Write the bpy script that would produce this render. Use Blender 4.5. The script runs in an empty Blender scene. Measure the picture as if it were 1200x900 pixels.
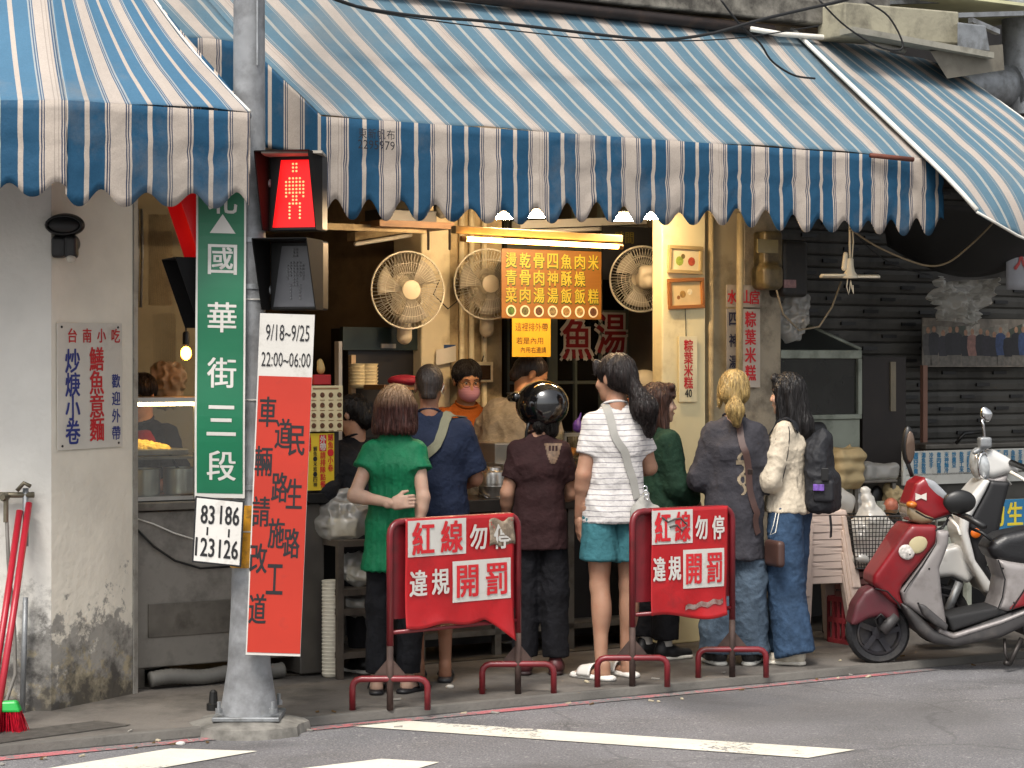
import bpy, math, random
import numpy as np
from mathutils import Vector as V, Matrix as M
from mathutils.bvhtree import BVHTree
random.seed(7)
RAD = math.radians
S = bpy.context.scene
COL = S.collection

# ------------------------------------------------------------------ camera
cd = bpy.data.cameras.new('camera'); cam = bpy.data.objects.new('camera', cd); COL.objects.link(cam)
cam.location = (0, 0, 1.6); cam.rotation_euler = (RAD(90), 0, 0)
cd.sensor_width = 36; cd.lens = 75; cd.shift_y = -20 / 1200; cd.clip_end = 3000; cd.clip_start = .1
S.camera = cam
# ------------------------------------------------------------------ overcast sky and soft sun
SUN_EL, SUN_AZ = 56, 200            # degrees; azimuth clockwise from +Y
w = bpy.data.worlds.new('World'); S.world = w; w.use_nodes = True
nt = w.node_tree; bg = nt.nodes['Background']
sky = nt.nodes.new('ShaderNodeTexSky'); sky.sky_type = 'NISHITA'; sky.sun_disc = False
sky.sun_elevation = RAD(SUN_EL); sky.sun_rotation = RAD(SUN_AZ)
sky.air_density = 1.0; sky.dust_density = 4.0; sky.ozone_density = 1.0
hs = nt.nodes.new('ShaderNodeHueSaturation'); hs.inputs['Saturation'].default_value = .22
nt.links.new(sky.outputs[0], hs.inputs['Color']); nt.links.new(hs.outputs[0], bg.inputs[0])
bg.inputs[1].default_value = .12
sl = bpy.data.lights.new('sun', 'SUN'); sl.energy = 1.5; sl.angle = RAD(16); sl.color = (1, .93, .84)
so = bpy.data.objects.new('sun', sl); COL.objects.link(so)
_d = V((math.sin(RAD(SUN_AZ)) * math.cos(RAD(SUN_EL)), math.cos(RAD(SUN_AZ)) * math.cos(RAD(SUN_EL)), math.sin(RAD(SUN_EL))))
so.rotation_euler = _d.to_track_quat('Z', 'Y').to_euler()
S.view_settings.view_transform = 'Standard'; S.view_settings.look = 'None'
S.view_settings.exposure = 0.95; S.view_settings.gamma = 1.0

# ------------------------------------------------------------------ places
# facade frame: s along the shop front, t inward, z up
FA = RAD(32)
U = V((math.cos(FA), math.sin(FA), 0)); N = V((math.sin(FA), -math.cos(FA), 0)); Z = V((0, 0, 1))
W0 = V((-1.84, 10.58, 0)); EYE = V((0, 0, 1.6))
def F(s, t, z): return W0 + U * s - N * t + Z * z
def ray(px, py): return V(((px - 600) / 2500, 1, -(py - 430) / 2500))
def P(px, py, d): return EYE + ray(px, py) * d
def G(px, py, z=0.0): return P(px, py, (1.6 - z) * 2500 / (py - 430))
def FP(px, py, t):
    r = ray(px, py); return EYE + r * ((W0.dot(N) - t) / r.dot(N))
def ST(px, py, t):
    p = FP(px, py, t); return (p - W0).dot(U), p.z
def lerp(a, b, k): return a + (b - a) * k

# ------------------------------------------------------------------ materials
def srgb(h):
    return tuple((c / 12.92 if c <= .04045 else ((c + .055) / 1.055) ** 2.4) for c in (int(h[i:i + 2], 16) / 255 for i in (0, 2, 4)))
MATS = {}
def mat(name, col=(.5, .5, .5), rough=.6, metal=0., var=.15, vs=7., bump=0., bs=60., dirt=None, emit=None, es=1., spec=.5, coat=0., sss=0., stretch=None, trans=0.):
    """plain worn surface: colour varied by noise, optional grime (amount, colour, scale) and fine relief"""
    if name in MATS: return MATS[name]
    if isinstance(col, str): col = srgb(col)
    m = bpy.data.materials.new(name); m.use_nodes = True; MATS[name] = m
    nt = m.node_tree; b = nt.nodes['Principled BSDF']; L = nt.links.new
    b.inputs['Roughness'].default_value = rough; b.inputs['Metallic'].default_value = metal
    b.inputs['Specular IOR Level'].default_value = spec; b.inputs['Coat Weight'].default_value = coat
    if sss: b.inputs['Subsurface Weight'].default_value = sss; b.inputs['Subsurface Radius'].default_value = (.01, .004, .002)
    if trans: b.inputs['Transmission Weight'].default_value = trans
    tc = nt.nodes.new('ShaderNodeTexCoord'); co = tc.outputs['Object']
    if stretch:
        mp = nt.nodes.new('ShaderNodeMapping'); mp.inputs['Scale'].default_value = stretch; L(co, mp.inputs[0]); co = mp.outputs[0]
    n = nt.nodes.new('ShaderNodeTexNoise'); n.inputs['Scale'].default_value = vs; n.inputs['Detail'].default_value = 6; L(co, n.inputs[0])
    r = nt.nodes.new('ShaderNodeValToRGB'); L(n.outputs[0], r.inputs[0])
    r.color_ramp.elements[0].position = .3; r.color_ramp.elements[1].position = .7
    r.color_ramp.elements[0].color = (*[c * (1 - var) for c in col], 1); r.color_ramp.elements[1].color = (*[min(1, c * (1 + var)) for c in col], 1)
    out = r.outputs[0]
    if dirt:
        a, dc, ds = dirt
        if isinstance(dc, str): dc = srgb(dc)
        n2 = nt.nodes.new('ShaderNodeTexNoise'); n2.inputs['Scale'].default_value = ds; n2.inputs['Detail'].default_value = 9; n2.inputs['Roughness'].default_value = .65; L(co, n2.inputs[0])
        r2 = nt.nodes.new('ShaderNodeValToRGB'); L(n2.outputs[0], r2.inputs[0])
        r2.color_ramp.elements[0].position = .62 - .3 * a; r2.color_ramp.elements[1].position = .75 - .2 * a
        mx = nt.nodes.new('ShaderNodeMix'); mx.data_type = 'RGBA'
        mu = nt.nodes.new('ShaderNodeMath'); mu.operation = 'MULTIPLY'; mu.inputs[1].default_value = min(1, .35 + a * .6); L(r2.outputs[0], mu.inputs[0])
        L(mu.outputs[0], mx.inputs[0]); L(out, mx.inputs[6]); mx.inputs[7].default_value = (*dc, 1); out = mx.outputs[2]
    L(out, b.inputs['Base Color'])
    if bump:
        n3 = nt.nodes.new('ShaderNodeTexNoise'); n3.inputs['Scale'].default_value = bs; n3.inputs['Detail'].default_value = 5; L(co, n3.inputs[0])
        bp = nt.nodes.new('ShaderNodeBump'); bp.inputs['Strength'].default_value = min(1, bump); bp.inputs['Distance'].default_value = .01
        L(n3.outputs[0], bp.inputs['Height']); L(bp.outputs[0], b.inputs['Normal'])
    if emit:
        if isinstance(emit, str): emit = srgb(emit)
        b.inputs['Emission Color'].default_value = (*emit, 1); b.inputs['Emission Strength'].default_value = es
    return m

def stripe_mat(name, blue, cream, navy, rough=.75, wear=.15, cream2=None, thin=None):
    """awning cloth: woven stripes along u (metres)"""
    m = bpy.data.materials.new(name); m.use_nodes = True; nt = m.node_tree; b = nt.nodes['Principled BSDF']; L = nt.links.new
    b.inputs['Roughness'].default_value = rough; b.inputs['Specular IOR Level'].default_value = .3
    uv = nt.nodes.new('ShaderNodeUVMap'); sp = nt.nodes.new('ShaderNodeSeparateXYZ'); L(uv.outputs[0], sp.inputs[0])
    d = nt.nodes.new('ShaderNodeMath'); d.operation = 'DIVIDE'; d.inputs[1].default_value = .243; L(sp.outputs[0], d.inputs[0])
    fr = nt.nodes.new('ShaderNodeMath'); fr.operation = 'FRACT'; L(d.outputs[0], fr.inputs[0])
    r = nt.nodes.new('ShaderNodeValToRGB'); L(fr.outputs[0], r.inputs[0]); cr = r.color_ramp; cr.interpolation = 'CONSTANT'
    c2 = cream2 or cream
    seq = [(0, cream), (.232, navy), (.252, c2), (.272, navy), (.292, c2), (.325, blue), (.585, thin or cream), (.662, blue), (.905, c2), (.93, navy), (.95, c2), (.97, navy), (.988, cream)]
    cr.elements[0].position = 0; cr.elements[0].color = (*cream, 1); cr.elements[1].position = seq[1][0]; cr.elements[1].color = (*navy, 1)
    for p, c in seq[2:]:
        e = cr.elements.new(p); e.color = (*c, 1)
    tc = nt.nodes.new('ShaderNodeTexCoord')
    n = nt.nodes.new('ShaderNodeTexNoise'); n.inputs['Scale'].default_value = 2.2; n.inputs['Detail'].default_value = 8; n.inputs['Roughness'].default_value = .7; L(tc.outputs['Object'], n.inputs[0])
    r2 = nt.nodes.new('ShaderNodeValToRGB'); L(n.outputs[0], r2.inputs[0]); r2.color_ramp.elements[0].position = .3; r2.color_ramp.elements[1].position = .75
    r2.color_ramp.elements[0].color = (1 - wear, 1 - wear, 1 - wear, 1); r2.color_ramp.elements[1].color = (1, 1, 1, 1)
    mx = nt.nodes.new('ShaderNodeMix'); mx.data_type = 'RGBA'; mx.blend_type = 'MULTIPLY'; mx.inputs[0].default_value = 1
    L(r.outputs[0], mx.inputs[6]); L(r2.outputs[0], mx.inputs[7])
    n4 = nt.nodes.new('ShaderNodeTexNoise'); n4.inputs['Scale'].default_value = 180; n4.inputs['Detail'].default_value = 3; L(tc.outputs['Object'], n4.inputs[0])
    r4 = nt.nodes.new('ShaderNodeValToRGB'); L(n4.outputs[0], r4.inputs[0]); r4.color_ramp.elements[0].position = .3; r4.color_ramp.elements[1].position = .7
    r4.color_ramp.elements[0].color = (.84, .84, .84, 1)
    mx2 = nt.nodes.new('ShaderNodeMix'); mx2.data_type = 'RGBA'; mx2.blend_type = 'MULTIPLY'; mx2.inputs[0].default_value = 1
    L(mx.outputs[2], mx2.inputs[6]); L(r4.outputs[0], mx2.inputs[7]); 
    n5 = nt.nodes.new('ShaderNodeTexNoise'); n5.inputs['Scale'].default_value = .9; n5.inputs['Detail'].default_value = 12; n5.inputs['Roughness'].default_value = .72; L(tc.outputs['Object'], n5.inputs[0])
    r5 = nt.nodes.new('ShaderNodeValToRGB'); L(n5.outputs[0], r5.inputs[0]); r5.color_ramp.elements[0].position = .52; r5.color_ramp.elements[1].position = .7; r5.color_ramp.elements[1].color = (.45, .45, .45, 1)
    mx3 = nt.nodes.new('ShaderNodeMix'); mx3.data_type = 'RGBA'; L(r5.outputs[0], mx3.inputs[0]); L(mx2.outputs[2], mx3.inputs[6]); mx3.inputs[7].default_value = (.2, .19, .17, 1)
    sd_ = nt.nodes.new('ShaderNodeMath'); sd_.operation = 'DIVIDE'; sd_.inputs[1].default_value = .243 * 4; L(sp.outputs[0], sd_.inputs[0]); sf_ = nt.nodes.new('ShaderNodeMath'); sf_.operation = 'FRACT'; L(sd_.outputs[0], sf_.inputs[0])
    rs = nt.nodes.new('ShaderNodeValToRGB'); L(sf_.outputs[0], rs.inputs[0]); rs.color_ramp.interpolation = 'CONSTANT'; rs.color_ramp.elements[0].color = (0, 0, 0, 1); rs.color_ramp.elements[1].position = .03; rs.color_ramp.elements[1].color = (.4, .4, .4, 1)
    for q, c_ in ((.034, 0), (.046, .4), (.05, 0)): e = rs.color_ramp.elements.new(q); e.color = (c_, c_, c_, 1)
    mx4 = nt.nodes.new('ShaderNodeMix'); mx4.data_type = 'RGBA'; L(rs.outputs[0], mx4.inputs[0]); L(mx3.outputs[2], mx4.inputs[6]); mx4.inputs[7].default_value = (.12, .1, .09, 1); L(mx4.outputs[2], b.inputs['Base Color'])
    n3 = nt.nodes.new('ShaderNodeTexNoise'); n3.inputs['Scale'].default_value = 14; n3.inputs['Detail'].default_value = 6; L(tc.outputs['Object'], n3.inputs[0])
    bp = nt.nodes.new('ShaderNodeBump'); bp.inputs['Strength'].default_value = .3; bp.inputs['Distance'].default_value = .02; L(n3.outputs[0], bp.inputs['Height']); L(bp.outputs[0], b.inputs['Normal'])
    return m

def glass_mat(name, tint=(.9, .95, .93), gloss=.12, rough=.05, milk=0., bump=0.):
    m = bpy.data.materials.new(name); m.use_nodes = True; nt = m.node_tree; L = nt.links.new
    for n in list(nt.nodes):
        if n.type != 'OUTPUT_MATERIAL': nt.nodes.remove(n)
    out = [n for n in nt.nodes if n.type == 'OUTPUT_MATERIAL'][0]
    t = nt.nodes.new('ShaderNodeBsdfTransparent'); t.inputs[0].default_value = (*tint, 1)
    g = nt.nodes.new('ShaderNodeBsdfGlossy'); g.inputs['Roughness'].default_value = rough
    mx = nt.nodes.new('ShaderNodeMixShader'); mx.inputs[0].default_value = gloss; L(t.outputs[0], mx.inputs[1]); L(g.outputs[0], mx.inputs[2]); o = mx.outputs[0]
    if milk:
        d = nt.nodes.new('ShaderNodeBsdfDiffuse'); d.inputs[0].default_value = (.75, .74, .7, 1)
        d2 = nt.nodes.new('ShaderNodeBsdfTranslucent'); d2.inputs[0].default_value = (.75, .74, .7, 1)
        a = nt.nodes.new('ShaderNodeMixShader'); a.inputs[0].default_value = .4; L(d.outputs[0], a.inputs[1]); L(d2.outputs[0], a.inputs[2])
        m2 = nt.nodes.new('ShaderNodeMixShader'); m2.inputs[0].default_value = milk; L(o, m2.inputs[1]); L(a.outputs[0], m2.inputs[2]); o = m2.outputs[0]
    if bump:
        tc = nt.nodes.new('ShaderNodeTexCoord'); n = nt.nodes.new('ShaderNodeTexVoronoi'); n.inputs['Scale'].default_value = 18; L(tc.outputs['Object'], n.inputs[0])
        bp = nt.nodes.new('ShaderNodeBump'); bp.inputs['Strength'].default_value = bump; bp.inputs['Distance'].default_value = .03; L(n.outputs[0], bp.inputs['Height']); L(bp.outputs[0], g.inputs['Normal'])
    L(o, out.inputs[0]); MATS[name] = m; return m

# ------------------------------------------------------------------ objects
def tag(o, label=None, cat=None, group=None, kind=None):
    for k, v in (('label', label), ('category', cat), ('group', group), ('kind', kind)):
        if v: o[k] = v
    return o
def thing(name, label, cat, loc=(0, 0, 0), group=None):
    o = bpy.data.objects.new(name, None); COL.objects.link(o); o.location = loc; o.empty_display_size = .1
    return tag(o, label, cat, group)
def link(name, me, parent=None, label=None, kind=None):
    o = bpy.data.objects.new(name, me); COL.objects.link(o)
    if parent is not None:
        o.parent = parent; o.matrix_parent_inverse = M.Translation(V(parent.location) * -1) if parent.type == 'EMPTY' else M()
    if label: o['label'] = label
    if kind: o['kind'] = kind
    return o
def copy_tree(o, parent=None):
    c = o.copy(); COL.objects.link(c)
    if parent is not None: c.parent = parent
    for ch in list(o.children): copy_tree(ch, c)
    return c

class MB:
    """collects faces, builds ONE mesh object"""
    def __init__(s): s.v = []; s.f = []; s.mi = []; s.uv = []; s.has_uv = False; s.marks = []
    def add(s, vs, fs, mi=0, uv=None):
        o = len(s.v); s.v += [tuple(v) for v in vs]; s.f += [tuple(i + o for i in f) for f in fs]; s.mi += [mi] * len(fs)
        if uv: s.has_uv = True; s.uv += [uv[i] for f in fs for i in f]
        else: s.uv += [(0, 0)] * sum(len(f) for f in fs)
        return s
    BF = [(0, 3, 2, 1), (4, 5, 6, 7), (0, 1, 5, 4), (1, 2, 6, 5), (2, 3, 7, 6), (3, 0, 4, 7)]
    def hexa(s, pts, mi=0): return s.add(pts, s.BF, mi)
    def box(s, c, sz, R=None, mi=0):
        c = V(c); h = V(sz) / 2
        ps = [V((x * h.x, y * h.y, z * h.z)) for z in (-1, 1) for x, y in ((-1, -1), (1, -1), (1, 1), (-1, 1))]
        return s.hexa([(R @ p if R else p) + c for p in ps], mi)
    def fbox(s, s0, s1, t0, t1, z0, z1, mi=0):
        return s.hexa([F(a, b, z) for z in (z0, z1) for a, b in ((s0, t0), (s1, t0), (s1, t1), (s0, t1))], mi)
    def tube(s, pts, r, n=8, mi=0, closed=False, flat=None):
        pts = [V(p) for p in pts]; k = len(pts); rr = r if isinstance(r, (list, tuple)) else [r] * k
        T = [(pts[(i + 1) % k] - pts[i - 1] if closed else pts[min(i + 1, k - 1)] - pts[max(i - 1, 0)]).normalized() for i in range(k)]
        a = T[0].orthogonal().normalized() if flat is None else (V(flat) - T[0] * V(flat).dot(T[0])).normalized()
        vs = []; fs = []
        for i in range(k):
            a = (a - T[i] * a.dot(T[i])).normalized(); b = T[i].cross(a)
            for j in range(n):
                an = 2 * math.pi * (j + .5) / n
                vs.append(pts[i] + (a * math.cos(an) + b * math.sin(an)) * rr[i])
        for i in range(k if closed else k - 1):
            for j in range(n):
                i2 = (i + 1) % k; fs.append((i * n + j, i * n + (j + 1) % n, i2 * n + (j + 1) % n, i2 * n + j))
        if not closed: fs += [tuple(range(n))[::-1], tuple(range((k - 1) * n, k * n))]
        return s.add(vs, fs, mi)
    def strip(s, pts, nrm, wd, th, mi=0):
        """flat band through pts; nrm = list of outward normals"""
        k = len(pts); vs = []; fs = []
        for i in range(k):
            T = (pts[min(i + 1, k - 1)] - pts[max(i - 1, 0)]).normalized(); n = nrm[i] if isinstance(nrm, list) else nrm
            b = T.cross(n).normalized() * wd / 2; q = n * th
            vs += [pts[i] - b, pts[i] + b, pts[i] + b + q, pts[i] - b + q]
        for i in range(k - 1):
            for j in range(4): fs.append((i * 4 + j, i * 4 + (j + 1) % 4, i * 4 + 4 + (j + 1) % 4, i * 4 + 4 + j))
        fs += [(3, 2, 1, 0), tuple((k - 1) * 4 + j for j in range(4))]
        return s.add(vs, fs, mi)
    def lathe(s, o, ax, prof, n=20, mi=0):
        o = V(o); ax = V(ax).normalized(); a = ax.orthogonal().normalized(); b = ax.cross(a); vs = []; fs = []
        for r, h in prof:
            for j in range(n):
                an = 2 * math.pi * j / n; vs.append(o + ax * h + (a * math.cos(an) + b * math.sin(an)) * max(r, 1e-4))
        k = len(prof)
        for i in range(k - 1):
            for j in range(n): fs.append((i * n + j, i * n + (j + 1) % n, (i + 1) * n + (j + 1) % n, (i + 1) * n + j))
        fs += [tuple(range(n))[::-1], tuple(range((k - 1) * n, k * n))]
        return s.add(vs, fs, mi)
    def ball(s, c, r, nu=14, nv=9, R=None, mi=0):
        r = V((r, r, r)) if not hasattr(r, '__len__') else V(r); c = V(c); vs = []; fs = []
        for j in range(nv + 1):
            th = math.pi * j / nv
            for i in range(nu):
                ph = 2 * math.pi * i / nu; p = V((r.x * math.sin(th) * math.cos(ph), r.y * math.sin(th) * math.sin(ph), r.z * math.cos(th)))
                vs.append((R @ p if R else p) + c)
        for j in range(nv):
            for i in range(nu): fs.append((j * nu + i, (j + 1) * nu + i, (j + 1) * nu + (i + 1) % nu, j * nu + (i + 1) % nu))
        return s.add(vs, fs, mi)
    def grid(s, fn, nu, nv, uv=None, mi=0):
        vs = [fn(i / nu, j / nv) for j in range(nv + 1) for i in range(nu + 1)]
        fs = [(j * (nu + 1) + i, j * (nu + 1) + i + 1, (j + 1) * (nu + 1) + i + 1, (j + 1) * (nu + 1) + i) for j in range(nv) for i in range(nu)]
        return s.add(vs, fs, mi, [uv(i / nu, j / nv) for j in range(nv + 1) for i in range(nu + 1)] if uv else None)
    def prism(s, bot, top, mi=0):
        n = len(bot); return s.add(list(bot) + list(top), [tuple(range(n))[::-1], tuple(range(n, 2 * n))] + [(i, (i + 1) % n, n + (i + 1) % n, n + i) for i in range(n)], mi)
    def build(s, name, mats, parent=None, smooth=False, bevel=0, solid=0, label=None, kind=None, cat=None, group=None):
        me = bpy.data.meshes.new(name); me.from_pydata(s.v, [], s.f)
        for m in (mats if isinstance(mats, (list, tuple)) else [mats]): me.materials.append(m)
        if any(s.mi): me.polygons.foreach_set('material_index', s.mi)
        if s.has_uv: me.uv_layers.new(name='UVMap').data.foreach_set('uv', [c for u in s.uv for c in u])
        if smooth:
            me.shade_smooth()
            if smooth is not True: me.set_sharp_from_angle(angle=RAD(smooth))
        o = link(name, me, parent, label, kind)
        if cat: tag(o, label, cat, group)
        if solid: md = o.modifiers.new('s', 'SOLIDIFY'); md.thickness = solid; md.offset = 0
        if bevel:
            md = o.modifiers.new('b', 'BEVEL'); md.width = bevel; md.segments = 2; md.limit_method = 'ANGLE'; md.angle_limit = RAD(40); md.harden_normals = False
        return o

def split(mb, name, mats, parent=None):
    """one object per written character"""
    ends = mb.marks[1:] + [len(mb.f)]
    for a, b in zip(mb.marks, ends):
        ids = sorted({i for f in mb.f[a:b] for i in f}); mp = {i: k for k, i in enumerate(ids)}
        MB().add([mb.v[i] for i in ids], [tuple(mp[i] for i in f) for f in mb.f[a:b]]).build(name, mats, parent)
# ------------------------------------------------------------------ lettering (glyph outlines turned into flat meshes)
GLY = {}
_tc = bpy.data.curves.new('t', 'FONT'); _to = bpy.data.objects.new('t', _tc); COL.objects.link(_to); _tc.resolution_u = 2
def glyph(txt, bold=0.):
    key = (txt, bold)
    if key not in GLY:
        _tc.body = txt; _tc.offset = bold
        dg = bpy.context.evaluated_depsgraph_get(); dg.update(); e = _to.evaluated_get(dg); me = e.to_mesh()
        vs = [(v.co.x, v.co.y) for v in me.vertices]; fs = [tuple(p.vertices) for p in me.polygons]; e.to_mesh_clear()
        xs = [v[0] for v in vs] or [0, 1]; ys = [v[1] for v in vs] or [0, 1]
        GLY[key] = (vs, fs, min(xs), max(xs), min(ys), max(ys))
    return GLY[key]
class Plane:
    """flat sheet frame: x right, y up (metres) on the sheet, h = height above it"""
    def __init__(s, o, ex, ey, bend=None):
        s.o = V(o); s.ex = V(ex).normalized(); s.ey = V(ey); s.ey = (s.ey - s.ex * s.ey.dot(s.ex)).normalized() if not bend == 'skew' else s.ey.normalized(); s.n = s.ex.cross(s.ey).normalized(); s.bend = bend if callable(bend) else None
    def p(s, x, y, h=0.): return s.o + s.ex * x + s.ey * y + s.n * (h + (s.bend(x, y) if s.bend else 0))
def write(mb, pl, txt, cx, cy, h, w=None, bold=.0, mi=0, up=.002, rot=0, thick=0):
    vs, fs, x0, x1, y0, y1 = glyph(txt)
    cjk = any(ord(c) > 0x2e80 for c in txt)
    k = h / (max(.92, y1 - y0) if cjk and len(txt) == 1 and w is None else (y1 - y0)); kx = w / (x1 - x0) if w else k
    mx, my = (x0 + x1) / 2, (y0 + y1) / 2
    mb.marks.append(len(mb.f)); B = bold * k
    for q, (ox, oy) in enumerate([(0, 0)] + ([(-B, -B * .6), (B, -B * .6), (-B, B * .6), (B, B * .6)] if bold else [])):   # heavier strokes: the outline laid down again slightly shifted
        mb.add([pl.p(cx + (x - mx) * kx + ox, cy + (y - my) * k + oy, up + q * .00012) for x, y in vs], fs, mi)
def column(mb, pl, txt, cx, y0, step, h, w=None, bold=0., mi=0, up=.002):
    for i, ch in enumerate(txt):
        if ch != ' ': write(mb, pl, ch, cx, y0 - i * step, h, w, bold, mi, up)
def card(mb, pl, x0, x1, y0, y1, th=.004, h=0., mi=0, n=1):
    """board lying on a Plane"""
    for j in range(n):
        a, b = lerp(y0, y1, j / n), lerp(y0, y1, (j + 1) / n)
        mb.hexa([pl.p(x, y, k) for k in (h, h + th) for x, y in ((x0, a), (x1, a), (x1, b), (x0, b))], mi)

# ------------------------------------------------------------------ smooth solids (distance fields meshed with surface nets)
def vnoise(p, seed=0):
    p = np.asarray(p, np.float32); i = np.floor(p).astype(np.int64); f = p - i; u = f * f * (3 - 2 * f); r = 0
    for dx in (0, 1):
        for dy in (0, 1):
            for dz in (0, 1):
                h = (i[:, 0] + dx) * 73856093 ^ (i[:, 1] + dy) * 19349663 ^ (i[:, 2] + dz) * 83492791 ^ (seed * 2654435761 & 0xffffff)
                h = (h * 1103515245 + 12345) & 0x7fffffff; h = ((h >> 7) ^ h) * 1103515245 & 0x7fffffff
                v = ((h >> 8) & 0xffff) / 32767.5 - 1
                r = r + v * (u[:, 0] if dx else 1 - u[:, 0]) * (u[:, 1] if dy else 1 - u[:, 1]) * (u[:, 2] if dz else 1 - u[:, 2])
    return r
def vnormals(v, f):
    n = np.zeros_like(v); fn = np.cross(v[f[:, 2]] - v[f[:, 0]], v[f[:, 3]] - v[f[:, 1]])
    for k in range(4): np.add.at(n, f[:, k], fn)
    return n / np.maximum(np.linalg.norm(n, axis=1, keepdims=True), 1e-9)
class SDF:
    def __init__(s, h=.008): s.h = h; s.P = []
    def _add(s, lo, hi, fn, k, op='u'): s.P.append((np.array(lo, float), np.array(hi, float), fn, k, op)); return s
    def cone(s, a, b, ra, rb, k=.02, q=None, fq=1., cap=False, op='u'):
        a = np.array(a, np.float32); b = np.array(b, np.float32); ab = b - a; L2 = max(float(ab @ ab), 1e-9); rm = max(ra, rb)
        qq = None if q is None else np.array(V(q).normalized(), np.float32)
        def fn(x, y, z):
            x, y, z = x - a[0], y - a[1], z - a[2]
            if qq is not None:
                e = (x * qq[0] + y * qq[1] + z * qq[2]) * (1 / fq - 1); x, y, z = x + e * qq[0], y + e * qq[1], z + e * qq[2]
            t = (x * ab[0] + y * ab[1] + z * ab[2]) / L2; tc = np.clip(t, 0, 1)
            d = np.sqrt((x - tc * ab[0]) ** 2 + (y - tc * ab[1]) ** 2 + (z - tc * ab[2]) ** 2) - (ra + (rb - ra) * tc)
            if fq < 1: d = d * fq
            if cap: d = np.maximum(d, (t - 1) * math.sqrt(L2))
            return d
        m = rm * max(1, fq)
        return s._add(np.minimum(a, b) - m, np.maximum(a, b) + m, fn, k, op)
    def ell(s, c, r, k=.02, R=None, op='u'):
        c = np.array(c, np.float32); r = np.array(r, np.float32); A = np.array(R.transposed() if R else M.Identity(3), np.float32)
        def fn(x, y, z):
            x, y, z = x - c[0], y - c[1], z - c[2]
            p = [A[i, 0] * x + A[i, 1] * y + A[i, 2] * z for i in range(3)]
            k0 = np.sqrt(sum((p[i] / r[i]) ** 2 for i in range(3))); k1 = np.sqrt(sum((p[i] / r[i] ** 2) ** 2 for i in range(3)))
            return k0 * (k0 - 1) / np.maximum(k1, 1e-6)
        m = float(r.max()); return s._add(c - m, c + m, fn, k, op)
    def rbox(s, c, hs, r, k=.02, R=None, op='u'):
        c = np.array(c, np.float32); A = np.array(R.transposed() if R else M.Identity(3), np.float32)
        def fn(x, y, z):
            x, y, z = x - c[0], y - c[1], z - c[2]
            p = [np.abs(A[i, 0] * x + A[i, 1] * y + A[i, 2] * z) - hs[i] + r for i in range(3)]
            return np.sqrt(sum(np.maximum(q, 0) ** 2 for q in p)) + np.minimum(np.maximum(np.maximum(p[0], p[1]), p[2]), 0) - r
        m = math.sqrt(sum(q * q for q in hs)); return s._add(c - m, c + m, fn, k, op)
    def poly(s, pts, w, r=.02, y=0., k=.02, op='u', taper=None):
        """outline in x,z extruded along y to half width w (taper(x,z) scales it), edges rounded by r"""
        pts = np.array(pts, np.float32); lo = pts.min(0); hi = pts.max(0)
        def fn(X, Y, Zz):
            x = X[:, 0, 0][:, None]; z = Zz[0, 0, :][None, :]; d = None; sg = np.ones((x.shape[0], z.shape[1]), np.float32); n = len(pts)
            for i in range(n):
                a, b = pts[i], pts[i - 1]; e = b - a; wx, wz = x - a[0], z - a[1]
                t = np.clip((wx * e[0] + wz * e[1]) / max(float(e @ e), 1e-9), 0, 1); q = (wx - e[0] * t) ** 2 + (wz - e[1] * t) ** 2
                d = q if d is None else np.minimum(d, q)
                c1 = z >= a[1]; c2 = z < b[1]; c3 = e[0] * wz > e[1] * wx
                sg = np.where((c1 & c2 & c3) | (~c1 & ~c2 & ~c3), -sg, sg)
            d2 = (sg * np.sqrt(d))[:, None, :] + r
            ww = w if taper is None else (w * taper(x, z))[:, None, :]
            dy = np.abs(Y - y) - ww + r
            return np.sqrt(np.maximum(d2, 0) ** 2 + np.maximum(dy, 0) ** 2) + np.minimum(np.maximum(d2, dy), 0) - r
        return s._add((lo[0], y - w, lo[1]), (hi[0], y + w, hi[1]), fn, k, op)
    def cut(s, o, n):
        """remove the side n points to"""
        o = np.array(o, np.float32); n = np.array(V(n).normalized(), np.float32)
        return s._add((-9, -9, -9), (9, 9, 9), lambda x, y, z: (x - o[0]) * n[0] + (y - o[1]) * n[1] + (z - o[2]) * n[2], 0, 'i')
    def mesh(s):
        h = s.h; us = [p for p in s.P if p[4] == 'u']
        lo = np.min([p[0] for p in us], 0) - 3 * h; hi = np.max([p[1] for p in us], 0) + 3 * h
        n = np.ceil((hi - lo) / h).astype(int) + 1; ax = [(lo[i] + h * np.arange(n[i])).astype(np.float32) for i in range(3)]
        D = np.full(n, 1., np.float32)
        for l, u, fn, k, op in s.P:
            m = k + 2.5 * h; i0 = np.maximum(np.floor((l - m - lo) / h).astype(int), 0); i1 = np.minimum(np.ceil((u + m - lo) / h).astype(int) + 1, n)
            if (i1 <= i0).any(): continue
            sl = tuple(slice(a, b) for a, b in zip(i0, i1))
            d = fn(ax[0][sl[0]][:, None, None], ax[1][sl[1]][None, :, None], ax[2][sl[2]][None, None, :]); c = D[sl]
            if op == 'u':
                if k > 0: e = np.clip(.5 + .5 * (d - c) / k, 0, 1); D[sl] = d + (c - d) * e - k * e * (1 - e)
                else: D[sl] = np.minimum(c, d)
            elif op == 's': D[sl] = np.maximum(c, -d)
            else: D[sl] = np.maximum(c, d)
        for a in range(3):
            i = [slice(None)] * 3; i[a] = 0; D[tuple(i)] = 1; i[a] = -1; D[tuple(i)] = 1
        sg = D < 0; c = np.zeros(tuple(n - 1), np.uint8)
        offs = [(x, y, z) for x in (0, 1) for y in (0, 1) for z in (0, 1)]
        for o in offs: c += sg[o[0]:n[0] - 1 + o[0], o[1]:n[1] - 1 + o[1], o[2]:n[2] - 1 + o[2]]
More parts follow.
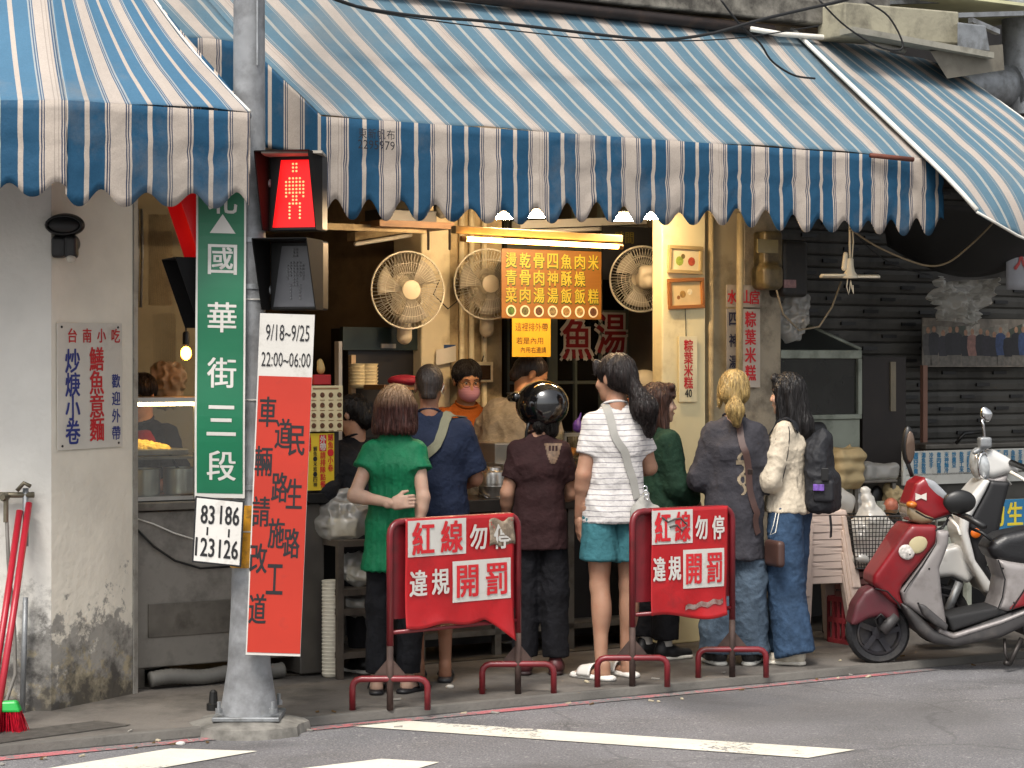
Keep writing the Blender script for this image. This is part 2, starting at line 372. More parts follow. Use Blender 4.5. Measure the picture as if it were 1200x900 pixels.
        act = np.argwhere((c > 0) & (c < 8)); idx = np.full(tuple(n - 1), -1, np.int64); idx[tuple(act.T)] = np.arange(len(act))
        acc = np.zeros((len(act), 3), np.float32); cnt = np.zeros(len(act), np.float32)
        cv = {o: D[act[:, 0] + o[0], act[:, 1] + o[1], act[:, 2] + o[2]] for o in offs}
        for o in offs:
            for a in range(3):
                if o[a]: continue
                o2 = list(o); o2[a] = 1; d0, d1 = cv[o], cv[tuple(o2)]; cr = (d0 < 0) != (d1 < 0)
                t = np.where(cr, d0 / np.where(cr, d0 - d1, 1), 0); p = np.array(o, np.float32) + 0 * acc; p[:, a] += t
                acc += np.where(cr[:, None], p, 0); cnt += cr
        v = (act + acc / cnt[:, None]) * h + lo
        fs = []
        for a in range(3):
            b, e = (a + 1) % 3, (a + 2) % 3
            i0 = [slice(0, m - 1) for m in n]; i1 = list(i0); i0[a] = slice(0, n[a] - 1); i1[a] = slice(1, n[a])
            for q in (b, e): i0[q] = i1[q] = slice(1, n[q] - 1)
            s0 = sg[tuple(i0)]; s1 = sg[tuple(i1)]; g = np.argwhere(s0 != s1)
            if not len(g): continue
            flip = s0[tuple(g.T)]; cell = g.copy(); cell[:, b] += 1; cell[:, e] += 1
            def ci(db, de): q = cell.copy(); q[:, b] -= db; q[:, e] -= de; return idx[tuple(q.T)]
            quad = np.stack([ci(1, 1), ci(0, 1), ci(0, 0), ci(1, 0)], 1); quad[~flip] = quad[~flip][:, ::-1]; fs.append(quad)
        return v.astype(np.float32), np.concatenate(fs)
def relax(v, f, n=1, k=.5):
    for _ in range(n):
        a = np.zeros_like(v); c = np.zeros(len(v), np.float32)
        for i in range(4):
            j = (i + 1) % 4; np.add.at(a, f[:, i], v[f[:, j]]); np.add.at(a, f[:, j], v[f[:, i]]); np.add.at(c, f[:, i], 1); np.add.at(c, f[:, j], 1)
        v = v + (a / c[:, None] - v) * k
    return v
def solid(sd, name, m, parent=None, disp=None, rel=1, label=None, extra=None, cols=None, kind=None):
    """mesh a distance field into one object; disp(v, n) returns offsets along the normal"""
    v, f = sd.mesh(); v = relax(v, f, rel)
    if disp is not None: n = vnormals(v, f); v = v + n * np.asarray(disp(v, n))[:, None]
    fl = f
    if extra:
        for v2, f2 in extra: fl = np.concatenate([fl, f2 + len(v)]); v = np.concatenate([v, v2])
    me = bpy.data.meshes.new(name); nf = len(fl)
    me.vertices.add(len(v)); me.vertices.foreach_set('co', v.astype(np.float32).ravel()); me.loops.add(nf * 4); me.loops.foreach_set('vertex_index', fl.astype(np.int32).ravel())
    me.polygons.add(nf); me.polygons.foreach_set('loop_start', np.arange(0, nf * 4, 4, dtype=np.int32)); me.update(calc_edges=True); me.validate()
    me.materials.append(m); me.shade_smooth()
    o = link(name, me, parent, label, kind); o['_'] = 0; del o['_']
    solid.last = (v, f); return o
def bvh(v, f): return BVHTree.FromPolygons([tuple(map(float, p)) for p in v], [tuple(map(int, q)) for q in f])
# ================================================================== ground, road, buildings
def wall_mat(name, col, base=.5, peel='8d8a84', grime='3b3835', zt=.75):
    """old painted plaster: peeling patches and rising grime with ragged outlines"""
    m = mat(name, col, .8, var=.1, vs=3, bump=.5, bs=22)
    nt = m.node_tree; L = nt.links.new; b = nt.nodes['Principled BSDF']; prev = b.inputs['Base Color'].links[0].from_socket
    g = nt.nodes.new('ShaderNodeNewGeometry'); sp = nt.nodes.new('ShaderNodeSeparateXYZ'); L(g.outputs['Position'], sp.inputs[0])
    def layer(prev, colr, sc, z0, z1, lo, hi, amt, seed):
        n = nt.nodes.new('ShaderNodeTexNoise'); n.noise_dimensions = '4D'; n.inputs['W'].default_value = seed; n.inputs['Scale'].default_value = sc; n.inputs['Detail'].default_value = 10; n.inputs['Roughness'].default_value = .7; L(g.outputs['Position'], n.inputs[0])
        mr = nt.nodes.new('ShaderNodeMapRange'); mr.inputs[1].default_value = z0; mr.inputs[2].default_value = z1; mr.inputs[3].default_value = .2; mr.inputs[4].default_value = -.22; L(sp.outputs[2], mr.inputs[0])
        ad = nt.nodes.new('ShaderNodeMath'); ad.operation = 'ADD'; L(n.outputs[0], ad.inputs[0]); L(mr.outputs[0], ad.inputs[1])
        r = nt.nodes.new('ShaderNodeValToRGB'); L(ad.outputs[0], r.inputs[0]); r.color_ramp.elements[0].position = lo; r.color_ramp.elements[1].position = hi
        r.color_ramp.elements[1].color = (amt, amt, amt, 1)
        mx = nt.nodes.new('ShaderNodeMix'); mx.data_type = 'RGBA'; L(r.outputs[0], mx.inputs[0]); L(prev, mx.inputs[6]); mx.inputs[7].default_value = (*srgb(colr), 1); return mx.outputs[2]
    o = layer(prev, peel, 5, .2, .9, .56, .6, .9, 1.); o = layer(o, 'a59a80', 9, .1, .7, .64, .68, .9, 4.); o = layer(o, grime, 7, 0, zt, .52, .7, .9, 8.); o = layer(o, '6e6c68', 1.3, -3, 4, .55, .8, .35, 12.)
    L(o, b.inputs['Base Color']); return m
PLASTER = wall_mat('old white plaster', 'e4ddce'); PLASTER_G = wall_mat('old grey plaster', 'd2cfc7', zt=1.1)
CONC = mat('dirty concrete', '84817a', .85, var=.3, vs=2.5, bump=.5, bs=25, dirt=(.7, '33302c', 4))
CONC_L = mat('pale concrete', '98937f', .8, var=.15, vs=4, bump=.4, bs=30, dirt=(.45, '4a463e', 6))
STEEL = mat('stainless steel', 'b8b5ae', .32, .9, var=.1, vs=12); STEEL_D = mat('dull stainless steel', '77726a', .42, .75, var=.2, vs=9, dirt=(.4, '4a443c', 6))
GALV = mat('galvanised steel', '8f9294', .5, .6, var=.2, vs=14, bump=.15, bs=60, dirt=(.4, '55534f', 8))
BLACK = mat('black plastic', '141414', .4, var=.2); DARK = mat('dark paint', '1d1a18', .6, var=.3, vs=5); CHROME = mat('chrome', 'd8d8d8', .12, 1.)
WHITE = mat('white plastic', 'd9d6cc', .4, var=.06); CREAM = mat('cream paint', 'ddd0ac', .6, var=.1, vs=5, bump=.1, dirt=(.35, '8e7446', 5))
CREAM_D = mat('grimy cream paint', 'b3a078', .65, var=.2, vs=4, bump=.2, dirt=(.55, '4e3d26', 4))
WOOD = mat('brown wood', '7a5734', .55, var=.25, vs=8, stretch=(1, 1, 8)); CABLE = mat('black cable', '151515', .55)
ORANGE_WOOD = mat('orange varnished wood', '8f5a25', .4, var=.2)

# asphalt
def asphalt(name, col, var, sc):
    m = mat(name, col, .85, var=var, vs=.9, bump=.9, bs=sc, dirt=(.35, '4c4a48', 1.6)); nt = m.node_tree; L = nt.links.new; b = nt.nodes['Principled BSDF']
    prev = b.inputs['Base Color'].links[0].from_socket; tc = nt.nodes.new('ShaderNodeTexCoord')
    for s, lo, hi, c in ((120, .56, .66, (.36, .35, .34)), (75, .58, .68, (.03, .03, .03)), (38, .64, .72, (.34, .33, .31)), (.55, .5, .62, (.085, .083, .082))):
        n = nt.nodes.new('ShaderNodeTexNoise'); n.inputs['Scale'].default_value = s; n.inputs['Detail'].default_value = 2; L(tc.outputs['Object'], n.inputs[0])
        r = nt.nodes.new('ShaderNodeValToRGB'); L(n.outputs[0], r.inputs[0]); r.color_ramp.elements[0].position = lo; r.color_ramp.elements[1].position = hi; r.color_ramp.elements[1].color = (.6, .6, .6, 1)
        mx = nt.nodes.new('ShaderNodeMix'); mx.data_type = 'RGBA'; L(r.outputs[0], mx.inputs[0]); L(prev, mx.inputs[6]); mx.inputs[7].default_value = (*c, 1); prev = mx.outputs[2]
    L(prev, b.inputs['Base Color']); 
    vw = nt.nodes.new('ShaderNodeTexNoise'); vw.inputs['Scale'].default_value = 3; vw.inputs['Detail'].default_value = 8; L(tc.outputs['Object'], vw.inputs[0])
    va = nt.nodes.new('ShaderNodeMix'); va.data_type = 'RGBA'; va.inputs[0].default_value = .25; L(tc.outputs['Object'], va.inputs[6]); L(vw.outputs[1], va.inputs[7])
    vo = nt.nodes.new('ShaderNodeTexVoronoi'); vo.feature = 'DISTANCE_TO_EDGE'; vo.inputs['Scale'].default_value = .75; L(va.outputs[2], vo.inputs[0])
    rc = nt.nodes.new('ShaderNodeValToRGB'); L(vo.outputs[0], rc.inputs[0]); rc.color_ramp.elements[0].position = .002; rc.color_ramp.elements[1].position = .009; rc.color_ramp.elements[0].color = (.3, .3, .3, 1); rc.color_ramp.elements[1].color = (0, 0, 0, 1)
    mc = nt.nodes.new('ShaderNodeMix'); mc.data_type = 'RGBA'; L(rc.outputs[0], mc.inputs[0]); L(prev, mc.inputs[6]); mc.inputs[7].default_value = (.03, .03, .03, 1)
    st = nt.nodes.new('ShaderNodeTexNoise'); st.inputs['Scale'].default_value = 1.1; st.inputs['Detail'].default_value = 7; st.inputs['Distortion'].default_value = .6; L(tc.outputs['Object'], st.inputs[0])
    r6 = nt.nodes.new('ShaderNodeValToRGB'); L(st.outputs[0], r6.inputs[0]); r6.color_ramp.elements[0].position = .56; r6.color_ramp.elements[1].position = .72; r6.color_ramp.elements[1].color = (.6, .6, .6, 1)
    m6 = nt.nodes.new('ShaderNodeMix'); m6.data_type = 'RGBA'; L(r6.outputs[0], m6.inputs[0]); L(mc.outputs[2], m6.inputs[6]); m6.inputs[7].default_value = (.055, .052, .05, 1); L(m6.outputs[2], b.inputs['Base Color']); return m
ASPH = asphalt('asphalt', '6b6a6c', .14, 70)
ZR = -.04
MB().add([(-400, -400, ZR), (400, -400, ZR), (400, 400, ZR), (-400, 400, ZR)], [(0, 1, 2, 3)]).build('road', ASPH, kind='structure')
RA, RB = G(0, 890, ZR), G(1095, 785, ZR); rd = (RB - RA).normalized(); rn = V((-rd.y, rd.x, 0))
FLOOR = mat('arcade floor', '66615b', .8, var=.25, vs=1.6, bump=.5, bs=50, dirt=(.55, '2d2a27', 2.2))
k0, k1 = RA + rd * -6 + rn * .10, RB + rd * 8 + rn * .10; k0.z = k1.z = 0
MB().prism([p + Z * (ZR - .05) for p in (k0, k1, k1 + rn * 9, k0 + rn * 9)], [k0, k1, k1 + rn * 9, k0 + rn * 9]).build('pavement', FLOOR, kind='structure', bevel=.012)
KERB = mat('kerb edge', '5d5a55', .85, var=.25, vs=4, bump=.5, bs=40)
e0, e1 = k0 + rn * .0, k1
MB().prism([p for p in (e0 - rn * .03 + Z * ZR, e1 - rn * .03 + Z * ZR, e1 + rn * .02 + Z * ZR, e0 + rn * .02 + Z * ZR)], [p for p in (e0 - rn * .015 + Z * .003, e1 - rn * .015 + Z * .003, e1 + rn * .02 + Z * .003, e0 + rn * .02 + Z * .003)]).build('kerb', KERB, kind='structure', bevel=.006)
def wornpaint(name, col, thr=.44):
    m = mat(name, col, .75, var=.1, vs=5, bump=.5, bs=70); nt = m.node_tree; L = nt.links.new; b = nt.nodes['Principled BSDF']
    tc = nt.nodes.new('ShaderNodeTexCoord'); n = nt.nodes.new('ShaderNodeTexNoise'); n.inputs['Scale'].default_value = 26; n.inputs['Detail'].default_value = 10; n.inputs['Roughness'].default_value = .8; L(tc.outputs['Object'], n.inputs[0])
    n1 = nt.nodes.new('ShaderNodeTexNoise'); n1.inputs['Scale'].default_value = 1.7; L(tc.outputs['Object'], n1.inputs[0])
    a = nt.nodes.new('ShaderNodeMath'); a.operation = 'ADD'; L(n.outputs[0], a.inputs[0]); m2 = nt.nodes.new('ShaderNodeMath'); m2.operation = 'MULTIPLY_ADD'; m2.inputs[1].default_value = .7; m2.inputs[2].default_value = -.35; L(n1.outputs[0], m2.inputs[0]); L(m2.outputs[0], a.inputs[1])
    r = nt.nodes.new('ShaderNodeValToRGB'); L(a.outputs[0], r.inputs[0]); r.color_ramp.elements[0].position = thr - .03; r.color_ramp.elements[1].position = thr + .03
    prev = b.inputs['Base Color'].links[0].from_socket
    mx = nt.nodes.new('ShaderNodeMix'); mx.data_type = 'RGBA'; L(r.outputs[0], mx.inputs[0]); mx.inputs[6].default_value = (*srgb('6f6d6c'), 1); L(prev, mx.inputs[7]); L(mx.outputs[2], b.inputs['Base Color']); return m
ROADW = wornpaint('worn white road paint', 'cfcbbd', .37); ROADR = wornpaint('worn red road paint', 'ad6468', .5)
def decal_poly(name, pts, m, z=ZR + .004):
    o = MB().add(pts, [tuple(range(len(pts)))]).build(name, m, kind='structure'); return o
a, b_ = RA + rd * -4, RB
decal_poly('red_kerb_line', [V((p.x, p.y, ZR + .004)) for p in (a - rn * .05, b_ - rn * .03, b_ + rn * .03, a + rn * .05)], ROADR)
for q in ([(400, 850), (469, 844), (1002, 878.5), (947, 888)], [(330, 903), (447, 889), (515, 893), (450, 912)], [(20, 906), (200, 877), (302, 880), (130, 910)]):
    decal_poly('road_marking', [G(x, y, ZR + .004) for x, y in q], ROADW)

# left corner building: street wall + pillar face
A, B = G(60, 833), G(156, 813)
MB().prism([V((-7, A.y, -.05)), A - Z * .05, A + V((.1, .5, -.05)), V((-7, 10.6, -.05))], [V((-7, A.y, 6)), A + Z * 6, A + V((.1, .5, 6)), V((-7, 10.6, 6))]).build('wall', PLASTER_G, cat='wall', label='grey peeling plaster wall at the left corner behind the red broom handles')
pd = (B - A).normalized(); pnm = V((pd.y, -pd.x, 0))
o = thing('pillar', 'white plaster pillar with a red and blue food sign and grime at its foot', 'pillar', A)
MB().prism([A - pnm * .0 - Z * .05, B - Z * .05, B - pnm * .45 - Z * .05, A - pnm * .45 - Z * .05], [A + Z * 6, B + Z * 6, B - pnm * .45 + Z * 6, A - pnm * .45 + Z * 6]).build('shaft', PLASTER, o, bevel=.006)
MB().prism([B + pnm * .006, B + pd * .03 + pnm * .006, B + pd * .03 - pnm * .1, B - pnm * .1], [q + Z * 2.9 for q in (B + pnm * .006, B + pd * .03 + pnm * .006, B + pd * .03 - pnm * .1, B - pnm * .1)]).build('corner_trim', mat('grey steel trim', 'a09d96', .5, .3, dirt=(.4, '5b554b', 9)), o)
# main building
MB().fbox(-.6, 4.98, .06, .45, 2.92, 6).build('facade_wall', CONC, cat='wall', label='dirty concrete upper wall above the long striped awning')
MB().fbox(4.98, 13, 1.5, 1.7, -.05, 6).build('rear_wall', DARK, cat='wall', label='dark wall high up behind the ducts at the right')
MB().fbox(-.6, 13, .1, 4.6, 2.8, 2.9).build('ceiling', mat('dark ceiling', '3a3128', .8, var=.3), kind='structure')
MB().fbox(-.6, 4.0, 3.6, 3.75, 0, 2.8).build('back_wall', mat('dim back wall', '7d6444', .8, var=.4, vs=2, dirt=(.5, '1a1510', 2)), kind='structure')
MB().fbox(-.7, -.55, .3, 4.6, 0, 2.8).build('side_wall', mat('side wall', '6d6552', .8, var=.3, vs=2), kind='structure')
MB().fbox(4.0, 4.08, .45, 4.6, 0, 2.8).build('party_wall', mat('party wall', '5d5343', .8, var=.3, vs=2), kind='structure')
MB().fbox(-.6, 13, .02, 4.6, .001, .006).build('shop_floor', mat('shop floor tiles', '4a443c', .5, var=.3, dirt=(.5, '25211c', 3)), kind='structure')
MB().fbox(.35, 1.3, 1.5, 1.6, 0, 2.8).build('partition_wall', mat('partition', '8a8064', .7, var=.2, vs=3, dirt=(.4, '4d4433', 3)), kind='structure')
MB().fbox(-.55, .35, 1.6, 1.7, 0, 2.8).build('kitchen_wall', mat('kitchen wall', 'd6ceb2', .7, var=.2, vs=3, dirt=(.4, '5d5440', 3)), kind='structure')
MB().fbox(13, 13.2, -3, 4.6, -.05, 6).build('far_wall', CONC, cat='wall', label='concrete wall closing the row far to the right')
# inner cream pillar (fans hang on it), with pipes
s0, s1 = ST(494, 300, 1.15)[0], ST(592, 300, 1.15)[0]
o = thing('pillar', 'grimy cream pillar inside the shop carrying two wall fans', 'pillar', F(s0, 1.15, 0))
MB().fbox(s0, s0 + .2, 1.15, 1.5, 0, 2.8).build('shaft', CREAM, o, bevel=.01)
MB().fbox(s0 + .2, s1, 1.19, 1.5, 0, 2.8).build('recessed_panel', CREAM_D, o)
for q in (.29, .36, .45): MB().tube([F(s0 + q, 1.17, 0), F(s0 + q, 1.17, 2.75)], .018, 8).build('pipe', CREAM, o, smooth=True)
# right cream pillar with sign
s0, s1 = ST(776, 350, .0)[0], ST(827, 350, .0)[0]
CREAM_B = mat('clean cream paint', 'e0d2a4', .5, var=.07, vs=3, dirt=(.2, 'a58d5c', 4))
MB().fbox(s0, s1, 0, .1, 0, 2.8).build('pillar', CREAM_B, cat='pillar', label='smooth cream pillar with two framed pictures and a price sign', bevel=.008)
s2, s3, s4 = ST(832, 350, .0)[0], ST(871, 350, 0)[0], ST(914, 350, 0)[0]
o = thing('pillar', 'worn beige pillar behind the blonde customer with meter boxes and conduit', 'pillar', F(s2, 0, 0))
BEIGE = mat('worn beige paint', '958a76', .7, var=.2, vs=3, bump=.3, dirt=(.55, '463d30', 5))
MB().fbox(s2, s3, .03, .14, 0, 2.8).build('shaft', mat('worn tan paint', 'a89a7c', .7, var=.12, vs=3, dirt=(.4, '6a5b40', 4)), o, bevel=.006)
MB().fbox(s3, s4, -.01, .45, 0, 2.8).build('shaft', BEIGE, o, bevel=.006)
MB().tube([F(s2 + .02, .02, 0), F(s2 + .02, .02, 2.78)], .02, 8).build('conduit', CREAM_D, o, smooth=True)
# window partition behind the menu, dark panes with a thin grey grid
SG = []
o = thing('partition_window', 'dark paned window wall behind the counter with big red characters', 'window', F(3, 1.55, 0))
FR = mat('grey green window frame', '5d6156', .5, var=.15)
xs = [ST(x, 440, 1.5)[0] for x in (594, 646, 673, 703, 733, 750, 784)]; zs = [.5, ST(700, 448, 1.5)[1], ST(700, 365, 1.5)[1], 2.36, 2.8]
PANE = mat('dark window pane', '0d0d0e', .12, var=.2, spec=.6)
for i in range(6):
    for j in range(4): MB().fbox(xs[i] + .012, xs[i + 1] - .012, 1.5, 1.506, (0 if j == 0 else zs[j - 1]) + .012, zs[j if j else 0] - .012 if j else zs[0] - .012).build('pane', PANE, o) if j else None
for i, x in enumerate(xs): MB().fbox(x - (.035 if i in (1, 5) else .009), x + (.035 if i in (1, 5) else .009), 1.48, 1.52, 0, 2.8).build('mullion', FR, o)
for z in zs: MB().fbox(xs[0], xs[-1], 1.485, 1.515, z - .01, z + .01).build('transom', FR, o)
MB().fbox(xs[0], xs[-1], 1.49, 1.51, 0, .49).build('lower_panel', DARK, o)
# shutter shop on the right: every slat its own piece
o = thing('roller_shutter', 'dark closed roller shutter behind the parked scooters', 'shutter', F(4.1, .62, 0))
SLAT = mat('dark shutter slat', '474540', .6, .15, var=.25, vs=4, dirt=(.4, '1f1d1a', 5)); pr = None
for i in range(26):
    z = .72 + i * .08; m = MB(); A1, A2 = 4.1, 8.2; prof = [(.612, 0), (.602, .01), (.598, .045), (.604, .072), (.612, .078)]
    m.grid(lambda u, v: F(lerp(A1, A2, u), prof[round(v * 4)][0], prof[round(v * 4)][1] + .72), 1, 4)
    if pr is None: pr = m.build('slat', SLAT, o); base_me = pr.data
    else: q = link('slat', base_me, o); q.location = (0, 0, i * .08)
m = MB(); rr = random.Random(3)
for i in range(26):
    for k in range(8): s_ = 4.2 + k * .5 + (i % 3) * .17 + rr.random() * .05; z = .72 + i * .08 + .03; m.fbox(s_, s_ + .12, .585, .6, z, z + .022)
m.build('vent_slots', BLACK, o, kind='stuff')
MB().fbox(4.1, 8.2, .6, .64, 0, .72).build('lower_panel', DARK, o)
# upper ledges, pipes and ducts above the awning (top right)
o = thing('concrete_ledge', 'pale stained concrete ledge above the right end of the awning', 'ledge', F(4.2, -.1, 3.7))
def px_bar(mb, a, b, t, w, h): # bar along two pixel points on plane t
    p, q = FP(*a, t), FP(*b, t); dv = (q - p); n = N; up = Z
    mb.hexa([p + n * x + up * y for x, y in ((0, 0), (w, 0))] and [p, q, q + n * -w, p + n * -w, p + up * h, q + up * h, q + up * h + n * -w, p + up * h + n * -w])
m = MB(); px_bar(m, (990, 42), (1124, 52), -.32, .25, .2); m.build('beam', CONC_L, o, bevel=.01)
m = MB(); px_bar(m, (600, -8), (1000, 32), -.12, .2, .14); m.build('stained_beam', mat('stained concrete', '77736a', .9, var=.35, vs=5, bump=.6, bs=20, dirt=(.8, '282521', 7)), o, bevel=.01)
m = MB(); px_bar(m, (1000, 38), (1165, 68), -.42, .12, .035); m.build('gutter_board', mat('pale board', '8f8c80', .6, dirt=(.4, '55524a', 8)), o)
m = MB(); m.prism([FP(x, y, -.4) for x, y in ((1122, 26), (1155, 30), (1160, 60), (1122, 58))], [FP(x, y, -.25) for x, y in ((1122, 26), (1155, 30), (1160, 60), (1122, 58))]); m.build('bracket', GALV, o, bevel=.008)
m = MB(); m.prism([FP(x, y, -.36) for x, y in ((1090, 60), (1175, 52), (1177, 82), (1110, 92))], [FP(x, y, .2) for x, y in ((1090, 60), (1175, 52), (1177, 82), (1110, 92))]); m.build('hood', mat('hood sheet', '6f6a5e', .6, dirt=(.4, '4a453c', 6)), o)
pipe = thing('drain_pipe', 'dark rusty pipe running along the top edge of the awning', 'pipe', F(2, -.05, 3.65))
MB().tube([FP(380, -25, -.08), FP(600, 2, -.08), FP(780, 22, -.08), FP(905, 36, -.08)], .035, 10).build('tube', mat('dark rusty pipe', '2c2523', .6, .3, dirt=(.4, '4b3a30', 9)), pipe, smooth=True)
MB().tube([FP(880, 34, -.12), FP(915, 40, -.12), FP(1010, 47, -.12), FP(1060, 60, -.12)], .016, 8).build('pale_tube', WHITE, pipe, smooth=True)
o = thing('exhaust_duct', 'grey spiral exhaust duct behind the right end of the awning', 'duct', F(6, .3, 3.4))
m = MB(); p, q = FP(1120, 106, .55), FP(1260, 96, .55); m.lathe(p, q - p, [(.15, 0)] + [(.15 if i % 2 else .153, (q - p).length * i / 12) for i in range(1, 13)], 20); m.build('duct_run', GALV, o, smooth=40)
m = MB(); p, q = FP(1198, 135, .5), FP(1196, -20, .5); m.lathe(p, q - p, [(.13, 0), (.13, (q - p).length)], 20); m.build('duct_riser', GALV, o, smooth=40)
m = MB(); m.lathe(FP(1180, 103, .53), FP(1195, 102, .53) - FP(1180, 103, .53), [(.165, 0), (.165, .03)], 20); m.build('flange', GALV, o, smooth=40)
o = thing('slotted_angle_rack', 'slotted steel angle frame with a pale roofing sheet at the top right', 'frame', FP(1140, 10, -.2))
m = MB(); px_bar(m, (1070, 22), (1200, 18), .1, .04, .03); m.build('rail', GALV, o)
m = MB(); px_bar(m, (1040, 5), (1115, 3), .3, .03, .025); m.build('rail', GALV, o)
m = MB(); px_bar(m, (1140, 26), (1172, 40), -.2, .04, .03); m.build('rail', GALV, o)
m = MB(); m.fbox(5.3, 6.6, .1, 1.2, FP(1140, 8, .3).z, FP(1140, 8, .3).z + .02); m.build('roofing_sheet', mat('yellowed roofing', 'c9c8a0', .5, var=.1), o)

# ================================================================== awnings
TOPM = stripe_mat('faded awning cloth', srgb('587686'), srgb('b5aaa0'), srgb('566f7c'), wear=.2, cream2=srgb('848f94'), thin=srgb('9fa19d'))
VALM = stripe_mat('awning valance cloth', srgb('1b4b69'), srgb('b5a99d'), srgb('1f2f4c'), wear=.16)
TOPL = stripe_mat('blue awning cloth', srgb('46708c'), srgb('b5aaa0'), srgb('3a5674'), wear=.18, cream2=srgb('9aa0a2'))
PER = .243 / .284
def wr(p, sc=3., amp=.01, seed=0): return amp * float(vnoise(np.array([[p.x * sc, p.y * sc, p.z * sc]]), seed)[0])
def scallop(s, per): c = .5 + .5 * math.cos(2 * math.pi * s / per); return c ** 1.25
VN = {}
def cloth_top(name, parent, fn, nu, nv, uvf, m, amp=.012):
    pts = np.array([fn(i / nu, j / nv) for j in range(nv + 1) for i in range(nu + 1)], np.float32)
    dz = amp * vnoise(pts * np.array([2.2, 2.2, .8]), 3) + amp * .35 * vnoise(pts * np.array([9, 9, 3]), 5)
    pts[:, 2] += dz; it = iter(pts.tolist()); mb = MB(); mb.grid(lambda u, v: next(it), nu, nv, uvf); return mb.build(name, m, parent, smooth=True, solid=.003)
def cloth_drop(name, parent, top, out, H, per, amp, length, uv0, m, fold=.011, seed=0, nv=10, ph=0., shade=None):
    """valance: top(x) gives the hem line for x metres along, out = outward direction"""
    nu = int(length / .012); rows = []
    X = np.array([length * i / nu for i in range(nu + 1)], np.float32)
    for j in range(nv + 1):
        for i in range(nu + 1):
            x = X[i]; hh = (H(x) if callable(H) else H) + .012 * math.sin(x * 2.3 + seed) + .006 * math.sin(x * 7.1 + seed) - amp * (1 + .22 * math.sin(x * 5.3 + seed * 2)) * scallop(x + ph + .012 * math.sin(x * 3.7 + seed), per); rows.append(V(top(x)) - Z * hh * (j / nv))
    P_ = np.array(rows, np.float32); j = np.repeat(np.arange(nv + 1), nu + 1) / nv; xx = np.tile(X, nv + 1); zz = j * .4
    w_ = fold * (j ** 1.3) * (vnoise(np.stack([xx * 3.1, zz * 1.5, 0 * xx], 1), seed) * 1.3 + .6 * vnoise(np.stack([xx * 12, zz * 4, 0 * xx], 1), seed + 1)) + .006 * vnoise(np.stack([xx * 7, zz * 16, 0 * xx], 1), seed + 2) * np.minimum(1, j * 5)
    w_ += .006 * np.exp(-((j - .42) / .05) ** 2) * (.6 + .4 * vnoise(np.stack([xx * 3, 0 * xx, 0 * xx], 1), seed + 4)) - .005 * np.exp(-((j - .5) / .04) ** 2)
    o3 = np.array(V(out)); P_ += w_[:, None] * o3[None, :]
    it = iter(P_.tolist()); mb = MB(); mb.grid(lambda u, v: next(it), nu, nv, lambda u, v: (uv0 + u * length * PER, v)); return mb.build(name, m, parent, smooth=True, solid=.003)
SF0, SF1, ZF, ZB = .54, 4.42, 2.787, 3.6
def main_pt(s, v):
    k = (s - SF0) / (SF1 - SF0); return F(s + lerp(-.34, -.10, k) * v, -.9 + .9 * v, lerp(ZF, ZB, v) - .018 * math.sin(math.pi * v) * (.5 + .5 * math.sin(s * 9) ** 2))
UV0 = -.595 * PER
aw = thing('awning', 'long blue and white striped awning over the serving counter', 'awning', F(2.3, -.45, 2.8))
cloth_top('canopy', aw, lambda u, v: main_pt(lerp(SF0, SF1, u), v), 150, 30, lambda u, v: (lerp(SF0, SF1, u) * PER + UV0, v), TOPM)
cloth_top('canopy', aw, lambda u, v: main_pt(lerp(-1.1, SF0, u), lerp(.5, 1, v)), 60, 16, lambda u, v: (lerp(-1.1, SF0, u) * PER + UV0, v), TOPM)
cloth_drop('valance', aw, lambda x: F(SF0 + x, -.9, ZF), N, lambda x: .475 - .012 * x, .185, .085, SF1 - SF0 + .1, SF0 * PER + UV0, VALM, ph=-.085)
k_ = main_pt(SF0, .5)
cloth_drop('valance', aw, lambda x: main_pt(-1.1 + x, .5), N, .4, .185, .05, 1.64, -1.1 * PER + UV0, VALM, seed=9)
def sidept(u, v):
    a = main_pt(SF0, .5 * (1 - u)); zb = ZF - .2 + .1 * (1 - u); return a + (V((a.x, a.y, zb)) - a) * v
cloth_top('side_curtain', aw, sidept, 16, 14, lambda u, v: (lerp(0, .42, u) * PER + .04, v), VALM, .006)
m = MB()
m.tube([F(SF0, -.875, ZF - .03), F(SF1 + .1, -.875, ZF - .03)], .014, 8); m.build('front_rail', GALV, aw, smooth=True)
for s_ in (.56, 2.3, 4.15):
    q = main_pt(s_, 1); MB().tube([F(s_, -.88, ZF - .08), q - Z * .12], .012, 8).build('arm', GALV, aw, smooth=True)
    MB().tube([F(s_, -.86, ZF - .08), F(s_, .05, ZF - .1)], .012, 8).build('strut', GALV, aw, smooth=True)
MB().tube([FP(1020, 182, -.93), FP(1070, 187, -.95)], .014, 8).build('rail_end', mat('rusty rail', '6b3b2c', .7, .2, dirt=(.4, '3a241c', 12)), aw, smooth=True)
pl = Plane(F(0, -.906, 0) + N * .012, U, Z)
sA, zA = ST(441, 157, -.92); sB, zB = ST(441, 170, -.92); m = MB()
for i, ch in enumerate('東新帆布'): write(m, pl, ch, sA - .075 + i * .051, zA, .05, .044, up=.004)
write(m, pl, '2295979', sB, zB, .043, .2, up=.004); split(m, 'character', mat('black print', '1c1c24', .8), aw)
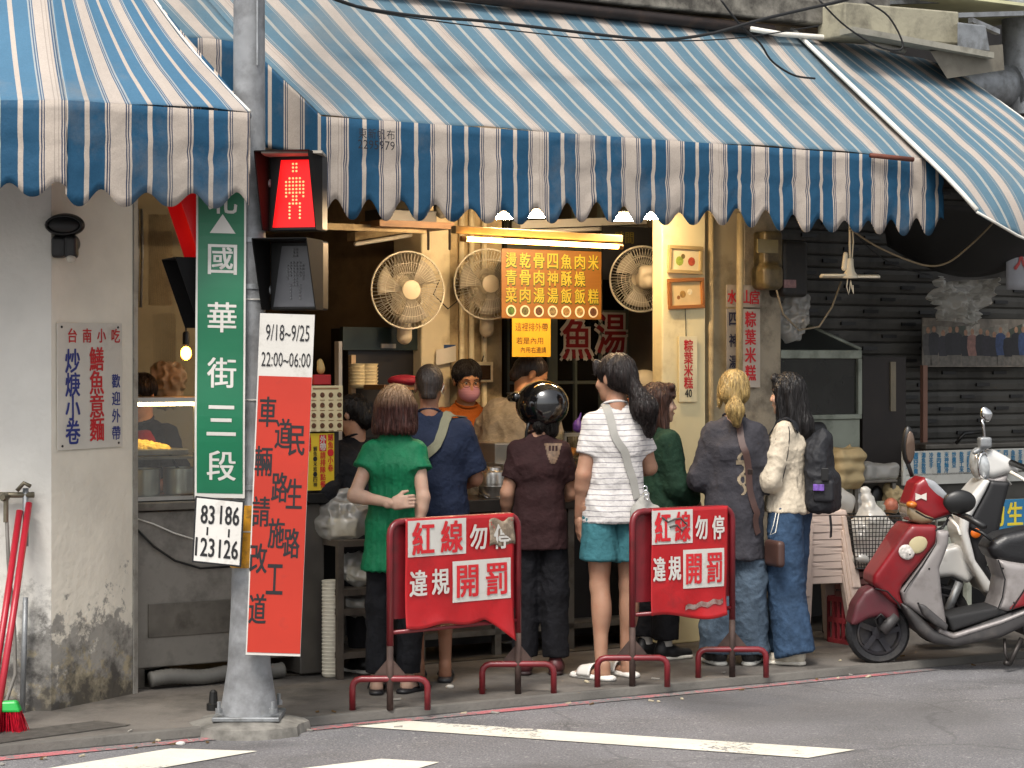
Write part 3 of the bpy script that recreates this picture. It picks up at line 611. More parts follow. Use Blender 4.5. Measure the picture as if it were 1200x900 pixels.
# right awning: longer, lifted sheet
def rt(u, v):
    lf = lerp(F(4.13, -.02, 3.61), FP(1150, 248, -1.3), v); rg = lerp(F(5.36, -.02, 3.5), F(5.95, -1.35, 2.3), v)
    p = lerp(lf, rg, u); e = max(0, v - .74) / .26; p += N * (-.14 * e * e * (.25 + .75 * min(1, u * 3))) ; p += Z * (.05 * math.sin(math.pi * min(1, v / .95)) * min(1, u * 2.5) - .10 * e * e * min(1, u * 3)); return p
ar = thing('awning', 'shorter striped awning lifted at the right edge above the scooters', 'awning', F(5, -.7, 2.8))
cloth_top('canopy', ar, rt, 90, 50, lambda u, v: (u * 1.45 * PER + .14, v), TOPM, .016)
MB().tube([rt(0, v / 12) + Z * .012 for v in range(13)], .014, 8).build('edge_pipe', WHITE, ar, smooth=True)
MB().tube([rt(1, v / 12) + Z * .004 for v in range(13)], .008, 8).build('edge_cord', WHITE, ar, smooth=True)
MB().tube([rt(u / 8, 1) for u in range(9)], .008, 8).build('front_cord', WHITE, ar, smooth=True)
# dark tarpaulin hanging under it
o = thing('tarpaulin', 'black tarpaulin sagging under the right awning', 'tarpaulin', F(5, -.2, 2.3))
def tarp(u, v):
    p = lerp(FP(1030, 235, -.55), FP(1215, 250, -.55), u); q = lerp(FP(1040, 290, .1), FP(1215, 300, .1), u); r_ = lerp(p, q, v); r_.z -= .16 * math.sin(math.pi * u) * v; return r_
cloth_top('sheet', o, tarp, 24, 12, lambda u, v: (u, v), mat('black tarpaulin', '060607', .6, var=.3), .01)
MB().grid(lambda u, v: lerp(lerp(FP(1105, 325, .15), FP(1185, 275, .15), u), lerp(FP(1108, 330, .15), FP(1185, 325, .15), u), v), 4, 2).build('grey_sheet', mat('grey sheet', '4a4845', .7), o, solid=.003)
# left awning: mitred round the corner
al = thing('awning', 'blue and white striped awning wrapping the corner at the upper left', 'awning', F(-.5, -.9, 2.8))
cR, cC = FP(293, 130, -1.36), FP(78, 121, -1.36); cC.z = cR.z = 2.72; cL = cC + V((-2.6, .05, 0)); bC = FP(60, -6, -.55); bC.z = 3.3
bR = FP(170, -20, -.35); bR.z = 3.42
def la(u, v): return lerp(lerp(cC, cR, u), lerp(bC, bR, u), v) - Z * .03 * math.sin(math.pi * v)
l1 = (cR - cC).length
cloth_top('canopy', al, la, 50, 26, lambda u, v: (u * l1 * PER + .075 + .0 * v, v), TOPL)
def lb(u, v): return lerp(lerp(cL, cC, u), lerp(bC + V((-2.6, 0, 0)), bC, u), v) - Z * .03 * math.sin(math.pi * v)
cloth_top('canopy', al, lb, 80, 26, lambda u, v: (u * 2.6 * PER - 2.6 * PER + .075, v), TOPL)
ud = (cR - cC).normalized(); on = V((ud.y, -ud.x, 0))
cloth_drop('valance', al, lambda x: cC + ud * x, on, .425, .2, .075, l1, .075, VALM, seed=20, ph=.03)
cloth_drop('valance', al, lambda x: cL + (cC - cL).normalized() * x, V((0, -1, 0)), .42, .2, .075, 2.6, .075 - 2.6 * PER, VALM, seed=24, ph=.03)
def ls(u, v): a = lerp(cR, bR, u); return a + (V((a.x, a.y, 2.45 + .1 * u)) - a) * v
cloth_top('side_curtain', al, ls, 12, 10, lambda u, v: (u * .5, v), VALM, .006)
MB().tube([cC + V((0, .02, -.012)), cR + V((0, .02, -.012))], .012, 8).build('front_rail', GALV, al, smooth=True)
MB().tube([la(1, v / 8) + Z * .006 for v in range(9)], .007, 6).build('edge_cord', WHITE, al, smooth=True)
# cables over the awning
def cable(name, label, pts, r=.006, m=None, n=28):
    out = []; k = len(pts)
    for i in range(n + 1):
        t = i / n * (k - 1); j = min(int(t), k - 2); f = t - j; p0, p1, p2, p3 = pts[max(j - 1, 0)], pts[j], pts[j + 1], pts[min(j + 2, k - 1)]
        out.append(.5 * ((2 * p1) + (p2 - p0) * f + (2 * p0 - 5 * p1 + 4 * p2 - p3) * f * f + (3 * p1 - p0 - 3 * p2 + p3) * f ** 3))
    return MB().tube(out, r, 6).build(name, m or CABLE, None, smooth=True, cat='cable', label=label)
cable('overhead_cable', 'thick black cable sagging across the top of the long awning', [FP(x, y, -.62) for x, y in ((370, -12), (420, 8), (500, 20), (560, 24), (630, 32), (760, 46), (830, 40), (895, 22), (990, 0), (1010, -8))], .009)
cable('overhead_cable', 'thin grey cable lying just under the thick one on the awning', [FP(x, y, -.58) for x, y in ((370, -8), (430, 12), (520, 26), (620, 38), (700, 46), (790, 48), (870, 44), (960, 30))], .004)
cable('overhead_cable', 'loose cable end curling down over the right part of the awning', [FP(x, y, -.6) for x, y in ((845, 0), (868, 30), (890, 50), (905, 72), (930, 88), (955, 92))], .006)
cable('overhead_cable', 'black cable looping down from the concrete ledge', [FP(x, y, -.5) for x, y in ((960, 0), (990, 30), (1030, 55), (1055, 58), (1056, 45), (1040, 18), (1015, 2))], .006)
# ================================================================== pole, signs, signals, barriers
RED = mat('red enamel', '6d161e', .4, var=.15, vs=12, dirt=(.35, '431a18', 9), coat=.2); RUST = mat('rusty steel', '4a3a34', .75, .3, var=.3, vs=12, dirt=(.5, '2a211e', 9))
INK = mat('black ink', '17171a', .6, var=.05); INKR = mat('red ink', 'c01f26', .6, var=.06); INKB = mat('blue ink', '27347f', .6, var=.06); INKW = mat('white ink', 'c4c1ba', .5, var=.05, dirt=(.16, '8d887c', 9), bump=.1, bs=15); INKY = mat('yellow ink', 'e8d23a', .5, var=.05)
PB = G(292, 846); PB = V((PB.x, PB.y, 0)); px0 = PB.x
pole = thing('street_pole', 'tall grey steel pole carrying the street sign and pedestrian signal', 'pole', PB)
MB().lathe(PB, Z, [(.135, .04), (.122, .1), (.098, .25), (.084, .5), (.077, .75), (.0735, .76), (.074, 2.2), (.068, 4.2), (.068, 5)], 24).build('shaft', mat('weathered grey pole', '8a8c8e', .55, .25, var=.2, vs=9, bump=.2, bs=40, dirt=(.5, '5f5f60', 7)), pole, smooth=35)
MB().box(PB + V((0, 0, .032)), (.3, .28, .02)).build('base_plate', GALV, pole, bevel=.004)
m = MB(); m.lathe(PB, Z, [(.27, -.05), (.258, .002), (.225, .01), (.18, .02), (.05, .022)], 18); m.v = [(x + .02 * math.sin(7 * math.atan2(y - PB.y, x - PB.x)) * (abs(x - PB.x) > .1), y, z) for x, y, z in m.v]; fo = m.build('footing', CONC, pole, smooth=40)
for i in range(4): MB().lathe(PB + V(((-1, 1, 1, -1)[i] * .12, (-1, -1, 1, 1)[i] * .12, .06)), Z, [(.018, 0), (.018, .02), (.009, .02), (.009, .05)], 6).build('bolt', GALV, pole)
MB().lathe(PB + V((-.005, 0, 0)), Z, [(.0815, .70), (.0775, .76), (.0765, .98)], 24).build('hazard_tape', None or mat('yellow hazard tape', 'd89a1c', .5, var=.2, dirt=(.5, '1b1815', 16)), pole, smooth=40)
for z in (1.95, 2.16, 1.05): MB().lathe(PB, Z, [(.079, z), (.079, z + .022)], 20).build('clamp_band', GALV, pole, smooth=40)
MB().box(PB + V((.045, -.068, 3.25)), (.008, .012, .6)).build('cable_duct', GALV, pole)
def bev(p): return V((p.x, PB.y + (p.y - PB.y), p.z))
# green street name sign + number plate
D1 = PB.y - .13
tl, tr, bl = P(230, 214, D1), P(290, 216, D1 + .02), P(228, 583, D1)
pl = Plane(tl, tr - tl, tl - bl, bend='skew'); pl.bend = lambda x, y: .012 * math.sin(y * 5.2) + .006 * math.sin(y * 11 + 1)
k = D1 / 2500; W_ = .221; H_ = (583 - 214) * k
o = thing('street_sign', 'tall green street name sign with white characters and number plate below', 'sign', P(260, 400, D1))
m = MB(); card(m, pl, 0, W_, -H_, 0, .004, n=24); m.build('back_plate', INKW, o)
m = MB(); card(m, pl, .009, W_ - .009, -H_ + .02, -.005, .001, h=.005, n=24); m.build('green_face', mat('green sign sheet', '116645', .35, var=.12, vs=3, spec=.5, dirt=(.15, '3d6a55', 6), bump=.12, bs=8), o)
m = MB(); cx = W_ * .53
for ch, y in (('北', 232), ('國', 303), ('華', 371), ('街', 436), ('三', 492), ('段', 545)): write(m, pl, ch, cx, -(y - 214) * k, .132 if ch != '北' else .13, .125, bold=.012, up=.0075)
split(m, 'character', INKW, o); a = -(263 - 214) * k; m = MB(); m.add([pl.p(cx - .057, a - .035, .0075), pl.p(cx + .057, a - .035, .0075), pl.p(cx, a + .05, .0075)], [(0, 1, 2)]); m.build('arrow', INKW, o)
pl2 = Plane(P(229, 581, D1 - .012), P(287, 587, D1) - P(229, 581, D1), P(229, 581, D1) - P(225, 657, D1), bend='skew')
np_ = o
m = MB(); card(m, pl2, 0, .22, -.295, 0, .004); m.build('number_plate_border', INK, np_, bevel=.002)
m = MB(); card(m, pl2, .008, .212, -.287, -.008, .001, h=.004); m.build('number_plate', mat('dirty white plate', 'cfccc6', .5, var=.08, dirt=(.25, '8d877c', 9)), np_)
m = MB()
for t, x, y, ww in (('83', .06, -.077, .06), ('186', .158, -.072, .084), ('123', .055, -.222, .084), ('126', .16, -.222, .084)): write(m, pl2, t, x, y, .082, ww, bold=.012, up=.007)
split(m, 'character', INK, np_); m = MB()
for x in (.062, .158): card(m, pl2, x - .004, x + .004, -.168, -.132, .0005, h=.0065)
m.build('dashes', INK, np_, kind='stuff')
# white and red road work banner
D2 = PB.y - .15
tl, tr, bl = P(305, 367, D2), P(369, 369, D2), P(288, 767, D2)
pl = Plane(tl, tr - tl, tl - bl, bend='skew'); k = D2 / 2500; W_ = (tr - tl).length; H_ = (tl - bl).length
o = thing('notice_banner', 'narrow red and white roadwork notice board tied upright to the pole', 'banner', P(325, 560, D2))
cut = -H_ * .183
m = MB(); card(m, pl, 0, W_, -H_, 0, .006, n=1); m.build('board', INKW, o)
m = MB(); card(m, pl, .006, W_ - .001, -H_ + .012, cut, .001, h=.007); m.build('red_panel', mat('fluorescent red sheet', 'b02a15', .55, var=.09, vs=3, bump=.12, bs=6, dirt=(.12, '8a2a22', 12)), o)
m = MB(); write(m, pl, '9/18~9/25', W_ * .52, cut * .30, .072, W_ * .8, up=.009); write(m, pl, '22:00~06:00', W_ * .51, cut * .73, .064, W_ * .9, up=.009)
def at(px, py, wpx, ch): 
    y = -(py - 368) * k; write(m, pl, ch, (px - (305 - 17 * (py - 367) / 400)) * k, y, .132, wpx * 1.06 * k, bold=.012, up=.009)
for i, ch in enumerate('民生路'): at((348, 345, 342)[i], (516, 578, 636)[i], 17, ch)
for i, ch in enumerate('道路施工'): at((332, 328, 324, 322)[i], (508, 571, 625, 679)[i], 17.5, ch)
for i, ch in enumerate('車輛請改道'): at((314, 309, 306, 303, 302)[i], (483, 541, 600, 655, 714)[i], 18.5, ch)
split(m, 'character', INK, o)
for z_ in (.86, 1.45, 1.9): MB().lathe(V((PB.x, PB.y, 0)), Z, [(.0795, z_), (.0795, z_ + .006)], 20).build('cable_tie', INKW, o, smooth=40)
# pedestrian signals
LEDR = mat('lit red lamp', '8a0a0a', .3, emit='f00408', es=.75); LEDH = mat('lit led dots', 'ff9070', .4, emit='ff5a38', es=3.5)
LEDG = mat('unlit lamp lens', '606165', .28, var=.2)
def signal(o, dirr, lit, zc):
    """one aspect: box, cowl visor and lens with a standing figure of dots"""
    f = V(dirr).normalized(); r = V((-f.y, f.x, 0)); c = o
    R = M((r, -f, Z)).transposed()
    def L(x, y, z): return c + r * x + f * y + Z * z
    return L, R
def aspect(root, c, f, hw, hh, lit, vis=.2, lens=None, vm=None):
    f = V(f).normalized(); r = V((-f.y, f.x, 0)).normalized(); L = lambda x, y, z: c + r * x + f * y + Z * z
    m = MB(); m.hexa([L(x, y, z) for z in (-hh, hh) for x, y in ((-hw, -.09), (hw, -.09), (hw, 0), (-hw, 0))]); m.build('signal_body', BLACK, root, bevel=.008)
    m = MB(); q = .8
    for A_, B_ in (((-hw, hh), (hw, hh)), ((-hw, -hh), (-hw, hh)), ((hw, hh), (hw, -hh))):
        top = A_[1] == B_[1]; y0 = vis if top else vis
        def depth(z): return vis * (.45 + .55 * (z + hh) / (2 * hh))
        pts = [L(A_[0], .0, A_[1]), L(B_[0], .0, B_[1]), L(B_[0], depth(B_[1]), B_[1]), L(A_[0], depth(A_[1]), A_[1])]
        m.add(pts, [(0, 1, 2, 3)])
    m.build('visor', vm or mat('black visor', '0b0a0a', .7, spec=.2), root, solid=.004)
    m = MB(); m.hexa([L(x * kk, y, z) for z, kk in ((-hh * .9, 1), (hh * .86, .62)) for x, y in ((-hw * .84, .002), (hw * .84, .002), (hw * .84, .006), (-hw * .84, .006))]); m.build('lens', lens or (LEDR if lit else LEDG), root)
    m = MB(); fig = ['..XX..', '..XX..', '..XX..', '......', '.XXXX.', 'XXXXXX', 'XXXXXX', 'XXXXXX', 'XXXXXX', 'X.XX.X', '..XX..', '.XXXX.', '.X..X.', '.X..X.', '.X..X.', '.X..X.']
    st = 2 * hh * .8 / 17
    for j, row in enumerate(fig):
        for i, ch in enumerate(row):
            if ch == 'X':
                m.ball(L((i - 2.5) * st * 1.0 * -1, .008, (8 - j) * st), .0052, 6, 4)
    m.build('figure_dots', LEDH if lit else mat('unlit dots', '77787a', .4), root, kind='stuff')
DS = PB.y - .02
o = thing('pedestrian_signal', 'pedestrian signal facing the street with its red standing figure lit', 'traffic light', P(350, 280, DS))
aspect(o, P(346, 226, DS), (-.22, -1, 0), .125, .172, True, .2); aspect(o, P(347, 323, DS), (-.22, -1, 0), .125, .155, False, .24)
MB().box(P(346, 182, DS) + V((0, -.06, 0)), (.27, .2, .012)).build('cap', mat('weathered cap', '9c958a', .6, dirt=(.4, '5a5148', 9)), o)
MB().tube([P(318, 215, DS + .03), P(300, 215, DS + .06)], .02, 8).build('bracket', GALV, o, smooth=True)
MB().tube([P(318, 340, DS + .03), P(300, 340, DS + .06)], .02, 8).build('bracket', GALV, o, smooth=True)
o = thing('pedestrian_signal', 'second pedestrian signal seen edge on behind the green sign with glowing red visor', 'traffic light', P(235, 290, DS))
c = P(248, 262, DS + .1)
REDV = mat('red visor with painted glow', '9a1016', .4, emit='ff1010', es=.06)  # lens light put into the visor itself as faint emission
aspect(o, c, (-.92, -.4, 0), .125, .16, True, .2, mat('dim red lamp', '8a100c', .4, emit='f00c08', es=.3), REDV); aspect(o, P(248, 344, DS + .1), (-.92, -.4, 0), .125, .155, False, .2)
# barriers
def vinyl(nm): return mat(nm, 'a8141a', .33, var=.14, vs=5, bump=.45, bs=9, coat=.2, dirt=(.2, '6a1a1c', 7))
VIN = vinyl('red vinyl')
def barrier(pL, pR, lab, torn):
    d = (pR - pL); Wd = d.length; ex = d.normalized(); n = V((ex.y, -ex.x, 0)); c = (pL + pR) / 2; H = .875
    o = thing('barrier', lab, 'barrier', c, 'red no stopping barriers')
    R_ = .06; pts = [pL + Z * .0]
    pts += [pL + Z * .3, pL + Z * (H - R_)] + [pL + ex * (R_ - R_ * math.cos(a)) + Z * (H - R_ + R_ * math.sin(a)) for a in (.4, .8, 1.2, 1.57)]
    pts += [pR - ex * (R_ - R_ * math.cos(a)) + Z * (H - R_ + R_ * math.sin(a)) for a in (1.57, 1.2, .8, .4)] + [pR + Z * (H - R_), pR + Z * .3]
    MB().tube(pts[1:], .0165, 12).build('frame', RED, o, smooth=True)
    for p in (pL, pR):
        MB().tube([p, p + Z * .31], .016, 10).build('post', RUST, o, smooth=True)
        h = V((1, .02, 0)).normalized(); Wf = .175; zf = .145; q = p
        pp = [q - h * Wf, q - h * Wf + Z * (zf - .04)] + [q - h * (Wf - .04 + .04 * math.cos(a)) + Z * (zf - .04 + .04 * math.sin(a)) for a in (.5, 1, 1.57)]
        pp += [q + h * (Wf - .04 + .04 * math.cos(a)) + Z * (zf - .04 + .04 * math.sin(a)) for a in (1.57, 1, .5)] + [q + h * Wf + Z * (zf - .04), q + h * Wf]
        MB().tube(pp, .0155, 10).build('foot', RED, o, smooth=True)
        m = MB()
        for sg in (-1, 1): m.prism([q + h * sg * .01 + Z * .13, q + h * sg * .085 + Z * .15, q + h * sg * .01 + Z * .24], [v + V((0, .006, 0)) for v in (q + h * sg * .01 + Z * .13, q + h * sg * .085 + Z * .15, q + h * sg * .01 + Z * .24)])
        m.build('gusset', RUST, o)
    MB().tube([pL + Z * .36, pR + Z * .36], .011, 8).build('rail', RED, o, smooth=True)
    m = MB(); q = [pL + ex * .01 + n * -.012, pR - ex * .01 + n * -.012]; m.prism([q[0] + Z * .42, q[1] + Z * .42, q[1] + n * .004 + Z * .42, q[0] + n * .004 + Z * .42], [q[0] + Z * .86, q[1] + Z * .86, q[1] + n * .004 + Z * .86, q[0] + n * .004 + Z * .86]); m.build('panel', RED, o)
    # vinyl sheet hanging over the frame
    x0, x1 = (.075 if torn else .095), Wd - (.045 if torn else .055); zt = H + .012; z1 = .30 if torn else .335
    def vh(x, z):
        e = float(vnoise(np.array([[x * 7, z * 7, (5. if torn else 9.)]]))[0]) * .003; low = max(0, (.47 - z)) / .17
        return .022 + e + low * (.012 * math.sin(x * 31) * .6 + .03 * low * (.5 + .5 * math.sin(x * 9 + (0 if torn else 2))))
    def sheet(u, v):
        bot = z1
        if torn: bot += (.075 if u < .74 else .075 - .1 * (u - .74) / .26) - .02 * math.sin(u * 14) * .4; 
        else: bot += .02 * math.sin(u * 5 + 1)
        x = lerp(x0, x1, u) + (.012 * (1 - v) if not torn else -.004 * v); z = lerp(zt, bot, v) - (.0 if not torn else 0)
        return pL + ex * x + Z * z + n * vh(x, z)
    m = MB(); m.grid(sheet, 48, 30); sh = m.build('vinyl_sheet', VIN, o, smooth=True, solid=.002)
    plv = Plane(pL, ex, Z); plv.bend = lambda x, y: vh(x, y) + .002
    sx = x1 - x0; fw = sx / .6; m = MB()
    wb = lambda a, b, c_, d_: m.grid(lambda u, v: plv.p(x0 + sx * lerp(a, b, u), lerp(c_, d_, v), .002), 24, 14)
    Hs = zt - .46; yy = lambda f: zt - f * Hs
    wb(.015, .545, yy(.42), yy(.02)); wb(.42, .965, yy(.96), yy(.50)); m.build('white_panel', INKW, o, smooth=True)
    m = MB()
    for t, x in (('紅', .15), ('線', .41)): write(m, plv, t, x0 + sx * x, yy(.22), .150, .115 * fw, bold=.022, up=.006)
    for t, x in (('開', .555), ('罰', .825)): write(m, plv, t, x0 + sx * x, yy(.73), .15, .115 * fw, bold=.02, up=.006)
    split(m, 'character', INKR, o)
    m = MB()
    for t, x, y in (('勿', .655, .24), ('停', .88, .25)): write(m, plv, t, x0 + sx * x, yy(y), .118, .092 * fw, bold=.022, up=.006)
    for t, x in (('違', .105, ), ('規', .305)): write(m, plv, t, x0 + sx * x, yy(.71), .12, .09 * fw, bold=.022, up=.006)
    split(m, 'character', INKW, o)
    if torn:
        m = MB(); m.grid(lambda u, v: plv.p(x0 + sx * lerp(.76, 1.0, u), yy(lerp(.36, .06, v)) + .01 * math.sin(u * 9), .004 + .006 * math.sin(u * 7 + v * 5)), 10, 8); m.build('peeled_sticker', mat('torn sticker', '8e7f6c', .6, var=.4, vs=30, dirt=(.6, '3d2a20', 20)), o, smooth=True, solid=.001)
    else:
        m = MB(); m.grid(lambda u, v: plv.p(x0 + sx * lerp(.45, .95, u), yy(lerp(1.22, 1.16, v) - .06 * u) + .006 * math.sin(u * 19), .004), 14, 3); m.build('scuff', mat('scuffed vinyl', '6a4038', .8, var=.5, vs=30, dirt=(.7, '9a8b84', 25)), o)
        m = MB(); m.tube([plv.p(x0 + sx * x, yy(y), .006) for x, y in ((.14, .1), (.22, .16), (.3, .13), (.38, .12), (.46, .2), (.4, .27), (.33, .2), (.24, .22))], .005, 6); m.build('torn_strip', mat('torn dark strip', '4a4743', .7), o)
    return o
barrier(G(457, 832), G(607, 813), 'left red barrier with a torn brown sticker on its banner', True)
barrier(G(741, 805), G(858, 794), 'right red barrier with a scuffed crumpled lower banner', False)
# floodlight, left wall sign
pw = pnm; 
def OnP(px, py, h=0.):  # point on the pillar face
    r = ray(px, py); k = (A - EYE).dot(pnm) / r.dot(pnm); return EYE + r * k + pnm * h
o = thing('security_light', 'black motion sensor floodlight on the white pillar under the awning', 'lamp', OnP(77, 285))
c = OnP(77, 266) + V((.02, -.11, 0)); Ri = M.Identity(3)
sd = SDF(.005); sd.ell(c, (.092, .05, .05)); sd.ell(c + V((0, .02, .006)), (.08, .06, .05)); sd.cut(c + V((0, -.034, 0)), V((0, -1, -.15))); solid(sd, 'lamp_head', BLACK, o)
MB().ball(c + V((0, -.033, 0)), (.066, .01, .032)).build('lens', mat('floodlight glass', '7d7b76', .15, spec=.9, var=.3, vs=40), o, smooth=True)
MB().tube([c + V((.082 * math.cos(a), -.034, .042 * math.sin(a))) for a in [i * .314 for i in range(20)]], .006, 6, closed=True).build('lens_rim', BLACK, o, smooth=True)
sd = SDF(.005); sd.rbox(c + V((-.035, .03, -.1)), (.028, .04, .05), .014); sd.rbox(c + V((.03, .0, -.1)), (.03, .035, .055), .02); sd.cone(c + V((-.03, .03, -.02)), c + V((-.03, .04, -.07)), .022, .022); sd.cone(c + V((.0, .05, -.08)), c + V((0, .1, -.08)), .05, .05); solid(sd, 'sensor_body', BLACK, o)
MB().ball(c + V((.032, -.02, -.155)), (.024, .02, .02)).build('sensor_lens', mat('sensor lens', 'b8b2a4', .3), o, smooth=True)
tl, tr, bl = OnP(65, 378, .006), OnP(141, 379, .006), OnP(68, 528, .006)
pl = Plane(tl, tr - tl, tl - bl); W_ = (tr - tl).length; H_ = (tl - bl).length; kx = W_ / 76; ky = H_ / 150
o = thing('food_sign', 'white board with red and blue characters on the left pillar', 'sign', tl)
m = MB(); card(m, pl, 0, W_, -H_, 0, .004); m.build('board', mat('off white board', 'cfcac0', .5, var=.06, dirt=(.2, '8d877a', 5)), o, bevel=.001)
m = MB(); mb = MB()
for i, ch in enumerate('台南小吃'): write(m, pl, ch, (17 + i * 17) * kx, -15 * ky, .066, .06, bold=.02, up=.006)
for i, ch in enumerate('鱔魚意麵'): write(m, pl, ch, 45 * kx, -(43 + i * 28) * ky, .112, .1, bold=.02, up=.006)
for i, ch in enumerate('炒焿小卷'): write(mb, pl, ch, 17 * kx, -(45 + i * 28) * ky, .112, .1, bold=.02, up=.006)
for i, ch in enumerate('歡迎外帶'): write(mb, pl, ch, 68 * kx, -(70 + i * 21) * ky, .066, .06, bold=.015, up=.006)
split(m, 'character', INKR, o); split(mb, 'character', INKB, o)
m = MB()
for x, y in ((5, 5), (71, 5), (5, 145), (71, 145)): m.lathe(pl.p(x * kx, -y * ky, .004), pl.n, [(.006, 0), (.006, .003)], 8)
m.build('screws', INK, o, kind='stuff')
# brooms, tap, drain at the left
def broom(a, b, lab):
    o = thing('broom', lab, 'broom', b); MB().tube([a, lerp(a, b, .5) + V((.004, 0, 0)), b], .016, 10).build('handle', mat('red broom handle', 'a01c2c', .35, var=.12), o, smooth=True); return o
dw = A.y - .06
broom(P(34, 590, dw), G(-6, 862) * 1 + V((0, 0, .02)), 'red broom handle leaning further right against the grey wall')
broom(P(23, 599, dw), G(-16, 862) + V((0, 0, .02)), 'red broom handle leaning further left against the grey wall')
o = thing('broom', 'green topped broom head with red bristles on the ground at the left edge', 'broom', G(10, 856))
c = G(8, 858); m = MB(); m.hexa([c + V(p) for p in ((-.09, -.03, .09), (.065, -.03, .09), (.065, .03, .09), (-.09, .03, .09), (-.07, -.02, .135), (.045, -.02, .14), (.045, .02, .14), (-.07, .02, .135))]); m.build('head', mat('green plastic', '1e9e3f', .4), o, bevel=.01)
m = MB(); rr = random.Random(5)
for i in range(260):
    x, y = rr.uniform(-.085, .06), rr.uniform(-.025, .025); q = c + V((x, y, .092)); e = c + V((x * 1.25 + rr.uniform(-.01, .01) + .008, y * 1.6 + rr.uniform(-.01, .01), .004)); m.tube([q, e], .0022, 3)
m.build('bristles', mat('red bristles', 'b3122a', .5, var=.3, vs=60), o, kind='stuff')
o = thing('water_tap', 'brass wall tap and grey pipes with a hose on the grey wall', 'tap', P(15, 580, dw))
BR = mat('tarnished brass', '77705f', .45, .7, dirt=(.4, '3d382e', 15))
y = A.y - .05
MB().tube([P(-20, 580, y), P(40, 580, y)], .014, 10).build('supply_pipe', BR, o, smooth=True)
MB().tube([P(30, 572, y), P(30, 640, y)], .014, 10).build('down_pipe', GALV, o, smooth=True)
m = MB(); m.lathe(P(7, 582, y) , V((0, -1, 0)), [(.02, 0), (.02, .05), (.012, .07)], 10); m.tube([P(7, 585, y - .04), P(7, 612, y - .04)], .012, 8); m.build('spout', BR, o, smooth=40)
m = MB(); m.tube([P(20, 575, y - .03), P(28, 566, y - .03), P(36, 570, y - .03)], .01, 8); m.build('lever', BR, o, smooth=True)
MB().tube([P(8, 612, y - .04), P(10, 660, y - .04), P(17, 740, y - .03), P(18, 790, y - .05), P(8, 820, y - .08), P(-10, 836, y - .1)], .009, 8).build('hose', mat('grey hose', '6e6a64', .5), o, smooth=True)
MB().tube([P(30, 700, y), P(28, 770, y), P(26, 838, y)], .013, 8).build('waste_pipe', GALV, o, smooth=True)
# drain grate
q = [G(-40, 864), G(112, 846), G(150, 851), G(-10, 873)]; o = thing('drain_grate', 'dark iron drain grate set in the pavement at lower left', 'grate', q[0])
IRON = mat('dark iron', '5c5853', .7, .4, var=.3, vs=20)
MB().prism([p - Z * .01 for p in q], [p + Z * .001 for p in q]).build('tray', mat('drain shadow', '0c0b0a', .9), o)  # near-black sheet stands in for the shade below the bars
for i in range(13):
    a, b = lerp(q[0], q[3], (i + .5) / 13), lerp(q[1], q[2], (i + .5) / 13); d = (q[3] - q[0]).normalized() * .006
    MB().prism([a - d + Z * .0015, b - d + Z * .0015, b + d + Z * .0015, a + d + Z * .0015], [a - d + Z * .006, b - d + Z * .006, b + d + Z * .006, a + d + Z * .006]).build('bar', IRON, o)
for a, b in ((q[0], q[3]), (q[1], q[2])):
    d = (q[1] - q[0]).normalized() * .012; MB().prism([a - d + Z * .004, b - d + Z * .004, b + d + Z * .004, a + d + Z * .004], [a - d + Z * .007, b - d + Z * .007, b + d + Z * .007, a + d + Z * .007]).build('rim', IRON, o)
o = thing('rubber_bollard_stub', 'small black rubber stub standing beside the pole footing', 'stub', G(250, 832))
MB().lathe(G(250, 832), Z, [(.032, 0), (.032, .03), (.022, .035), (.018, .085), (.008, .095)], 14).build('stub', BLACK, o, smooth=35)
# small litter
for i, (x, y) in enumerate(((526, 806), (210, 873))):
    c = G(x, y) if y < 850 else G(x, y, ZR); sd = SDF(.003); sd.ell(c + Z * .006, (.018, .012, .006)); sd.ell(c + V((.012, .004, .006)), (.01, .012, .005)); ob = solid(sd, 'litter_scrap', INKW); tag(ob, ('white scrap lying on the pavement behind the left barrier', 'white scrap of paper on the asphalt near the red line')[i], 'litter')
# pale low kerb slab at lower edge of the counters is part of the floor
rr = random.Random(8); m = MB()
for i in range(90):
    q = lerp(k0, k1, rr.uniform(.28, .8)) + rn * rr.gauss(-.02, .14); zz = .003 if (q - k0).dot(rn) > .02 else ZR + .003
    if abs((q - k0).dot(rn)) < .03: continue
    a_ = rr.uniform(0, 3.14); d_ = V((math.cos(a_), math.sin(a_), 0)); e_ = V((-d_.y, d_.x, 0)); L_, w_ = rr.choice(((.014, .004), (.01, .007), (.02, .008), (.006, .006))); q.z = zz
    m.hexa([q + d_ * x * L_ + e_ * y * w_ + Z * (h_ + (.004 if x > 0 and h_ else 0)) for h_ in (0, .004) for x, y in ((-1, -1), (1, -1), (1, 1), (-1, 1))], i % 3)
m.build('litter', [mat('dry leaf', '5a4426', .8, var=.3), mat('cigarette end', 'b3a78e', .8), mat('grey grit', '8a867f', .9)], None, kind='stuff')
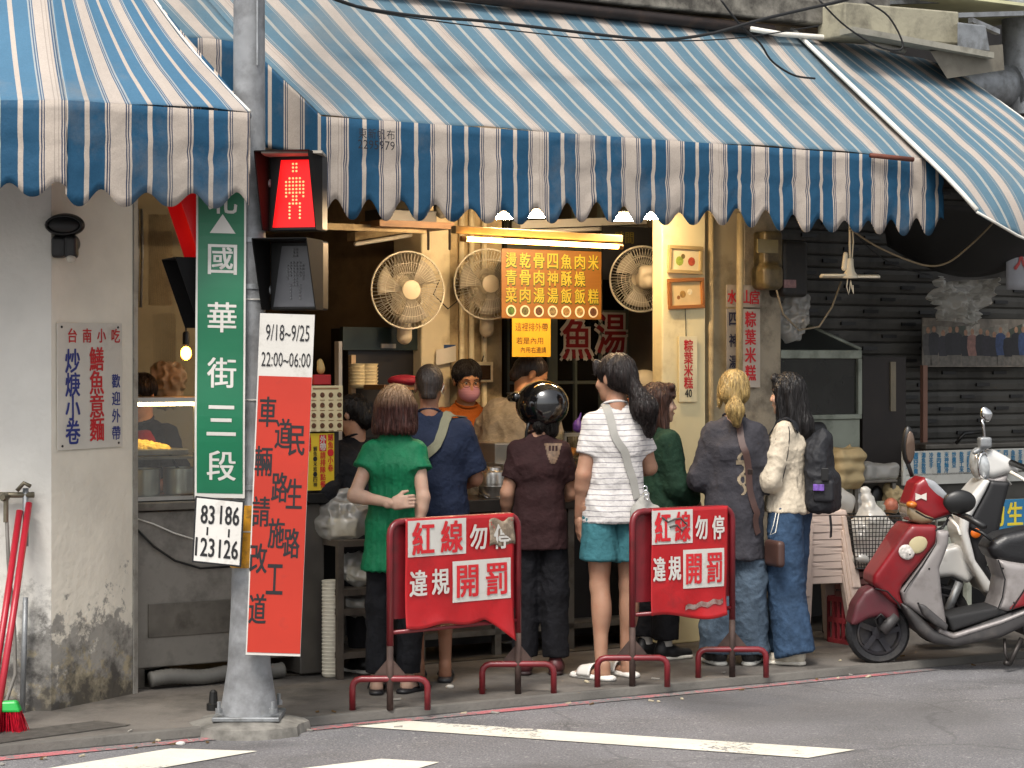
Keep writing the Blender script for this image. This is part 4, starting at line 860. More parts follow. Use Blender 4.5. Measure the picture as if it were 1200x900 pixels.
# ================================================================== the food shop
FOODY = mat('yellow noodles', 'd9b34a', .5, var=.2, vs=30, bump=.8, bs=80); FOODO = mat('fried food', 'b8701f', .5, var=.4, vs=30, bump=1, bs=60)
REDP = mat('red plastic', 'a81d22', .4, var=.1); GLASS = glass_mat('case glass', (.93, .95, .92), .1); BAG = glass_mat('clear plastic bag', (.9, .9, .88), .12, .25, milk=.32, bump=.2); BAGW = glass_mat('milky plastic bag', (.85, .83, .78), .18, .3, milk=.6, bump=.2)
PAPER = mat('paper', 'd6cfbd', .7, var=.06); TABLETOP = mat('dark steel worktop', '3a3632', .35, .5, var=.25, vs=6)
def fb(mb, px0, px1, t0, t1, py0, py1, mi=0):
    """box on the shop front: pixel span on plane t0, depth to t1"""
    s0, z0 = ST(px0, py1, t0); s1, z1 = ST(px1, py0, t0); z0 = max(z0, .002); mb.fbox(s0, s1, t0, t1, z0, z1, mi); return s0, s1, z0, z1
def P_(px, py, t): return FP(px, py, t)
# counters
o = thing('counter', 'dark steel counter under the glass case at the left', 'counter', F(.4, .3, 0))
sA, sB = ST(160, 700, .02)[0], ST(378, 700, .02)[0]
m = MB(); m.fbox(sA, sB, .02, .7, .1, .88); m.build('cabinet', mat('grey steel front', '8f8a82', .42, .55, var=.2, vs=3, dirt=(.5, '3a3632', 3)), o, bevel=.006)
m = MB(); m.fbox(sA - .02, sB - .17, -.02, .72, .885, .925); m.build('worktop', STEEL_D, o, bevel=.004)
m = MB(); m.fbox(sA + .06, sB - .25, .012, .03, .25, .42); m.build('door_panel', STEEL_D, o, bevel=.003)
for q in (sA + .03, sB - .03):
    MB().fbox(q - .02, q + .02, .04, .08, .002, .1).build('leg', STEEL_D, o)
m = MB(); fb(m, 352, 380, -.03, .7, 590, 790); m.build('end_panel', mat('grey steel end', '67635e', .4, .6, var=.15), o, bevel=.004)
m = MB(); fb(m, 352, 412, -.08, .3, 577, 590); m.build('shelf_top', BLACK, o, bevel=.003)
o = thing('corrugated_hose', 'grey corrugated hose lying under the left counter', 'hose', F(.5, 0, .05))
n_ = 60; m = MB(); m.tube([F(lerp(sA + .05, sB - .25, i / n_), -.03, .05 + .008 * math.sin(i * .2)) for i in range(n_ + 1)], [.036 + .005 * (i % 2) for i in range(n_ + 1)], 10); m.build('hose', mat('grey hose plastic', '66645f', .6), o, smooth=True)
o = thing('power_cord', 'white power cord hanging across the left counter front', 'cord', F(.2, 0, .8)); MB().tube([P_(x, y, .0) for x, y in ((158, 607), (180, 614), (205, 625), (228, 632), (260, 634))], .004, 6).build('cord', WHITE, o, smooth=True)
o = thing('power_cord', 'black power cord hanging below the white one on the left counter', 'cord', F(.2, 0, .7)); MB().tube([P_(x, y, .0) for x, y in ((158, 618), (180, 640), (205, 657), (235, 666), (270, 664))], .006, 6).build('cord', CABLE, o, smooth=True)
sC, sD = ST(395, 700, .1)[0], ST(835, 700, .1)[0]
o = thing('counter', 'long black serving counter behind the queue', 'counter', F(2, .4, 0))
m = MB(); m.fbox(sC, sD, .08, .52, .80, .87); m.build('worktop', TABLETOP, o, bevel=.005)
m = MB(); m.fbox(sC, sD, .3, .5, .05, .8); m.build('back_panel', mat('black panel', '161413', .5, var=.3), o)
m = MB(); m.fbox(sC, sD, .1, .3, .12, .15); m.build('lower_shelf', STEEL_D, o)
for k in range(6):
    q = lerp(sC + .03, sD - .03, k / 5); MB().fbox(q - .02, q + .02, .1, .14, .002, .8).build('leg', STEEL_D, o)
# left glass case
o = thing('display_case', 'lit glass food case with noodles and steel pots at the left', 'display case', F(0, .2, .93))
sA, zA = ST(156, 590, .06); sB, zB = ST(262, 468, .06); zA = .93
zS = ST(190, 537, .06)[1]
MB().fbox(sA, sB, .06, .45, zA, zA + .02).build('base', STEEL, o)
MB().fbox(sA, sB, .06, .45, zS - .006, zS + .006).build('shelf', STEEL_D, o)
MB().fbox(sA, sB, .05, .46, zB - .012, zB + .012).build('top', STEEL, o)
MB().fbox(sA, sB, .055, .06, zA + .02, zB - .012).build('glass_front', GLASS, o)
for q in (sA, ST(228, 500, .06)[0], sB): MB().fbox(q - .006, q + .006, .05, .06, zA, zB).build('post', STEEL, o)
MB().fbox(sA + .03, sB - .03, .1, .125, zB - .03, zB - .014).build('light_tube', mat('warm case light', 'fff0c8', emit='ffdc98', es=24.), o)
o = thing('noodle_tray', 'tray heaped with yellow noodles in the left glass case', 'tray', P_(178, 530, .15))
c = P_(180, 530, .2); c.z = zS + .008
MB().box(c + Z * .02, (.3, .2, .03), M.Rotation(FA, 3, 'Z')).build('tray', STEEL_D, o, bevel=.006)
sd = SDF(.006); sd.ell(c + V((-.06, -.03, .035)), (.1, .07, .045)); sd.ell(c + V((.03, 0, .03)), (.06, .06, .03)); solid(sd, 'noodles', FOODY, o, disp=lambda v, n: .008 * vnoise(v * 70, 1))
for i, (x, w_) in enumerate(((170, .075), (212, .09))):
    c = P_(x, 560, .2); c.z = .952; o = thing('steel_pot', ('narrower steel pot at the left in the glass case', 'wider steel pot with a ladle in the glass case')[i], 'pot', c)
    MB().lathe(c, Z, [(w_ * .95, 0), (w_, .01), (w_, .13), (w_ + .006, .135), (w_ - .004, .135), (w_ - .01, .02)], 20).build('pot', STEEL, o, smooth=40)
    if i: MB().tube([c + V((0, 0, .1)), c + V((-.05, -.03, .2))], .008, 6).build('ladle', BLACK, o, smooth=True)
# kitchen wall boxes + bulb
for i, (x0, x1, y0, y1) in enumerate(((172, 204, 250, 360), (176, 208, 365, 440))):
    o = thing('electric_panel', ('upper cream electrical panel box in the left kitchen', 'lower dented cream panel box in the left kitchen')[i], 'panel', P_(x0, y1, 1.5)); m = MB(); fb(m, x0, x1, 1.5, 1.58, y0, y1); m.build('box', CREAM_D, o, bevel=.01)
m = MB()
for x in (157, 161, 166): m.tube([P_(x, 245, 1.48), P_(x + 1, 300, 1.48), P_(x - 1, 360, 1.48)], .008, 6)
o = thing('wire_bundle', 'grey wires running down the wall of the left kitchen', 'wires', P_(160, 300, 1.48)); m.build('wires', GALV, o, smooth=True, kind='stuff')
o = thing('light_bulb', 'bare glowing orange bulb beside the green street sign', 'bulb', P_(218, 412, .45))
MB().ball(P_(218, 414, .45), (.028, .028, .036)).build('bulb', mat('glowing bulb', 'ffca60', emit='ff9a28', es=26.), o, smooth=True)
MB().lathe(P_(218, 404, .45), Z, [(.018, 0), (.018, .06), (.012, .07)], 12).build('socket', BLACK, o, smooth=35); MB().tube([P_(218, 398, .45), P_(217, 250, .5)], .004, 6).build('cord', CABLE, o)
o = thing('cloth_bag', 'brown plastic bag hanging behind the left glass case', 'bag', P_(195, 450, .9)); sd = SDF(.008); sd.ell(P_(197, 452, .9), (.1, .06, .13)); solid(sd, 'bag', mat('brown bag', '8a7a62', .5, bump=.4, bs=20), o, disp=lambda v, n: .03 * vnoise(v * 14, 2) + .018 * (1 - 2 * np.abs(vnoise(v * 30, 4))))
# takeaway boards
t_ = -.07
tl = P_(362, 452, t_); plq = Plane(tl, U, Z); k = tl.y / 2500
o = thing('photo_menu_card', 'cream menu card with rows of small dish photos above the yellow board', 'menu', tl)
kx = (P_(401, 452, t_) - tl).length / 39; ky = k
m = MB(); card(m, plq, 0, 39 * kx, -54 * ky, 0, .006); m.build('card', mat('cream card', 'd2c49c', .5, var=.05), o)
m = MB()
for j in range(4):
    for i in range(4):
        c = plq.p((5 + i * 10) * kx, -(11 + j * 12) * ky, .007); m.lathe(c, plq.n, [(.014, 0), (.013, .002)], 10)
m.build('dish_photos', mat('dish photo', '5d3a22', .5, var=.6, vs=60), o, kind='stuff')
m = MB()
for j in range(4):
    for i in range(4): card(m, plq, (2.2 + i * 10) * kx, (8 + i * 10) * kx, -(17.5 + j * 12) * ky, -(16.6 + j * 12) * ky, .001, h=.0065)
card(m, plq, 4 * kx, 34 * kx, -4.5 * ky, -2.5 * ky, .001, h=.0065); m.build('captions', mat('brown print', '8a6a48', .6), o, kind='stuff')
t_ = -.06; tl = P_(359, 508, t_); plq = Plane(tl, U, Z); kx = (P_(391, 508, t_) - tl).length / 32
o = thing('takeaway_board', 'yellow takeaway notice board with red characters beside the roadwork banner', 'sign', tl)
m = MB(); card(m, plq, 0, 32 * kx, -67 * ky, 0, .006); m.build('board', mat('yellow board', 'd4b52c', .5, var=.05), o)
m = MB(); card(m, plq, 32 * kx, 38 * kx, -70 * ky, 54 * ky, .05, h=-.05); m.build('post', mat('dark post', '2b2826', .5), o)
m = MB(); card(m, plq, 14.5 * kx, 22.5 * kx, -21 * ky, -2 * ky, .001, h=.007); card(m, plq, -2 * kx, 4 * kx, -21 * ky, -2 * ky, .001, h=.007); m.build('red_panels', INKR, o, kind='stuff')
m = MB(); column(m, plq, '外帶', 18.5 * kx, -7 * ky, 9 * ky, .038, .033, .02, up=.009); split(m, 'character', INKW, o)
m = MB(); column(m, plq, '請排隊點餐', 18.5 * kx, -26 * ky, 8.5 * ky, .034, .03, .02, up=.008); column(m, plq, '鱔魚・小卷', 27.5 * kx, -5 * ky, 9 * ky, .035, .03, .02, up=.008); column(m, plq, '內用', 1.5 * kx, -7 * ky, 9 * ky, .036, .03, .01, up=.009); split(m, 'character', INKR, o)
m = MB(); column(m, plq, '鱔魚・米糕・四神', 9.5 * kx, -18 * ky, 6 * ky, .025, .022, .01, up=.008); split(m, 'character', INK, o)
o = thing('lucky_cat_stand', 'small red box with a pale figurine on top of the photo menu', 'ornament', P_(378, 440, -.05)); m = MB(); fb(m, 368, 388, -.05, .04, 439, 451); m.build('box', REDP, o, bevel=.004)
sd = SDF(.004); sd.ell(P_(376, 432, 0), (.022, .02, .03)); sd.ell(P_(375, 424, 0), (.015, .014, .016)); solid(sd, 'figurine', mat('gold figurine', 'b59a62', .4), o)
# stand with bags at the left of the queue
o = thing('metal_rack', 'low brown steel rack stuffed with bags behind the green blouse', 'rack', F(1.3, -.1, 0))
RK = mat('brown painted steel', '5a5148', .5, .3, var=.2, vs=10, dirt=(.4, '2c2723', 8)); s0, z1 = ST(398, 633, -.22); s1 = ST(452, 633, -.22)[0]
for a in (s0, s1):
    for b in (-.22, .08): MB().fbox(a - .016, a + .016, b - .016, b + .016, .002, z1).build('leg', RK, o)
for zz in (z1 - .02, z1 * .62, z1 * .48, .12): MB().fbox(s0, s1, -.23, .09, zz - .016, zz + .016).build('shelf', RK, o)
for i, (x, y, w_, h_, lab) in enumerate(((404, 610, .14, .11, 'clear plastic bag of takeaway boxes on top of the brown rack'), (425, 665, .13, .09, 'clear plastic bag bulging from the upper shelf of the rack'), (422, 705, .12, .08, 'clear plastic bag on the lower shelf of the rack'))):
    o = thing('plastic_bag', lab, 'bag', P_(x, y, -.1)); c = P_(x, y, -.08)
    sd = SDF(.008); sd.ell(c, (w_, .12, h_)); sd.cone(c + Z * h_ * .7, c + Z * (h_ * 1.25), .05, .03); solid(sd, 'bag', BAG, o, disp=lambda v, n: .022 * vnoise(v * 14, i) + .016 * (1 - 2 * np.abs(vnoise(v * 24, i + 3))))
    MB().box(c - Z * h_ * .3, (w_ * 1.1, .14, h_ * .8), M.Rotation(.4 + i, 3, 'Z')).build('takeaway_box', PAPER, o, bevel=.006)
c = F(ST(388, 700, -.12)[0], -.12, 0); o = thing('bowl_stack', 'tall stack of white paper bowls beside the left counter', 'bowls', c)
m = MB(); prof = [(.04, .004)]
for i in range(26): z = .01 + i * .019; prof += [(.045, z), (.05, z + .013), (.045, z + .016)]
m.lathe(c, Z, prof, 16); m.build('bowls', PAPER, o, smooth=30)
o = thing('tape_roll_tray', 'red and white food tray on the counter beside the green blouse', 'tray', P_(404, 570, .15)); c = P_(405, 575, .15)
R32 = M.Rotation(FA, 3, 'Z'); MB().box(c, (.2, .16, .06), R32).build('tray', REDP, o, bevel=.01); MB().box(c + Z * .045, (.19, .15, .03), R32).build('paper_lid', PAPER, o, bevel=.008)
# steel canister and steel tins
c = P_(578, 597, .28); o = thing('steel_canister', 'shiny steel milk can with a wire handle on the counter', 'canister', c); r_ = .085; h_ = (597 - 553) * c.y / 2500
MB().lathe(c, Z, [(r_ * .96, 0), (r_, .01), (r_, h_ * .62), (r_ * 1.02, h_ * .63), (r_, h_ * .66), (r_ * 1.02, h_ * .7), (r_, h_ * .73), (r_, h_ * .9), (r_ * .93, h_), (r_ * .6, h_ * 1.04), (r_ * .55, h_ * 1.12), (r_ * .45, h_ * 1.14)], 28).build('body', STEEL, o, smooth=45)
MB().tube([c + V((-r_ - .005, 0, h_ * .75)), c + V((-r_ * .9, -.06, h_ * .45)), c + V((-.01, -r_ - .03, h_ * .28)), c + V((r_ * .9, -.06, h_ * .38)), c + V((r_ + .005, 0, h_ * .75))], .004, 8).build('handle', CHROME, o, smooth=True)
for i, (x0, x1, y0, y1, t0) in enumerate(((580, 612, 519, 545, .42), (590, 612, 543, 594, .3))):
    o = thing('steel_tin', ('open square steel tin behind the milk can', 'tall square steel tin to the right of the milk can')[i], 'tin', P_(x0, y1, t0)); m = MB(); fb(m, x0, x1, t0, t0 + .2, y0, y1); m.build('tin', STEEL, o, bevel=.006)
# middle glass case with fried food
def case(nm, lab, x0, x1, y0, y1, t0, dep):
    o = thing(nm, lab, 'display case', P_(x0, y1, t0)); s0, z0 = ST(x0, y1, t0); s1, z1 = ST(x1, y0, t0); z0 = .872
    MB().fbox(s0, s1, t0, t0 + dep, z0, z0 + .02).build('base', STEEL, o); MB().fbox(s0 - .01, s1 + .01, t0 - .01, t0 + dep, z1 - .006, z1 + .006).build('glass_top', GLASS, o)
    MB().fbox(s0, s1, t0, t0 + .005, z0 + .02, z1 - .006).build('glass_front', GLASS, o); MB().fbox(s0, s0 + .005, t0 + .006, t0 + dep, z0 + .02, z1 - .006).build('glass_side', GLASS, o)
    for a in (s0, s1):
        for b in (t0, t0 + dep): MB().fbox(a - .007, a + .007, b - .007, b + .007, z0, z1 + .008).build('post', STEEL, o)
    MB().fbox(s0, s1, t0 - .008, t0 + .004, z1 - .01, z1 + .01).build('edge_trim', STEEL, o)
    zs = lerp(z0, z1, .5); MB().fbox(s0 + .01, s1 - .01, t0 + .03, t0 + dep, zs - .004, zs + .004).build('shelf', STEEL_D, o); return s0, s1, z0, z1, zs
s0, s1, z0, z1, zs = case('display_case', 'glass case of fried food between the helmet and the striped shirt', 662, 735, 508, 595, .12, .36)
o = thing('fried_food_tray', 'tray of orange fried food in the middle glass case', 'food', F(s0, .4, zs)); c = F((s0 + s1) / 2 - .02, .42, zs + .01)
MB().box(c + Z * .012, ((s1 - s0) * .8, .2, .02), R32).build('tray', BLACK, o, bevel=.004)
sd = SDF(.007); rr = random.Random(2)
for i in range(16): sd.ell(c + R32 @ V((rr.uniform(-.1, .1), rr.uniform(-.07, .07), .04 + rr.uniform(0, .02))), (.03, .025, .018), k=.006)
solid(sd, 'fried_food', FOODO, o, disp=lambda v, n: .004 * vnoise(v * 90, 1))
o = thing('red_carton', 'red carton standing low in the middle glass case', 'carton', F(s0 + .1, .4, z0)); MB().fbox(s0 + .06, s1 - .02, .3, .5, z0 + .022, zs - .05).build('carton', REDP, o, bevel=.004)
case('display_case', 'glass case at the right end of the counter under the price sign', 780, 832, 503, 595, .12, .36)
o = thing('food_pile', 'heap of pale rice dumplings in the right glass case', 'food', P_(800, 560, .3)); sd = SDF(.007)
for i in range(9): sd.ell(P_(790 + (i % 3) * 14, 562 - (i // 3) * 9, .34 + .05 * (i % 2)), (.035, .035, .026), k=.005)
solid(sd, 'dumplings', mat('rice dumpling', 'a98d58', .6, var=.3, vs=30), o)
for i, (x, y, r1, h_) in enumerate(((703, 507, .095, .095), (722, 497, .075, .06))):
    c = P_(x, y, .3 + .08 * i); o = thing('foam_container', ('larger white foam container on the middle glass case', 'smaller white foam container behind the larger one')[i], 'container', c)
    MB().lathe(c, Z, [(r1 * 1.18, 0), (r1 * 1.18, .008), (r1, .014), (r1 * .86, h_), (r1 * .8, h_ + .006)], 24).build('container', mat('cream foam', 'e2d6b0', .6, var=.04), o, smooth=40)
o = thing('purple_bag', 'small purple bag beside the foam containers', 'bag', P_(677, 502, .4)); sd = SDF(.005); sd.ell(P_(677, 500, .4), (.03, .03, .035)); sd.cone(P_(677, 494, .4), P_(681, 484, .4), .01, .004); solid(sd, 'bag', mat('purple plastic', '5b3c94', .4), o, disp=lambda v, n: .004 * vnoise(v * 60, 1))
c = P_(800, 503, .3); o = thing('plate_stack', 'stack of orange plates on the right glass case', 'plates', c)
for i in range(4): MB().lathe(c + Z * (.012 * i) + U * (.006 * (i % 2)), Z, [(.05, 0), (.085 - i * .003, .012), (.088 - i * .003, .016), (.05, .006)], 22).build('plate', mat('orange plate', 'b7702b', .4, var=.1), o, smooth=40)
o = thing('tissue_pack', 'white tissue pack against the cream pillar', 'tissues', P_(800, 490, .05)); m = MB(); fb(m, 793, 807, .38, .44, 469, 494); m.build('pack', PAPER, o, bevel=.008)
# menu board, note, characters on the glass
t_ = .55; tl, tr = P_(587, 291, t_), P_(704, 291, t_); plq = Plane(tl, U, Z); k = tl.y / 2500; W_ = (tr - tl).length; H_ = (373 - 291) * k
o = thing('menu_board', 'orange menu board with yellow characters and round dish photos', 'menu', tl)
MENU = mat('orange menu print', '84561f', .45, var=.1, vs=4, stretch=(1, 1, 12))
m = MB(); card(m, plq, 0, W_, -H_, 0, .008); m.build('board', MENU, o, bevel=.002)
m = MB(); md = MB()
for i, colm in enumerate(('燙青菜', '乾骨肉', '骨肉湯', '四神湯', '魚酥飯', '肉燥飯', '米 糕')):
    x = W_ * (.09 + i * .137)
    for j, ch in enumerate(colm):
        if ch != ' ': write(md, plq, ch, x + .002, -H_ * (.165 + j * .25) - .003, .09, .075, .03, up=.009); write(m, plq, ch, x, -H_ * (.16 + j * .25), .086, .072, .012, up=.011)
split(md, 'character', mat('dark green print', '3d4a14', .5), o); split(m, 'character', mat('yellow print', 'b5a230', .5), o)
cols = ('3e5a1c', '5a5630', '5a3b22', '7a6844', '8a6a3a', '95733f', '5d3a22')
for i in range(7):
    c = plq.p(W_ * (.09 + i * .137), -H_ * .89, .009); m = MB(); m.lathe(c, plq.n, [(.034, 0), (.034, .002)], 18); dp = m.build('dish_plate', mat('photo plate', 'd9cdb0', .5), o)
    m = MB(); m.lathe(c, plq.n, [(.025, .0025), (.02, .004)], 14); m.build('dish_photo', mat('dish photo ' + cols[i], cols[i], .5, var=.6, vs=70), o)
t_ = .5; tl, tr = P_(600, 373, t_), P_(645, 373, t_); plq = Plane(tl, U, Z); W_ = (tr - tl).length; H_ = 45 * k
o = thing('paper_note', 'yellow handwritten note taped below the orange menu board', 'note', tl)
m = MB(); card(m, plq, 0, W_, -H_, 0, .002); m.build('sheet', mat('yellow paper', 'd9a21e', .7, var=.05), o)
m = MB(); write(m, plq, '這裡排外帶', W_ * .5, -H_ * .22, .05, W_ * .85, up=.004); write(m, plq, '若是內用', W_ * .45, -H_ * .58, .04, W_ * .7, up=.004); write(m, plq, '內用右邊請', W_ * .55, -H_ * .82, .036, W_ * .66, up=.004); split(m, 'character', mat('brown marker', '4a2c10', .7), o)
t_ = 1.47; plq = Plane(P_(640, 430, t_), U, Z); k2 = P_(690, 400, t_).y / 2500
m = MB(); mo = MB(); o0 = (P_(640, 430, t_) - W0).dot(U)
for ch, x, y, h_ in (('魚', 676, 397, .26), ('湯', 716, 391, .26)):
    s_, z_ = ST(x, y, t_); write(mo, plq, ch, s_ - o0, z_ - 1.6, h_ * 1.0, h_ * .85, .085, up=.001); write(m, plq, ch, s_ - o0, z_ - 1.6, h_ * 1.0, h_ * .85, .015, up=.004)
o = thing('window_lettering', 'big red characters with white outlines stuck on the dark window', 'lettering', P_(690, 400, t_)); split(mo, 'character', mat('white vinyl', 'b5ada0', .6), o); split(m, 'character', mat('red vinyl letters', '7d1018', .5), o)
o = thing('wall_notice', 'dim board with yellow and red characters behind the right fan', 'sign', P_(730, 290, 1.1)); plq = Plane(P_(705, 268, 1.12), U, Z); m = MB(); card(m, plq, 0, .46, -.32, 0.02, .006); m.build('board', mat('dim grey board', '242426', .6), o)
m = MB(); write(m, plq, '時間', .17, -.05, .075, .14, .01, up=.008); split(m, 'character', mat('dim yellow print', '6a5e20', .6), o)
# fluorescent tubes
t_ = -.2; o = thing('tube_light', 'lit orange fluorescent tube in a cream batten over the menu', 'light', P_(635, 280, t_))
a, b = P_(534, 272, t_), P_(730, 283, t_ - .02); dv = (b - a).normalized()
m = MB(); m.prism([a + Z * -.005, a + Z * .035, a + Z * .035 - N * .05, a - Z * .005 - N * .05][::-1], [b + Z * -.005, b + Z * .035, b + Z * .035 - N * .05, b - Z * .005 - N * .05][::-1]); m.build('batten', mat('cream batten', '94835f', .6), o, bevel=.004)
TUBE_O = mat('lit warm tube', 'ffd890', emit='ffb45a', es=17.)
a2, b2 = P_(546, 280, t_ - .045), P_(724, 289, t_ - .065); m = MB(); m.tube([a2, b2], .013, 12); m.build('tube', TUBE_O, o, smooth=True)
for q, d_ in ((a2, -1), (b2, 1)): m = MB(); m.tube([q, q + dv * d_ * .03], .015, 10); m.build('lamp_holder', mat('orange end cap', 'b0722a', .5), o)
TUBE_W = mat('lit white tube', 'fff2dc', emit='ffdcae', es=220.)
for i, (x0, x1, y, t_) in enumerate(((584, 611, 254, -.2), (616, 645, 252, -.2), (722, 750, 256, -.25), (757, 778, 254, -.25))):
    o = thing('tube_light', ('bright white tube, leftmost of the four under the awning', 'bright white tube, second from left under the awning', 'bright white tube, third from left above the right fan', 'bright white tube, nearest the cream pillar of the four')[i], 'light', P_(x0, y, t_), 'white tube lights in the shop')
    m = MB(); m.tube([P_(x0 - 2, y, t_), P_(x1 + 2, y, t_)], .014, 10); m.build('tube', TUBE_W, o, smooth=True)
    m = MB(); fb(m, x0 - 6, x1 + 6, t_ + .02, t_ + .05, y - 7, y - 4); m.build('batten', STEEL_D, o)
for i, (a, b) in enumerate((((416, 282), (492, 270)), ((610, 268), (770, 262)))):
    o = thing('tube_light', ('unlit tube fitting in the dark left part of the shop', 'unlit white tube fitting above the right fan')[i], 'light', P_(*a, 1.1)); p, q = P_(*a, 1.1), P_(*b, 1.3); MB().prism([p, p + Z * .05, p + Z * .05 - N * .1, p - N * .1][::-1], [q, q + Z * .05, q + Z * .05 - N * .1, q - N * .1][::-1]).build('batten', CREAM_D if i == 0 else WHITE, o); MB().tube([p - Z * .02, q - Z * .02], .013, 8).build('tube', WHITE, o, smooth=True)
# wall fans
FW = mat('fan wire', 'd2cbb8', .4, .2); FB = mat('fan blade', 'aaa392', .35, trans=0.); FM = mat('fan cream plastic', 'd6c9ac', .45, var=.06, dirt=(.25, '8d7a55', 8))
def fan(px, py, t, rad, yaw, tilt, lab, back=False):
    c = FP(px, py, t); o = thing('wall_fan', lab, 'fan', c, 'electric fans on the pillars'); f = (N * math.cos(yaw) + U * math.sin(yaw)) * math.cos(tilt) - Z * math.sin(tilt); f.normalize()
    r = f.cross(Z).normalized(); u = r.cross(f).normalized(); L = lambda a, rr, h: c + (r * math.cos(a) + u * math.sin(a)) * rr + f * h
    m = MB()
    for sgn in (1, -1):
        for i in range(60):
            a = i * math.pi / 30; m.tube([L(a, rad * .2, .055 * sgn), L(a + .12, rad * .6, .05 * sgn), L(a + .16, rad * .92, .03 * sgn), L(a + .16, rad, 0)], .0017, 3)
        for q in (.2, .45, .7): m.tube([L(i * math.pi / 18, rad * q, (.055 - .01 * q) * sgn) for i in range(36)], .0016, 4, closed=True)
    m.tube([L(i * math.pi / 24, rad, 0) for i in range(48)], .006, 6, closed=True); m.build('guard', FW, o, smooth=True, kind='stuff')
    for b in range(3):
        m = MB()
        def bl(u_, v_, b=b): a = b * 2.094 + lerp(-.15, .85, u_) * (.6 + .4 * v_); return L(a, lerp(.035, rad * .86, v_), lerp(.02, -.02, u_))
        m.grid(bl, 8, 6); m.build('blade', FB, o, smooth=True, solid=.003)
    m = MB(); m.lathe(c + f * .056, f, [(rad * .25, -.006), (rad * .25, .004), (rad * .16, .012)], 20); m.build('hub_badge', FM, o, smooth=40)
    sd = SDF(.007); sd.cone(c - f * .06, c - f * .17, .055, .045); sd.rbox(c - f * .12 + u * .02, (.05, .05, .07), .03); solid(sd, 'motor', FM, o)
    if not back: sd = SDF(.007); sd.cone(c - f * .17, c - f * .2 - Z * .1, .03, .03); sd.cone(c - f * .2 + V((.05, 0, -.14)), c - f * .2 + V((.05, 0, -.27)), .04, .045, fq=1); solid(sd, 'wall_mount', FM, o)
    else: sd = SDF(.007); sd.cone(c - f * .17, c - f * .2 + U * .12 - Z * .05, .03, .03); solid(sd, 'wall_mount', FM, o)
fan(478, 340, .9, .225, -.15, .0, 'wall fan, left of the two on the grimy inner pillar')
fan(572, 333, .92, .21, -.25, .0, 'wall fan half hidden behind the orange menu board')
fan(752, 327, .7, .2, math.pi - .35, -.1, 'wall fan seen from behind beside the clean cream pillar', True)
o = thing('power_cord', 'black cord looping between the two fans on the inner pillar', 'cord', P_(515, 350, 1.1)); MB().tube([P_(x, y, 1.1) for x, y in ((503, 330), (515, 328), (508, 345), (525, 362), (537, 352), (540, 335))], .004, 6).build('cord', CABLE, o, smooth=True)
# shelf with devices under the valance
o = thing('wall_shelf', 'wooden bracket shelf high on the inner pillar under the valance', 'shelf', P_(500, 262, .45)); m = MB(); fb(m, 445, 532, .5, .8, 261, 265); m.build('board', WOOD, o)
for x in (502, 527): m = MB(); m.tube([P_(x, 265, .6), P_(x, 292, .78)], .008, 6); m.build('bracket', STEEL_D, o)
o = thing('video_recorder', 'black recorder box on the high wooden shelf', 'recorder', P_(470, 255, .55)); m = MB(); fb(m, 447, 512, .55, .75, 247, 260); m.build('case', BLACK, o, bevel=.006)
o = thing('white_figurine', 'black and white round figurine at the end of the high shelf', 'figurine', P_(518, 245, .55)); sd = SDF(.006); sd.ell(P_(518, 243, .58), (.05, .05, .065)); solid(sd, 'figurine', mat('black white glaze', '6b6860', .3, var=.9, vs=18), o)
o = thing('beam', 'pale horizontal rail in the dark left part of the shop', 'rail', P_(440, 268, .6)); m = MB(); fb(m, 384, 500, .6, .64, 266, 269); m.build('rail', CREAM_D, o)
# dark equipment left interior
o = thing('refrigerator', 'tall black refrigerator in the dark interior behind the queue', 'refrigerator', P_(440, 500, 1.0)); m = MB(); fb(m, 408, 492, 1.25, 1.48, 385, 690); m.build('cabinet', mat('black cabinet', '191716', .35, var=.2), o, bevel=.01)
m = MB(); fb(m, 402, 492, 1.2, 1.24, 384, 410); m.build('control_panel', mat('dark teal panel', '1c2c2b', .3), o); m = MB(); fb(m, 447, 464, 1.19, 1.2, 403, 408); m.build('badge', mat('silver label', 'a9a69c', .4), o)
MB().fbox(ST(411, 500, 1.22)[0], ST(416, 500, 1.22)[0], 1.21, 1.25, .2, ST(411, 416, 1.22)[1]).build('handle', mat('pale handle', 'b59c7c', .4), o)
o = thing('steel_post', 'pale upright steel post beside the photo menu card', 'post', P_(400, 500, .5)); m = MB(); fb(m, 397, 401, .5, .55, 400, 590); m.build('post', mat('pale steel', 'aaa59c', .4, .5), o)
o = thing('red_cloth', 'folded red cloth cap on the wooden shelf behind the green blouse', 'cloth', P_(475, 446, .9)); sd = SDF(.007); sd.ell(P_(474, 446, .9), (.1, .08, .035)); sd.cut(P_(474, 450, .9), -Z); solid(sd, 'cap', mat('crimson cloth', '8e1830', .7), o)
m = MB(); fb(m, 450, 494, .85, 1.1, 451, 457); tag(m.build('shelf_board', WOOD), 'brown shelf board below the red cloth', 'shelf')
o = thing('wall_paper_note', 'curling white paper sheet pinned to the inner pillar', 'paper', P_(510, 418, 1.13)); m = MB(); m.grid(lambda u, v: P_(lerp(511, 534, u), lerp(410, 428, v) - 5 * u, 1.12) + N * (.02 * math.sin(3 * u)), 6, 4); m.build('sheet', PAPER, o, solid=.001)
o = thing('blue_packet', 'small blue packet above the curling paper on the inner pillar', 'packet', P_(527, 408, 1.13)); m = MB(); fb(m, 521, 534, 1.138, 1.148, 404, 416); m.build('packet', mat('blue packet', '2b4a78', .5), o)
